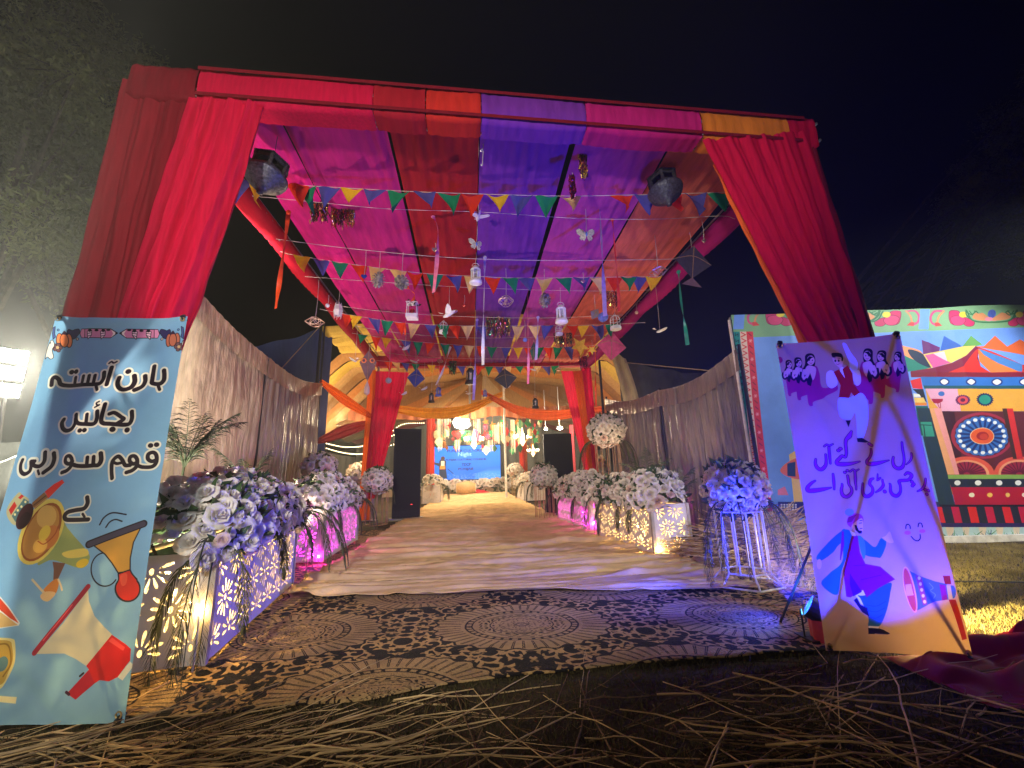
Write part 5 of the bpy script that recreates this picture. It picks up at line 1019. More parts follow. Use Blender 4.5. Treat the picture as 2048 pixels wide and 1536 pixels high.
q = at(640, 925, Y=9.6); stand_with_ball('stand behind the magenta planter by the gold curtain end', 'reddish bunch of roses by the end of the gold curtain', (q[0], q[1]), 1.15, .24, .36, 44, gilt, 55, False, [(2.2, .7, 1.2), (.8, .6, 1.4), (4, .6, 1.5)], .11)
q = at(720, 935, Y=15); stand_with_ball('stand inside the tent under the fairy lights', 'golden bunch of roses under the fairy lights', (q[0], q[1]), 1.0, .3, .42, 40, gilt, 56, False, [], .13)
q = at(907, 978, Z=0); stand_with_ball('small stand standing alone before the stage', 'small round bunch of cream roses before the stage', (q[0], q[1] * .85), .62, .2, .42, 36, brass, 57, True, [(3.6, .8, 2.2), (5.6, .8, 2.2)], .15)
q = at(1030, 940, Y=22); stand_with_ball('slim stand near the red stage pillar', 'cream rose bunch near the red stage pillar', (q[0], q[1]), 1.0, .2, .42, 34, brass, 58, False, [], .15)
q = at(1192, 935, Y=13.2); stand_with_ball('hidden stand at the tent mouth behind the rose red drape', 'pale rose bunch at the tent mouth behind the drape', (q[0], q[1]), 1.0, .24, .40, 34, gilt, 59, False, [], .13)
# white rose border along the stage front
T = thing('flower_border', 'long low border of cream roses along the stage front', 'flower border', (.2, 25.6, .1)); rs_ = random.Random(4); bL = MB()
for k in range(98): put_rose(T, (-3.2 + 7.6 * k / 98 + rs_.uniform(-.05, .05), 25.6 + rs_.uniform(-.2, .2), .42 + rs_.uniform(0, .42)), (rs_.uniform(-.4, .4), -1, rs_.uniform(0, .9)), .17, rs_)
for k in range(400): leaf_quads(bL, (rs_.uniform(-3.3, 4.5), 25.7 + rs_.uniform(-.2, .2), rs_.uniform(.05, .7)), None, .25, rs_)
bL.build('foliage', leafm, T)
# black standees
def standee(label, p, ang, wd, h):
    T = thing('digital_standee', label, 'standee', (p[0], p[1], .05), 'black standees at the tent mouth'); M = rotz(ang); c = np.array([p[0], p[1], 0]); gl = mat('black_glass', (.006, .007, .007), .5, spec=.12); fr_ = mat('standee_frame', (.009, .009, .009), .5, spec=.15)
    MB().box(c + [0, 0, h / 2 + .05], (wd, .09, h), M).build('cabinet', fr_, T)
    MB().box(c + M @ np.array([0, -.047, h / 2 + .12]), (wd - .09, .006, h - .30), M).build('screen', gl, T)
    b = MB(); b.box(c + [0, 0, .06], (wd + .16, .42, .035), M); b.build('base_plate', mat('steel_plate', (.3, .3, .3), .35, .7), T)
    MB().box(c + M @ np.array([wd * .18, -.052, .42]), (.05, .004, .012), M).build('status_light', mat('red_led', (.6, .02, .02), emit=(1, .05, .05, 2)), T)
standee('tallest black standee beside the red rear drape and mauve roses', (-1.73, 11.75), .28, .74, 2.42)
standee('shorter black standee behind the dusky rose ball', (2.45, 11.35), -.05, .80, 2.16)
# hand drum and red cloth on the hall floor
q = at(932, 975, Y=24.5); T = thing('barrel_drum', 'wooden barrel drum lying before the rose border', 'drum', q); M_ = roty(math.pi / 2); b = MB(); prof = [(.26 + .14 * math.sin(math.pi * t), -.55 + 1.1 * t) for t in np.linspace(0, 1, 10)]; b.lathe(prof, (0, 0, 0), 16); b.v = [b.v[0] @ M_.T + np.array([q[0], 24.5, .42])]; b.build('shell', mat('drum_wood', (.50, .32, .14), .5), T, True)
for s in (-1, 1): MB().box((q[0] + s * .56, 24.5, .42), (.02, .44, .44)).build('drum_skin', mat('hide', (.75, .68, .52), .7), T)
q = at(955, 970, Y=25); b = MB().grid(lambda u, v: (q[0] - .7 + 1.4 * u, 24.6 + .9 * v, .10 + .26 * math.sin(3.1 * u) * math.sin(3.1 * v) * (.6 + .6 * N3(u * 6, v * 6)) ), 26, 20); tag(b.build('floor_cushion', mat('red_cushion', (.55, .02, .03), .8), None, True), 'red floor cushion below the blue screen', 'cushion')
# ------------------------------------------------------------------ buntings and threads under the canopy roof
FC = {'y': ((.78, .52, .03), 'yellow'), 'b': ((.085, .085, .36), 'blue'), 'g': ((.015, .25, .12), 'green'), 'r': ((.72, .045, .02), 'red'), 't': ((.74, .55, .24), 'tan')}
FM = {k: mat('flag_' + n, c, .8, var=.10, scale=12, bump=.2, bscale=25, trans=.35, spec=.1) for k, (c, n) in FC.items()}
twine = mat('pale_twine', (.55, .48, .42), .8); dtwine = mat('dark_twine', (.10, .08, .07), .8)
def wpx(px, Y): return px / 815 * Y
def strand(px, Y, n=50): return spline([at(x, y, Y=Y) for x, y in px], n)
LINES = {}
def bunting(label, px, Y, xs_, cols, fw, fh, seed):
    r = random.Random(seed); P = strand(px, Y, 80); T = thing('bunting', label, 'bunting', P[0], 'strings of pennant flags under the canopy'); MB().tube(P, .004, 5).build('cord', twine, T)
    X = np.array([(940 + 0) + 0 * p[0] for p in P])
    def onl(px_): 
        for a, c in zip(px, px[1:]):
            if a[0] <= px_ <= c[0]: return at(px_, a[1] + (c[1] - a[1]) * (px_ - a[0]) / (c[0] - a[0]), Y=Y)
        e = px[0] if px_ < px[0][0] else px[-1]; return at(px_, e[1], Y=Y)
    for x, cc in zip(xs_, cols):
        a, c = onl(x), onl(x + fw); tipx = r.uniform(-.3, .35); H = wpx(fh, Y) * r.uniform(.92, 1.05); tip = lerp(a, c, .5 + tipx) + np.array([0, r.uniform(-.10, .10), -H]); cv = r.uniform(-.10, .10); tw = r.uniform(-.08, .08)
        def fn(u, v):
            p = lerp(lerp(a, c, u), tip, v); p[1] += cv * math.sin(math.pi * u) * math.sin(1.6 * v + .4) + .014 * math.sin(u * 7 + seed + x) + tw * (u - .5) * v * 2; p[0] += .3 * cv * math.sin(3 * v) * v; p[2] -= .012 * math.sin(math.pi * u) * (1 - v); return p
        MB().grid(fn, 8, 8).build('flag', FM[cc], T)
bunting('front bunting of large pennants between the two dark hanging lanterns', [(440, 352), (520, 366), (640, 373), (800, 382), (960, 388), (1120, 392), (1260, 390), (1470, 384)], 4.1,
        [458, 495, 573, 588, 636, 681, 727, 775, 826, 875, 922, 972, 1020, 1070, 1117, 1220, 1267, 1320, 1367, 1415], 'byrgbybgbgrybgtrbrbg', 46, 50, 1)
bunting('second bunting crossing behind the pine cones', [(560, 503), (588, 510), (700, 528), (840, 546), (960, 553), (1060, 556), (1310, 553)], 5.7,
        [587, 626, 663, 701, 738, 779, 813, 853, 890, 928, 968, 1003, 1036, 1072, 1110, 1145, 1180, 1212, 1240, 1264, 1290], 'ybgrttrgbtrgbtgbtrgby', 34, 38, 2)
bunting('third bunting with a gap below the small white lantern', [(640, 618), (690, 628), (800, 645), (900, 651), (1020, 652), (1190, 650), (1290, 645)], 7.6,
        [684, 700, 736, 762, 788, 816, 848, 874, 896, 922, 952, 1024, 1056, 1082, 1132, 1154, 1182, 1210], 'rybgrtbgrtbttbryb' + 'g', 25, 31, 3)
bunting('fourth bunting hanging above the kite with round eyes', [(690, 664), (715, 668), (800, 680), (890, 688), (1000, 695), (1130, 694), (1240, 688)], 9.2,
        [716, 742, 763, 802, 826, 850, 880, 906, 928, 953, 974, 1003, 1026, 1048, 1068, 1086, 1106, 1128, 1150, 1172], 'grybgrgbtrgbyrgrgb' + 'yr', 20, 27, 4)
bunting('rearmost small bunting along the back beam of the canopy', [(730, 718), (765, 722), (860, 730), (960, 733), (1110, 732), (1170, 728)], 11.6,
        [768, 783, 802, 823, 854, 876, 894, 914, 932, 952, 970, 990, 1006, 1030, 1050, 1066, 1084, 1102], 'rtbgyrgbtrgbtgrtbg', 17, 20, 5)
def tline(px, Y, lab): o = MB().tube(strand(px, Y), .0035, 4).build('hanging_line', twine); tag(o, lab, 'line', 'thin lines strung under the canopy')
tline([(505, 392), (640, 405), (780, 418), (960, 424), (1160, 437), (1320, 438), (1440, 432), (1470, 438)], 4.4, 'thin pale line strung just behind the front bunting')
tline([(552, 478), (700, 497), (900, 515), (1100, 521), (1345, 518), (1400, 512)], 5.1, 'thin pale line strung above the second bunting')
tline([(610, 553), (760, 564), (960, 576), (1180, 582), (1300, 580)], 6.2, 'thin pale line strung below the second bunting')
tline([(672, 611), (760, 622), (900, 632), (1080, 636), (1245, 630)], 7.2, 'thin pale line strung above the third bunting')
tline([(705, 651), (800, 666), (960, 676), (1200, 670)], 8.4, 'thin pale line strung above the fourth bunting')
tline([(730, 700), (850, 714), (1000, 718), (1160, 716)], 10.8, 'thin pale line strung above the rearmost bunting')

# ------------------------------------------------------------------ the things hung on them
wht = mat('white_painted_tin', (.72, .74, .76), .45, var=.1); iron = mat('dark_pierced_iron', (.045, .045, .05), .5, .5, var=.5, scale=30, bump=.5, bscale=60); cone_m = mat('frosted_cone', (.30, .27, .25), .7, var=.5, scale=14); feather = mat('white_feather', (.72, .72, .70), .8, var=.1)
glassy = mat('lantern_glass', (.55, .6, .62), .15, alpha=.35); wirem = mat('copper_wire', (.55, .40, .34), .35, .8); foil = [mat('foil_' + n, c, .25, .8) for n, c in (('gold', (.75, .5, .12)), ('crimson', (.55, .03, .06)), ('plum', (.16, .04, .2)), ('green', (.03, .25, .12)))]
HG = 'ornaments hung under the canopy roof'
def hung(name, label, cat, px, py, Y, top, col=None):
    c = at(px, py, Y=Y); T = thing(name, label, cat, c, HG); z = at(px, top, Y=Y)[2]
    if z > c[2]: MB().tube(spline([c, lerp(c, [c[0] + .01, c[1], z], .5) + np.array([.008, 0, 0]), [c[0] + .01, c[1], z]], 8), .0035, 4).build('thread', col or twine, T)
    return T, c
def big_lantern(label, px, py, hp, Y, top, tilt):
    T, c = hung('pierced_lantern', label, 'lantern', px, py - hp * .48, Y, top, dtwine); s = wpx(hp, Y); M = rotx(-.15) @ roty(tilt)
    def L(prof, k=8, m=iron, nm='roof', sm=False):
        b = MB().lathe(prof, (0, 0, 0), k); b.v = [v @ M.T + c for v in b.v]; return b.build(nm, m, T, sm)
    L([(0, .02 * s), (.07 * s, 0), (.10 * s, -.08 * s), (.36 * s, -.16 * s), (.37 * s, -.19 * s), (.28 * s, -.19 * s)], 6); b = MB()
    for k in range(6):
        q = k * math.pi / 3; b.box((.30 * s * math.cos(q), .30 * s * math.sin(q), -.36 * s), (.06 * s, .06 * s, .34 * s), rotz(q)); q += math.pi / 6
        b.box((.265 * s * math.cos(q), .265 * s * math.sin(q), -.47 * s), (.02 * s, .27 * s, .12 * s), rotz(q)); b.box((.265 * s * math.cos(q), .265 * s * math.sin(q), -.23 * s), (.02 * s, .27 * s, .07 * s), rotz(q))
    b.v = [v @ M.T + c for v in b.v]; b.build('cage', iron, T)
    L([(.30 * s, -.50 * s), (.40 * s, -.54 * s), (.385 * s, -.60 * s), (.36 * s, -.61 * s), (.36 * s, -.66 * s), (.30 * s, -.67 * s), (.29 * s, -.73 * s), (.22 * s, -.75 * s), (.20 * s, -.81 * s), (.12 * s, -.84 * s), (.10 * s, -.90 * s), (.05 * s, -.94 * s), (.06 * s, -.97 * s), (0, -1.0 * s)], 24, mat('ridged_iron', (.06, .065, .09), .4, .4, var=.5, scale=40, bump=.4, bscale=50), 'bowl', True)
    L([(.0, -.3 * s), (.16 * s, -.3 * s), (.18 * s, -.4 * s), (.16 * s, -.5 * s), (0, -.5 * s)], 12, mat('smoked_glass', (.04, .04, .045), .2), 'inner_glass', True)
big_lantern('large dark pierced lantern hanging in front of the pink roof strip', 548, 366, 108, 3.65, 210, .12)
big_lantern('large dark pierced lantern with a blue lit bowl near the orange strip', 1320, 396, 102, 3.85, 275, -.05)
def small_lantern(label, px, py, hp, Y, top, m=wht, name='small_lantern'):
    T, c = hung(name, label, 'lantern', px, py - hp * .5, Y, top); s = wpx(hp, Y); b = MB(); b.tube([c + s * np.array([.16 * math.cos(t), 0, -.06 + .12 * math.sin(t)]) for t in np.linspace(-.3, 3.44, 12)], .014 * s, 5); b.build('handle', m, T)
    MB().lathe([(0, -.08 * s), (.12 * s, -.10 * s), (.14 * s, -.18 * s), (.22 * s, -.24 * s), (.25 * s, -.30 * s), (.20 * s, -.31 * s)], c, 16).build('cap', m, T, True)
    b = MB()
    for k in range(6): q = k * 1.047; b.box(c + s * np.array([.20 * math.cos(q), .20 * math.sin(q), -.55]), (.06 * s, .06 * s, .50 * s), rotz(q))
    b.build('cage', m, T); MB().lathe([(.16 * s, -.32 * s), (.16 * s, -.78 * s)], c, 12).build('glass', glassy, T, True)
    MB().lathe([(.20 * s, -.78 * s), (.27 * s, -.80 * s), (.30 * s, -.92 * s), (.30 * s, -.97 * s), (.10 * s, -1.0 * s), (.0, -.98 * s)], c, 16).build('base', m, T, True)
small_lantern('small white tin lantern below the butterfly on the purple strip', 951, 552, 46, 5.6, 500)
small_lantern('small white tin lantern hanging beside the white bird cage', 1121, 630, 46, 6.6, 520)
small_lantern('tall black lantern with pale glass before the far gable', 941, 752, 38, 9.8, 715, mat('black_lantern_tin', (.03, .03, .03), .4)); small_lantern('black lantern with white panes beside the rose red drape', 1070, 806, 24, 10.5, 720, MATS['black_lantern_tin'])
small_lantern('tiny blue lantern beside a dark hanging frame', 877, 783, 22, 10.6, 720, mat('blue_tin', (.10, .13, .45), .4)); small_lantern('tiny violet lantern under the far gable', 970, 786, 16, 11.2, 735, MATS['blue_tin'])
small_lantern('dark square lantern over the standee by the golden swag', 863, 795, 22, 10.8, 722, MATS['black_lantern_tin'])
def bird(label, px, py, wp, Y, top, flap, yaw):
    T, c = hung('white_bird', label, 'bird', px, py, Y, top); s = wpx(wp, Y); M = rotz(yaw); b = MB(); prof = [(0, -.34), (.05, -.30), (.12, -.15), (.13, 0), (.10, .14), (.075, .24), (.07, .30), (.0, .37)]
    b.lathe([(r * s * .8, z * s) for r, z in prof], (0, 0, 0), 10); b.v = [(v @ roty(math.pi / 2 - .35).T) @ M.T + c for v in b.v]; o = b.build('body', feather, T, True)
    for sg in (-1, 1):
        out = [(0, .12), (.12, .22), (.34, .26), (.50, .20), (.44, .10), (.34, .02), (.22, -.06), (.10, -.12), (0, -.12)]; V = np.array([(x * s, sg * .05 * s, z * s) for x, z in out]); b = MB()
        R = np.array([[z, sg * x * math.cos(flap) + y, x * math.sin(flap)] for x, y, z in V]); R2 = R - np.array([0, 0, .012]); n = len(R); b.add(np.vstack([R, R2]) @ M.T + c, [tuple(range(n)), tuple(range(2 * n - 1, n - 1, -1))] + [(i, n + i, n + (i + 1) % n, (i + 1) % n) for i in range(n)]); b.build('wing', feather, T)
    b = MB(); b.add(np.array([(-.28, 0, .08), (-.52, -.10, .14), (-.55, 0, .16), (-.52, .10, .14), (-.28, 0, .05)]) * s @ M.T + c, [(0, 1, 2), (0, 2, 3), (4, 2, 1), (4, 3, 2)]); b.build('tail', feather, T); b = MB(); b.tube([c + M @ np.array([.34 * s, 0, .14 * s]), c + M @ np.array([.44 * s, 0, .13 * s])], [.022 * s, .003 * s], 5); b.build('beak', mat('beak', (.6, .35, .1), .5), T)
bird('white bird with level wings on the long cord beside the purple strip', 957, 432, 44, 4.5, 210, .1, -1.3); bird('white dove with raised wings in front of the dark red strip', 898, 628, 46, 6.6, 430, .7, -.5); bird('white bird gliding outside the roof edge by the green ribbon', 1320, 662, 32, 6.6, 540, .25, .2)
bird('small pale bird perched over the third bunting by the brown kite', 810, 698, 24, 9.0, 655, .8, .8); bird('small lilac bird near the dark blue kite', 830, 724, 20, 10.5, 690, .3, 2.5); bird('small lilac bird above the black diamond kite', 1012, 775, 22, 11, 735, .2, 0.4); bird('small white bird beside the tan rear pennant', 1068, 740, 18, 11, 700, .2, 2.4); bird('pale blue bird hanging by the tiny blue lantern', 848, 778, 20, 10.8, 725, .4, .3); bird('white bird beside the brown kite with round eyes', 710, 722, 24, 8.6, 610, .7, 2.2)
bird('violet lit bird before the ridge pole', 938, 787, 20, 11.4, 730, .2, 1.0); bird('small lilac bird over the orange swag by the rear drape', 808, 788, 18, 10.8, 740, .5, .3)
def butterfly(label, px, py, wp, Y, top, yaw):
    T, c = hung('butterfly', label, 'butterfly', px, py, Y, top); s = wpx(wp, Y); lace = mat('lace_wing', (.62, .62, .50), .7, var=.35, scale=40, trans=.3)
    for sg in (-1, 1):
        for out in ([(.02, .04), (.16, .26), (.36, .36), (.50, .30), (.46, .10), (.34, -.02), (.10, -.04)], [(.02, -.04), (.28, -.04), (.36, -.16), (.28, -.30), (.20, -.26), (.14, -.36), (.05, -.22)]):
            b = MB(); b.slab([(sg * x * s, z * s) for x, z in out], .008); b.v = [v @ (rotz(yaw) @ rotz(sg * .35)).T + c for v in b.v]; b.build('wing', lace, T)
    MB().lathe([(0, -.16 * s), (.05 * s, -.05 * s), (.06 * s, .05 * s), (.0, .16 * s)], c, 8).build('body', mat('blue_bead', (.12, .2, .6), .4), T, True)
butterfly('tattered lace butterfly on the long cord below a white bird', 953, 488, 36, 4.9, 440, .5); butterfly('wide lace butterfly on the violet roof strip', 1173, 468, 46, 4.5, 385, 0)
def pinecone(label, px, py, wp, Y, top, tl):
    T, c = hung('pine_cone', label, 'pine cone', px, py, Y, top); s = wpx(wp, Y) / 2; b = MB(); b.ball((0, 0, 0), (s * .7, s * .7, s * .95), 10, 8)
    for i in range(9):
        th = math.pi * (i + .7) / 9.4; n = max(3, int(9 * math.sin(th)))
        for j in range(n):
            q = 6.283 * (j + .5 * (i % 2)) / n; d = np.array([math.sin(th) * math.cos(q), math.sin(th) * math.sin(q), 1.25 * math.cos(th)]) * s; t_ = np.array([-math.sin(q), math.cos(q), 0]) * s * .22; u_ = np.array([0, 0, .20 * s]); tip = d * 1.10 - u_ * .3
            b.add([d * .7 - t_, d * .7 + t_, tip + t_ * .9 + u_ * .2, tip - t_ * .9 + u_ * .2, tip * 1.04 - u_ * .5], [(0, 1, 2, 3), (3, 2, 4), (0, 3, 4), (1, 4, 2)])
    b.v = [v @ (rotx(tl) @ roty(tl * .6)).T + c for v in b.v]; b.build('scales', cone_m, T)
pinecone('frosted pine cone under a tan pennant of the second bunting', 757, 559, 25, 5.6, 415, .5); pinecone('tilted frosted pine cone tied with an orange ribbon', 803, 564, 27, 5.6, 415, -.6); pinecone('frosted pine cone hanging in front of the violet strip', 1090, 600, 24, 6.0, 440, .1)
def ball_orn(label, px, py, wp, Y, top, m, name='bauble', cat='bauble'):
    T, c = hung(name, label, cat, px, py, Y, top); s = wpx(wp, Y) / 2; b = MB(); r = random.Random(px)
    b.ball(c, s * .86, 12, 8)
    for k in range(40):
        v = _n(np.array([r.gauss(0, 1) for _ in range(3)])); a = _n(np.cross(v, [r.gauss(0, 1) for _ in range(3)])); P = [c + s * .88 * (v * math.cos(t) + a * math.sin(t)) for t in np.linspace(0, 1.4, 6)]; b.tube(P, s * .07, 4)
    b.build('yarn_wrap', m, T, True)
ball_orn('grey yarn ball hanging beside the rear drape', 777, 761, 13, 10, 690, mat('grey_yarn', (.40, .40, .46), .9)); ball_orn('blue yarn ball below a tan third row pennant', 1050, 680, 10, 8, 640, mat('blue_yarn', (.15, .2, .6), .9)); ball_orn('blue wound basket near the white bird cage', 1206, 634, 24, 6.4, 580, MATS['blue_yarn'], 'wound_basket', 'basket'); ball_orn('white round bead hanging by the red rail', 655, 611, 9, 6.4, 590, wht, 'bead', 'bead'); ball_orn('pink bead on the plum rail', 1273, 625, 8, 7.2, 608, petal2, 'bead', 'bead')
def heart(label, px, py, wp, Y, top, m):
    T, c = hung('heart_charm', label, 'heart', px, py, Y, top); s = wpx(wp, Y) / 2; b = MB(); t = np.linspace(0, 6.283, 26)[:-1]; P = np.c_[.062 * 16 * np.sin(t) ** 3, .062 * (13 * np.cos(t) - 5 * np.cos(2 * t) - 2 * np.cos(3 * t) - np.cos(4 * t))] * s; b.slab(P, s * .35, None, c); b.slab(P * .8, s * .6, None, c); b.build('charm', m, T)
silver = mat('silver_metal', (.7, .7, .7), .2, .9)
heart('small blue heart on the red second row pennant', 728, 553, 12, 5.6, 500, mat('blue_foil', (.03, .08, .5), .25, .5)); heart('silver heart beside the pink ribbon', 869, 499, 12, 4.7, 486, silver); heart('small dark red heart below the second bunting', 928, 610, 9, 6.3, 590, foil[1]); heart('silver heart over a blue pennant by the orange strip', 1166, 563, 11, 5.6, 545, silver); heart('green and silver heart above the dark sky by the plum rail', 1408, 482, 11, 4.4, 440, silver)
def ribbon(label, px, Y, wd, m):
    P = [at(x, y, Y=Y) for x, y in px]; Q = spline(P, 40); T = thing('ribbon', label, 'ribbon', Q[0], 'long ribbons hanging under the canopy')
    def fn(u, v): i = min(int(v * 39), 38); p = lerp(Q[i], Q[i + 1], v * 39 - i); a = .5 + 1.2 * math.sin(v * 5); return p + np.array([math.cos(a), math.sin(a), 0]) * (u - .5) * wpx(wd, Y)
    MB().grid(fn, 2, 80).build('strip', m, T, solid=.002); MB().ball(Q[0], wpx(wd, Y) * .6, 8, 5).build('knot', m, T)
rib = lambda n, c: mat('ribbon_' + n, c, .4, trans=.3, spec=.5)
ribbon('orange ribbon hanging down against the dark sky', [(577, 425), (568, 500), (558, 570), (551, 617)], 4.2, 9, rib('orange', (.85, .10, .02))); ribbon('wavy pink ribbon beside a silver heart', [(866, 432), (876, 460), (874, 520), (867, 585)], 4.8, 9, rib('pink', (.85, .25, .45)))
ribbon('long white ribbon in front of the purple strip', [(970, 515), (968, 600), (966, 690), (966, 730)], 5.6, 7, rib('white', (.72, .70, .78))); ribbon('long violet ribbon crossing the orange strip', [(1198, 396), (1203, 480), (1207, 560), (1210, 632)], 4.5, 9, rib('violet', (.36, .25, .7))); ribbon('narrow red ribbon crossing the orange strip', [(1225, 440), (1230, 500), (1236, 570), (1238, 622)], 4.7, 6, rib('red', (.75, .05, .04)))
ribbon('green ribbon hanging below the dark kite', [(1357, 544), (1362, 600), (1370, 650), (1375, 690)], 4.9, 8, rib('green', (.02, .35, .18))); ribbon('lilac ribbon above the leaf shaped kite', [(1076, 635), (1075, 670), (1072, 720)], 7.2, 6, rib('lilac', (.5, .42, .75))); ribbon('pink ribbon hanging low before the far gable', [(1055, 580), (1056, 650), (1057, 720), (1056, 768)], 7.5, 5, MATS['ribbon_pink'])
ribbon('violet ribbon hanging before the far gable', [(954, 640), (952, 700), (949, 760), (947, 800)], 7.6, 6, MATS['ribbon_violet']); ribbon('orange ribbon by the tent pole and pink kite', [(1190, 668), (1191, 720), (1191, 770), (1192, 812)], 8.0, 4, MATS['ribbon_orange']); ribbon('slanting white ribbon below the rear bunting', [(900, 695), (888, 735), (872, 770)], 9.8, 5, MATS['ribbon_white']); ribbon('bent orange ribbon over a caged ornament', [(815, 575), (829, 588), (826, 600), (820, 604)], 5.7, 6, MATS['ribbon_orange']); ribbon('thin orange ribbon beside the caged ornament', [(813, 620), (811, 650), (810, 670)], 6.8, 4, MATS['ribbon_orange'])
def wire_frame(label, px, py, wp, Y, top, seed, flat=.55):
    T, c = hung('wire_ornament', label, 'wire ornament', px, py, Y, top); s = wpx(wp, Y) / 2; r = random.Random(seed); b = MB(); n = 6; R0 = [c + s * np.array([.42 * math.cos(k * 1.047), .42 * math.sin(k * 1.047), .75 * flat + r.uniform(-.05, .05)]) for k in range(n)]; R1 = [c + s * np.array([math.cos(k * 1.047 + .5), math.sin(k * 1.047 + .5), r.uniform(-.15, .15)]) for k in range(n)]; R2 = [c + s * np.array([.5 * math.cos(k * 1.047), .5 * math.sin(k * 1.047), -.8 * flat]) for k in range(n)]
    for k in range(n):
        for a, e in ((R0[k], R0[(k + 1) % n]), (R1[k], R1[(k + 1) % n]), (R2[k], R2[(k + 1) % n]), (R0[k], R1[k]), (R0[(k + 1) % n], R1[k]), (R2[k], R1[k]), (R2[(k + 1) % n], R1[k])): b.bar(a, e, max(.004, s * .018), 4)
    b.build('wire_frame', wirem, T)
wire_frame('copper wire ornament against the sky over the navy tent flap', 630, 643, 37, 6.4, 560, 1); wire_frame('copper wire ornament in front of the purple strip', 1012, 602, 36, 6.0, 517, 2, .7); wire_frame('copper wire ornament by the plum rail over a tan pennant', 1316, 543, 40, 5.0, 440, 3)
wire_frame('small copper wire ornament by the rear bunting end', 1117, 738, 14, 10, 716, 4); wire_frame('tiny copper wire ornament over the dark rear tinsel', 880, 722, 14, 10.4, 714, 5)
def birdcage(label, px, py, hp, Y, top, m):
    T, c = hung('bird_cage', label, 'bird cage', px, py - hp * .5, Y, top); s = wpx(hp, Y); b = MB()
    for k in range(8):
        q = k * math.pi / 4; b.tube([c + s * np.array([.30 * math.sin(min(t, 1) * 1.57) * math.cos(q), .30 * math.sin(min(t, 1) * 1.57) * math.sin(q), -.10 - .30 * (1 - math.cos(min(t, 1) * 1.57)) - max(0, t - 1) * .42]) for t in np.linspace(0, 2, 12)], .012 * s, 4)
    b.tube([c + s * np.array([.30 * math.cos(t), .30 * math.sin(t), -.45]) for t in np.linspace(0, 6.283, 16)], .014 * s, 4); b.build('wire_bars', m, T); MB().lathe([(0, -.80 * s), (.30 * s, -.80 * s), (.33 * s, -.85 * s), (.33 * s, -1.0 * s), (0, -1.0 * s)], c, 14).build('base_tray', m, T)
    MB().tube([c + s * np.array([.06 * math.cos(t), 0, -.06 + .06 * math.sin(t)]) for t in np.linspace(0, 6.283, 12)], .012 * s, 4).build('ring', m, T)
birdcage('white wire bird cage with domed top by the plum rail', 1229, 646, 36, 6.4, 612, wht); birdcage('pale bird cage under the white lantern by the orange strip', 1117, 661, 24, 7.4, 640, wht); birdcage('small pale cage beside the dove', 887, 655, 28, 7.6, 640, wht)
def boxcage(label, px, py, hp, Y, top):
    T, c = hung('box_lantern', label, 'lantern', px, py - hp * .5, Y, top); s = wpx(hp, Y); w_ = .26 * s
    for x in (-w_, w_):
        for y in (-w_, w_): MB().box(c + np.array([x, y, -.5 * s]), (.035 * s, .035 * s, .8 * s)).build('corner_bar', wht, T)
    MB().box(c + np.array([0, 0, -.90 * s]), (.62 * s, .62 * s, .20 * s)).build('base', wht, T); b = MB(); b.add([c + s * np.array(p) for p in ((-.32, -.32, -.12), (.32, -.32, -.12), (.32, .32, -.12), (-.32, .32, -.12), (0, 0, .06))], [(0, 1, 4), (1, 2, 4), (2, 3, 4), (3, 0, 4), (3, 2, 1, 0)]); b.build('lid', wht, T); b = MB(); r = random.Random(5)
    for k in range(50): leaf_quads(b, c + s * np.array([r.uniform(-.3, .3), r.uniform(-.3, .3), r.uniform(-.2, 0)]), None, .16 * s, r)
    b.build('greenery', leafm, T); MB().ball(c + np.array([0, 0, -.55 * s]), .14 * s, 8, 6).build('inner_flower', foil[1], T, True)
boxcage('white box lantern filled with greenery and a red flower', 825, 622, 38, 6.6, 604)
def paper_lantern(label, px, py, hp, Y, top):
    T, c = hung('paper_lantern', label, 'lantern', px, py - hp * .5, Y, top); s = wpx(hp, Y); MB().lathe([(.16 * s, -.05 * s), (.27 * s, -.45 * s), (.20 * s, -.80 * s)], c, 6).build('shade', mat('white_paper', (.72, .72, .74), .8, trans=.3), T); b = MB()
    for k in range(6): q = k * 1.047; b.bar(c + s * np.array([.17 * math.cos(q), .17 * math.sin(q), .08]), c + s * np.array([.28 * math.cos(q), .28 * math.sin(q), -.45]), .012 * s, 4); b.bar(c + s * np.array([.28 * math.cos(q), .28 * math.sin(q), -.45]), c + s * np.array([.2 * math.cos(q), .2 * math.sin(q), -1.0]), .012 * s, 4)
    b.build('ribs', wht, T)
paper_lantern('white paper lantern with open ribs beside the red rail', 677, 624, 32, 6.8, 500)
def tinsel(label, px, py, wp, hp, Y, top, ms, n, seed):
    T, c = hung('tinsel_fringe', label, 'tinsel', px, py - hp / 2, Y, top); r = random.Random(seed); w_, h_ = wpx(wp, Y), wpx(hp, Y); MB().bar(c - np.array([w_ / 2, 0, 0]), c + np.array([w_ / 2, 0, 0]), .006, 5).build('header', foil[2], T)
    for mi in ms:
        b = MB()
        for k in range(n):
            x = r.uniform(-w_ / 2, w_ / 2); L = h_ * r.uniform(.6, 1.0); m = 9; P = [c + np.array([x + r.uniform(-.012, .012), r.uniform(-.03, .03), -L * i / m]) for i in range(m + 1)]
            for i in range(m): a = r.uniform(0, 3.1); d = np.array([math.cos(a), math.sin(a), 0]) * .006; b.add([P[i] - d, P[i] + d, P[i + 1] + d, P[i + 1] - d], [(0, 1, 2, 3)])
        b.build('strands', foil[mi], T)
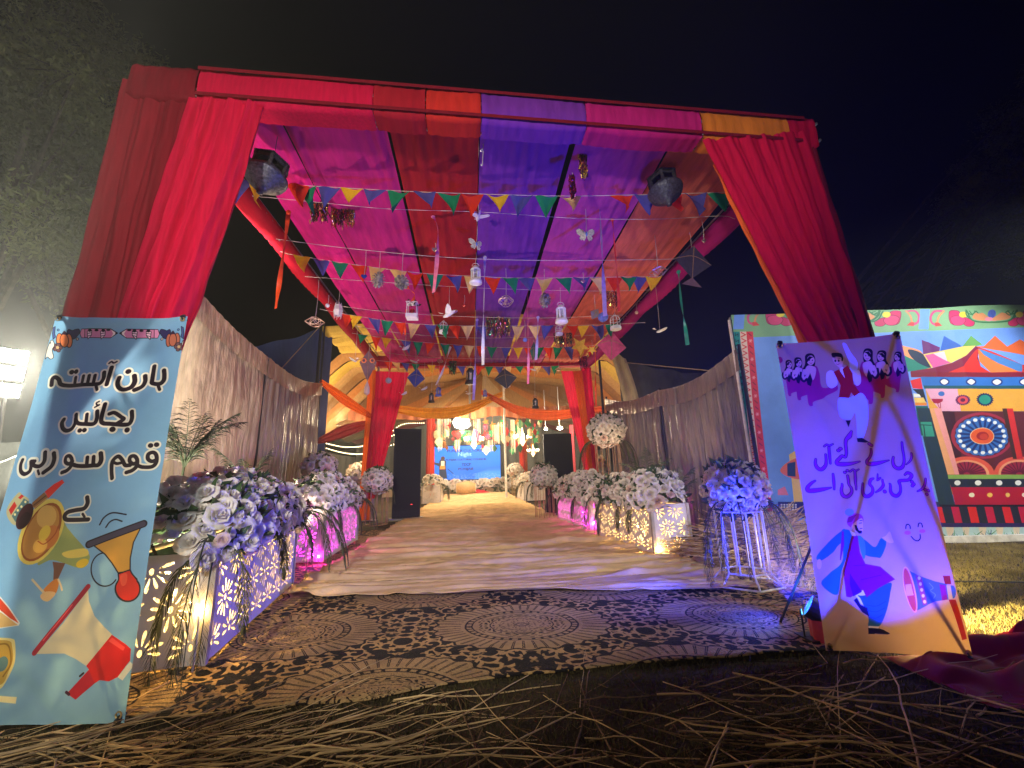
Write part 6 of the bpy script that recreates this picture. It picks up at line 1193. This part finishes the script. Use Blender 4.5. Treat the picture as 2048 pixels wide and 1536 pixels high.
tinsel('plum and gold tinsel fringe behind a blue pennant', 640, 427, 34, 62, 4.6, 402, (0, 2), 45, 1); tinsel('crimson and gold tinsel fringe on the pink roof strip', 688, 438, 48, 62, 4.7, 405, (0, 1, 2), 40, 2); tinsel('tall crimson tinsel bunch near the front beam', 1163, 338, 16, 96, 3.7, 272, (0, 1, 2), 30, 3); tinsel('narrow crimson tinsel bunch below another', 1143, 385, 12, 66, 3.7, 345, (1, 2), 24, 4)
tinsel('many coloured tinsel fringe in front of the dark red strip', 996, 658, 52, 48, 7.4, 632, (0, 1, 2, 3), 34, 5); tinsel('gold and green tinsel fringe by the orange strip', 1126, 683, 42, 34, 7.8, 665, (0, 3, 2), 30, 6); tinsel('crimson tinsel fringe by the violet ribbon', 1222, 605, 24, 44, 6.0, 580, (0, 1), 26, 7); tinsel('dark green tinsel over the rear bunting', 905, 737, 16, 30, 11, 712, (3, 2), 26, 8); tinsel('purple tinsel bunch at the top of the rear red drape', 1166, 728, 16, 30, 10.6, 712, (1, 2), 26, 9)
def kite(label, px, py, wp, hp, Y, top, m, rot=0, tail=None, eyes=False):
    T, c = hung('paper_kite', label, 'kite', px, py, Y, top); a, h = wpx(wp, Y) / 2, wpx(hp, Y) / 2; M = roty(rot); out = [(0, h), (a, h * (.25 if eyes else 0)), (0, -h), (-a, h * (.25 if eyes else 0))]; b = MB(); b.slab(out, .006, M, c); b.build('sail', m, T)
    b = MB(); b.tube(spline([c + M @ np.array([-a, -.008, 0]), c + M @ np.array([0, -.008, h * .35]), c + M @ np.array([a, -.008, 0])], 10), .005, 4); b.bar(c + M @ np.array([0, -.008, -h]), c + M @ np.array([0, -.008, h]), .005, 4); b.build('spar', mat('bamboo', (.30, .18, .09), .6), T)
    if tail: b = MB(); b.slab([(0, 0), (a * .55, -h * .5), (-a * .55, -h * .5)], .006, M, c + M @ np.array([0, 0, -h * .95])); b.build('tail', tail, T)
    if eyes:
        for s in (-1, 1):
            e = MB(); e.lathe([(0, 0), (a * .30, 0), (a * .30, .01), (0, .01)], (0, 0, 0), 16); e.v = [v @ rotx(math.pi / 2).T + c + np.array([s * a * .48, -.006, h * .34]) for v in e.v]; k = e.build('eye', mat('eye_orange', (.75, .20, .06), .6), T); p = MB(); p.lathe([(0, 0), (a * .17, 0), (a * .17, .008), (0, .008)], (0, 0, 0), 12); p.v = [v @ rotx(math.pi / 2).T + c + np.array([s * a * .48, -.016, h * .34]) for v in p.v]; p.build('pupil', mat('eye_pupil', (.10, .05, .08), .6), k)
        MB().lathe([(.01, 0), (a * .3, -.12), (a * .34, -.25), (.0, -.30)], c + np.array([0, 0, -h]), 8).build('tassel', petal2, T)
dkk = mat('kite_dark', (.05, .04, .075), .7, trans=.2); kite('dark kite with a small triangular tail against the sky', 1386, 524, 88, 84, 4.9, 440, dkk, .18, mat('kite_tail', (.12, .06, .09), .7)); kite('magenta kite hanging below the white bird cage', 1223, 692, 66, 66, 7.6, 640, mat('kite_magenta', (.55, .06, .18), .7, trans=.2), .12); kite('dark blue kite hanging at the rear red drape', 832, 756, 36, 40, 10, 700, mat('kite_blue', (.03, .04, .22), .7), .1); kite('black diamond kite in front of the far gable', 1011, 757, 48, 44, 10.4, 712, mat('kite_black', (.03, .028, .045), .7), -.1)
kite('brown long kite with two orange eyes and a pink tassel', 736, 732, 34, 64, 8.6, 690, mat('kite_brown', (.16, .09, .11), .8), 0, None, True); kite('dark green leaf shaped kite below the lilac ribbon', 1067, 702, 16, 44, 8.6, 680, mat('kite_green', (.03, .10, .07), .7), .1); kite('grey triangular kite beside the blue wound basket', 1190, 628, 22, 30, 6.6, 590, mat('kite_grey', (.22, .18, .24), .7), .6)
def star(label, px, py, wp, Y, top): T, c = hung('paper_star', label, 'star', px, py, Y, top); s = wpx(wp, Y) / 2; MB().slab([((1 if j % 2 else .42) * s * math.cos(j * math.pi / 5 + .3), (1 if j % 2 else .42) * s * math.sin(j * math.pi / 5 + .3)) for j in range(10)], .02, None, c).build('star_body', mat('star_yellow', (.80, .52, .06), .7), T)
star('yellow paper star over the rear orange drape', 1160, 692, 44, 9.2, 680); star('smaller yellow paper star touching a red pennant', 1184, 700, 22, 8.8, 680)
T, c = hung('crystal_string', 'long cord with pale crystals hung in front of the dark red strip', 'cord', 965, 330, 3.6, 240)
for k, y in enumerate((275, 300, 330)): MB().ball(at(963, y, Y=3.6), wpx(7, 3.6) / 2 * (1.4 if k == 1 else .9), 6, 4).build('crystal', glassy if k else wht, T)
HAZE = .0037
# ------------------------------------------------------------------ lamps standing about
def can_lamp(label, p, aim, col, e, body, r=.07, lit=True):
    T = thing('led_can_lamp', label, 'lamp', (p[0], p[1], 0.01), 'LED can lamps on the ground'); d = _n(np.array(aim, float) - np.array(p)); q = Vector(d).to_track_quat('Z', 'Y').to_matrix(); M = np.array(q)
    def put(prof, k, m, nm, sm=False): b = MB().lathe(prof, (0, 0, 0), k); b.v = [v @ M.T + np.array(p) for v in b.v]; return b.build(nm, m, T, sm)
    put([(0, -r * 2.0), (r * .8, -r * 1.9), (r, -r * .6), (r, r * .3), (r * .92, r * .3), (r * .9, -.0)], 20, body, 'can'); put([(0, 0), (r * .9, 0)], 20, mat('lens_' + label[:7].strip(), tuple(min(1, c + .1) for c in col), emit=tuple(col) + (e,)), 'lens')
    b = MB(); 
    for s in (-1, 1): b.tube([np.array(p) + np.array([s * r * 1.15, 0, 0]), np.array([p[0] + s * r * 1.15, p[1], .03]), np.array([p[0], p[1], .02])], .007, 5)
    b.build('yoke', MATS['black_plastic'], T); MB().box((p[0], p[1], .02), (.2, .16, .02)).build('foot', MATS['black_plastic'], T); return T
bp_ = at(1624, 1216, Z=.20); can_lamp('blue LED can lamp shining beside the mustard banner', (bp_[0], bp_[1], .20), (-.6, 5.2, 2.4), (.05, .35, 1), 60, MATS['black_plastic'], .075)
b = MB().grid(lambda u, v: (bp_[0] + .03 + (.085 + .01 * math.sin(u * 40)) * math.cos(u * 6.283), bp_[1] - .05 + .09 * math.sin(u * 6.283), .005 + .14 * (1 - v) + .004 * math.sin(u * 25)), 40, 5); tag(b.build('lamp_cover', mat('red_wrap', (.35, .02, .03), .7), None, True), 'dark red wrap round the foot of the blue lamp', 'wrap')
can_lamp('pink can lamp hidden behind the magenta planter by the gold curtain', (-2.9, 5.75, .22), (-2.1, 7.2, 4.4), (1, .2, .4), 20, MATS['black_plastic']); can_lamp('warm can lamp behind the largest rose mound', (-2.62, 3.55, .22), (-2.2, 4.6, 3.8), (1, .7, .4), 20, MATS['black_plastic']); can_lamp('amber can lamp behind the yellow lit planter', (3.25, 6.6, .22), (3.0, 7.8, 4.4), (1, .7, .3), 20, MATS['black_plastic'])
can_lamp('yellow can lamp on the lawn behind the mustard banner', (2.80, 2.74, .20), (5.0, 3.3, .1), (1, .7, .2), 30, MATS['black_plastic'])
# three panel floodlight at the edge of the lawn
fp = at(4, 746, Y=5.3); T = thing('panel_floodlight', 'three panel white floodlight glaring at the edge of the dark lawn', 'floodlight', (fp[0], fp[1], 0)); fd = np.array([.72, -.69, 0]); M = np.array([[fd[1] * -1, fd[0], 0], [fd[0], fd[1], 0], [0, 0, 1]]).T
M = rotz(math.atan2(fd[1], fd[0]) + math.pi / 2)
for k in range(3):
    z = fp[2] + .21 - .21 * k; MB().box((fp[0], fp[1], z), (.36, .10, .185), M).build('housing', blackm, T); MB().box(np.array([fp[0], fp[1], z]) + fd * .056, (.33, .012, .150), M).build('light_panel', mat('flood_panel', (1, 1, 1), emit=(1, .93, .78, 90)), T)
MB().bar((fp[0] - .05, fp[1] + .08, 0), (fp[0] - .05, fp[1] + .08, fp[2] + .3), .025, 8).build('stand_pole', steel, T)
for k in range(3): q = k * 2.094; MB().bar((fp[0] - .05, fp[1] + .08, .5), (fp[0] - .05 + .5 * math.cos(q), fp[1] + .08 + .5 * math.sin(q), .01), .014, 6).build('stand_leg', steel, T)
MB().tube(spline([(fp[0] + .1, fp[1], fp[2] - .3), (fp[0] + .25, fp[1] - .1, fp[2] - .9), (fp[0] + .4, fp[1] - .2, .4), (fp[0] + .3, fp[1], .02)], 20), .012, 6).build('cable', wire_m, T)
o = MB().grid(lambda u, v: (-11 + 6.2 * u, 7.2 + .6 * u + .05 * math.sin(u * 50), 1.9 - 1.88 * v), 80, 8).build('dark_fence_cloth', mat('fence_cloth', (.035, .032, .03), .9, bump=.3, bscale=6), None, True); tag(o, 'dark cloth fence behind the panel floodlight', 'fence')
T = thing('string_lights', 'unlit fairy light string on the dark cloth fence by the floodlight', 'fairy lights', (-6.5, 7.2, 1.8)); P = spline([(-8.5, 7.3, 1.75), (-7.6, 7.3, 1.5), (-6.8, 7.4, 1.8), (-6.2, 7.45, 1.2), (-5.9, 7.5, .9)], 40); MB().tube(P, .008, 4).build('cable', mat('pale_cable', (.5, .48, .42), .6), T)

tag(MB().tube(spline([(2.5, 3.1, .02), (2.9, 3.6, .015), (3.3, 3.5, .02), (3.9, 3.9, .02), (5.2, 3.6, .02)], 40), .007, 5).build('power_cable', blackm), 'thin black cable running over the grass from the blue lamp', 'cable')
# ------------------------------------------------------------------ straw, grass, fallen cloth
straw_m = mat('straw', (.46, .33, .16), .7, var=.45, scale=6, spec=.25); straw_d = mat('old_stalk', (.15, .095, .05), .8, var=.4, scale=4, spec=.1)
def stalk(b, x, y, a, L, r, rr, lift=.02, k=5):
    P = [np.array([x, y, ground_z(x, y) + r + rr.uniform(0, lift)])]; h = a
    for i in range(6):
        h += rr.gauss(0, .06); 
        if rr.random() < .05: h += rr.uniform(-.9, .9)
        q = P[-1] + np.array([math.cos(h), math.sin(h), 0]) * L / 6; q[2] = max(ground_z(q[0], q[1]) + r, P[-1][2] + rr.gauss(0, .012)); P.append(q)
    b.tube(P, np.linspace(r, r * .55, 7), k)
rr = random.Random(12); b = MB(); b2 = MB()
for i in range(760):
    y = rr.uniform(.95, 2.55); x = rr.uniform(-2.6, 3.4) * (.45 + y * .36)
    if y > 2.05 and rr.random() < .65: continue
    a = rr.gauss(.28, .35) if rr.random() < .6 else rr.uniform(0, 3.14)
    if x > .8 and rr.random() < .6: a = rr.gauss(-.15, .5)
    L = rr.uniform(.3, 1.3); stalk(b if rr.random() < .6 else b2, x - L / 2 * math.cos(a), y - L / 2 * math.sin(a), a, L, rr.uniform(.0014, .0056), rr, .045)
for i in range(1700):
    y = rr.uniform(.9, 2.5); x = rr.uniform(-3, 3.4) * (.45 + y * .36); stalk(b2, x, y, rr.uniform(0, 6.28), rr.uniform(.04, .26), rr.uniform(.0008, .0022), rr, .03, 3)
for i in range(110): a0 = rr.gauss(.25, .22); x, y = rr.uniform(-2.2, -.1), rr.uniform(1.75, 2.25) + .1; stalk(b, x - .4, y - .1 + .15 * rr.random(), a0, rr.uniform(.5, 1.2), rr.uniform(.002, .006), rr, .05)
tag(b.build('loose_straw', straw_m), kind='stuff'); tag(b2.build('old_straw_litter', straw_d), kind='stuff')
# the heap of straw behind the blue lit flower stand
b = MB(); b3 = MB()
for i in range(1500):
    u = rr.random(); x = rr.uniform(2.95, 4.5); y = rr.uniform(4.55, 5.7); hz = .55 * math.exp(-((x - 3.7) / .75) ** 2 - ((y - 5.15) / .55) ** 2); z = rr.uniform(0, 1) ** .6 * hz + .02
    a = rr.gauss(.12, .45) if rr.random() < .75 else rr.gauss(-.7, .4); el = rr.gauss(.10, .22); L = rr.uniform(.5, 1.25); d = np.array([math.cos(a) * math.cos(el), math.sin(a) * math.cos(el) * .6, math.sin(el)]); c = np.array([x, y, z]); p0, p1 = c - d * L / 2, c + d * L / 2; p0[2] = max(.012, p0[2]); p1[2] = max(.012, p1[2]); md = lerp(p0, p1, .5) + np.array([0, 0, rr.uniform(-.02, .03)]); md[2] = max(.015, md[2])
    (b if rr.random() < .8 else b3).tube(spline([p0, md, p1], 5), rr.uniform(.0025, .006), 4)
for i in range(260): a = rr.uniform(2.2, 4.4); x, y = rr.uniform(2.8, 4.2), rr.uniform(4.2, 4.8); stalk(b, x, y, a, rr.uniform(.3, .8), rr.uniform(.002, .004), rr, .1, 4)
T = thing('straw_heap', 'loose heap of dry straw between the yellow planter and mural', 'straw heap', (3.7, 5.1, 0)); b.build('pale_stalks', straw_m, T); b3.build('dark_stalks', straw_d, T)
# short grass
def grass(name, n, region, m, h0, h1, seed):
    g_ = np.random.default_rng(seed); P = region(g_, n); n = len(P); A = g_.uniform(0, 6.283, n); Hh = g_.uniform(h0, h1, n); wv = .0022 + .0012 * g_.random(n); tilt = g_.normal(0, .5, (n, 2)) * Hh[:, None]
    z = np.array([ground_z(x, y) for x, y in P]); ca, sa = np.cos(A), np.sin(A); V = np.zeros((n, 5, 3)); 
    V[:, 0] = np.c_[P[:, 0] - wv * ca, P[:, 1] - wv * sa, z]; V[:, 1] = np.c_[P[:, 0] + wv * ca, P[:, 1] + wv * sa, z]; V[:, 2] = np.c_[P[:, 0] + wv * .8 * ca + tilt[:, 0] * .4, P[:, 1] + wv * .8 * sa + tilt[:, 1] * .4, z + Hh * .6]; V[:, 3] = np.c_[P[:, 0] - wv * .8 * ca + tilt[:, 0] * .4, P[:, 1] - wv * .8 * sa + tilt[:, 1] * .4, z + Hh * .6]; V[:, 4] = np.c_[P[:, 0] + tilt[:, 0], P[:, 1] + tilt[:, 1], z + Hh]
    base = np.arange(n) * 5; Fc = [(b_, b_ + 1, b_ + 2, b_ + 3) for b_ in base] + [(b_ + 3, b_ + 2, b_ + 4) for b_ in base]; me = np_mesh(name, V.reshape(-1, 3), Fc); tag(link_mesh(name, me, m), kind='stuff')
gm = mat('lawn_blade', (.07, .062, .025), .7, var=.4, scale=2, trans=.2, spec=.1); gd = mat('dry_lawn_blade', (.30, .25, .11), .8, var=.35, scale=3, trans=.2, spec=.1)
def reg_a(g_, n): y = g_.uniform(1.0, 2.85, n); return np.c_[g_.uniform(-1, 1, n) * (.5 + y * 1.05), y]
def reg_b(g_, n): x = g_.uniform(2.75, 7.5, n); y = g_.uniform(2.0, 6.2, n); P = np.c_[x, y]; return P[(y < 6.8 - .2 * x)]
grass('near_grass', 26000, reg_a, gm, .012, .04, 1); grass('lawn_grass', 70000, reg_b, gd, .015, .045, 2)
# crumpled crimson cloth lying by the mustard banner
def heap(u, v):
    x = 2.42 + 1.75 * u; y = 1.94 + .55 * v + .16 * u; e = (math.sin(math.pi * min(max(u, .0), 1)) ** .5) * math.sin(math.pi * v) ** .7
    z = .02 + e * (.03 + .13 * u + .10 * N3(u * 4, v * 3, 2) + .09 * abs(N3(u * 7 + 3, v * 6, 5)) + .05 * math.sin(u * 22 + v * 9 + 4 * N3(u * 3, v * 3)))
    return (x + .06 * N3(u * 5, v * 5, 8), y + .08 * N3(u * 4, v * 5, 9), max(.012, z))
o = MB().grid(heap, 110, 70).build('crumpled_cloth', mat('crimson_satin', (.16, .004, .012), .65, var=.2, scale=5, spec=.15), None, True); tag(o, 'crumpled crimson cloth heaped on the grass by the mustard banner', 'cloth')

# ------------------------------------------------------------------ trees in the dark
def tree(label, base, H, crown, n, seed, size, m):
    r = random.Random(seed); T = thing('tree', label, 'tree', (*base, 0)); bt = MB(); b = np.array([*base, 0.]); top = b + np.array([r.uniform(-.4, .4), r.uniform(-.4, .4), H * .75]); bt.tube(spline([b, lerp(b, top, .5) + np.array([.3, 0, 0]), top], 12), np.linspace(.32, .10, 12), 9); tips = []
    for k in range(26):
        t = r.uniform(.3, 1); a = lerp(b, top, t); cz = r.choice(crown); c = np.array(cz[:3]) + np.array([r.gauss(0, 1) for _ in range(3)]) * cz[3] * .55; bt.tube(spline([a, lerp(a, c, .5) + np.array([0, 0, .4]), c], 8), np.linspace(.09, .02, 8), 5); tips.append(c)
        for q in range(6): d = np.array([r.gauss(0, 1) for _ in range(3)]) * cz[3] * .35; bt.tube([c, c + d], [.02, .006], 3); tips.append(c + d)
    bt.build('trunk', mat('bark', (.05, .04, .03), .9, var=.4, scale=8, bump=.6, bscale=20), T)
    g_ = np.random.default_rng(seed); V = []; C = []
    for c in tips:
        k = int(n / len(tips)); o_ = g_.normal(0, 1, (k, 3)) * np.array([.29, .29, .17]) * g_.uniform(.5, 1.2); C.append(c + o_)
    C = np.vstack(C); k = len(C); d = g_.normal(0, 1, (k, 3)); d[:, 2] -= .5; d /= np.linalg.norm(d, axis=1)[:, None]; s = np.cross(d, g_.normal(0, 1, (k, 3))); s /= np.linalg.norm(s, axis=1)[:, None]; L = size * g_.uniform(.6, 1.4, (k, 1))
    V = np.stack([C, C + d * L * .45 + s * L * .16, C + d * L, C + d * L * .45 - s * L * .16], 1).reshape(-1, 3); me = np_mesh('crown', V, [(4 * i, 4 * i + 1, 4 * i + 2, 4 * i + 3) for i in range(k)]); link_mesh('crown', me, m, T); return T
tl = mat('tree_leaf', (.10, .11, .045), .65, var=.5, scale=.9, trans=.3, spec=.15)
def A3(px, py, Y, R): p = at(px, py, Y=Y); return (p[0], p[1], p[2], R)
tree('big tree with feathery foliage rising over the panel floodlight', (-10.5, 9.2), 9, [A3(20, 60, 8.6, 1.7), A3(60, 180, 8.8, 1.5), A3(120, 60, 9.5, 1.3), A3(30, 300, 8.4, 1.5), A3(110, 260, 9, 1.1), A3(-60, 150, 8.5, 2), A3(130, 330, 9.2, .9), A3(-40, 400, 8.4, 1.6)], 46000, 3, .13, tl)
tree('broad tree behind the panel floodlight reaching the red drape', (-11.5, 13.5), 9, [A3(150, 300, 12.5, 1.6), A3(100, 430, 12.5, 2.0), A3(170, 420, 13, 1.4), A3(60, 520, 12.5, 2.0), A3(140, 540, 13, 1.5), A3(10, 440, 12, 2), A3(60, 360, 12, 1.6)], 40000, 5, .14, tl)
tree('faint tree in the haze above the mural cloth', (16, 15), 11, [A3(1930, 390, 14, 1.5), A3(2000, 350, 14, 1.7), A3(2060, 420, 14, 2.0), A3(1900, 400, 14.5, 1.0), A3(2060, 260, 14.5, 1.6), A3(2110, 330, 14, 2.2)], 30000, 8, .15, tl)

# ------------------------------------------------------------------ smoky night air
hz = MB().box((-1, 13, 5.6), (44, 42, 13.3)); 
vm = bpy.data.materials.new('night_haze'); vm.use_nodes = True; t = vm.node_tree; t.nodes.remove(t.nodes['Principled BSDF']); pv = t.nodes.new('ShaderNodeVolumePrincipled'); pv.inputs['Color'].default_value = (.85, .88, .84, 1); pv.inputs['Density'].default_value = HAZE; pv.inputs['Anisotropy'].default_value = .45; t.links.new(pv.outputs[0], t.nodes['Material Output'].inputs['Volume'])
if HAZE > 0: tag(hz.build('haze', vm), kind='stuff')
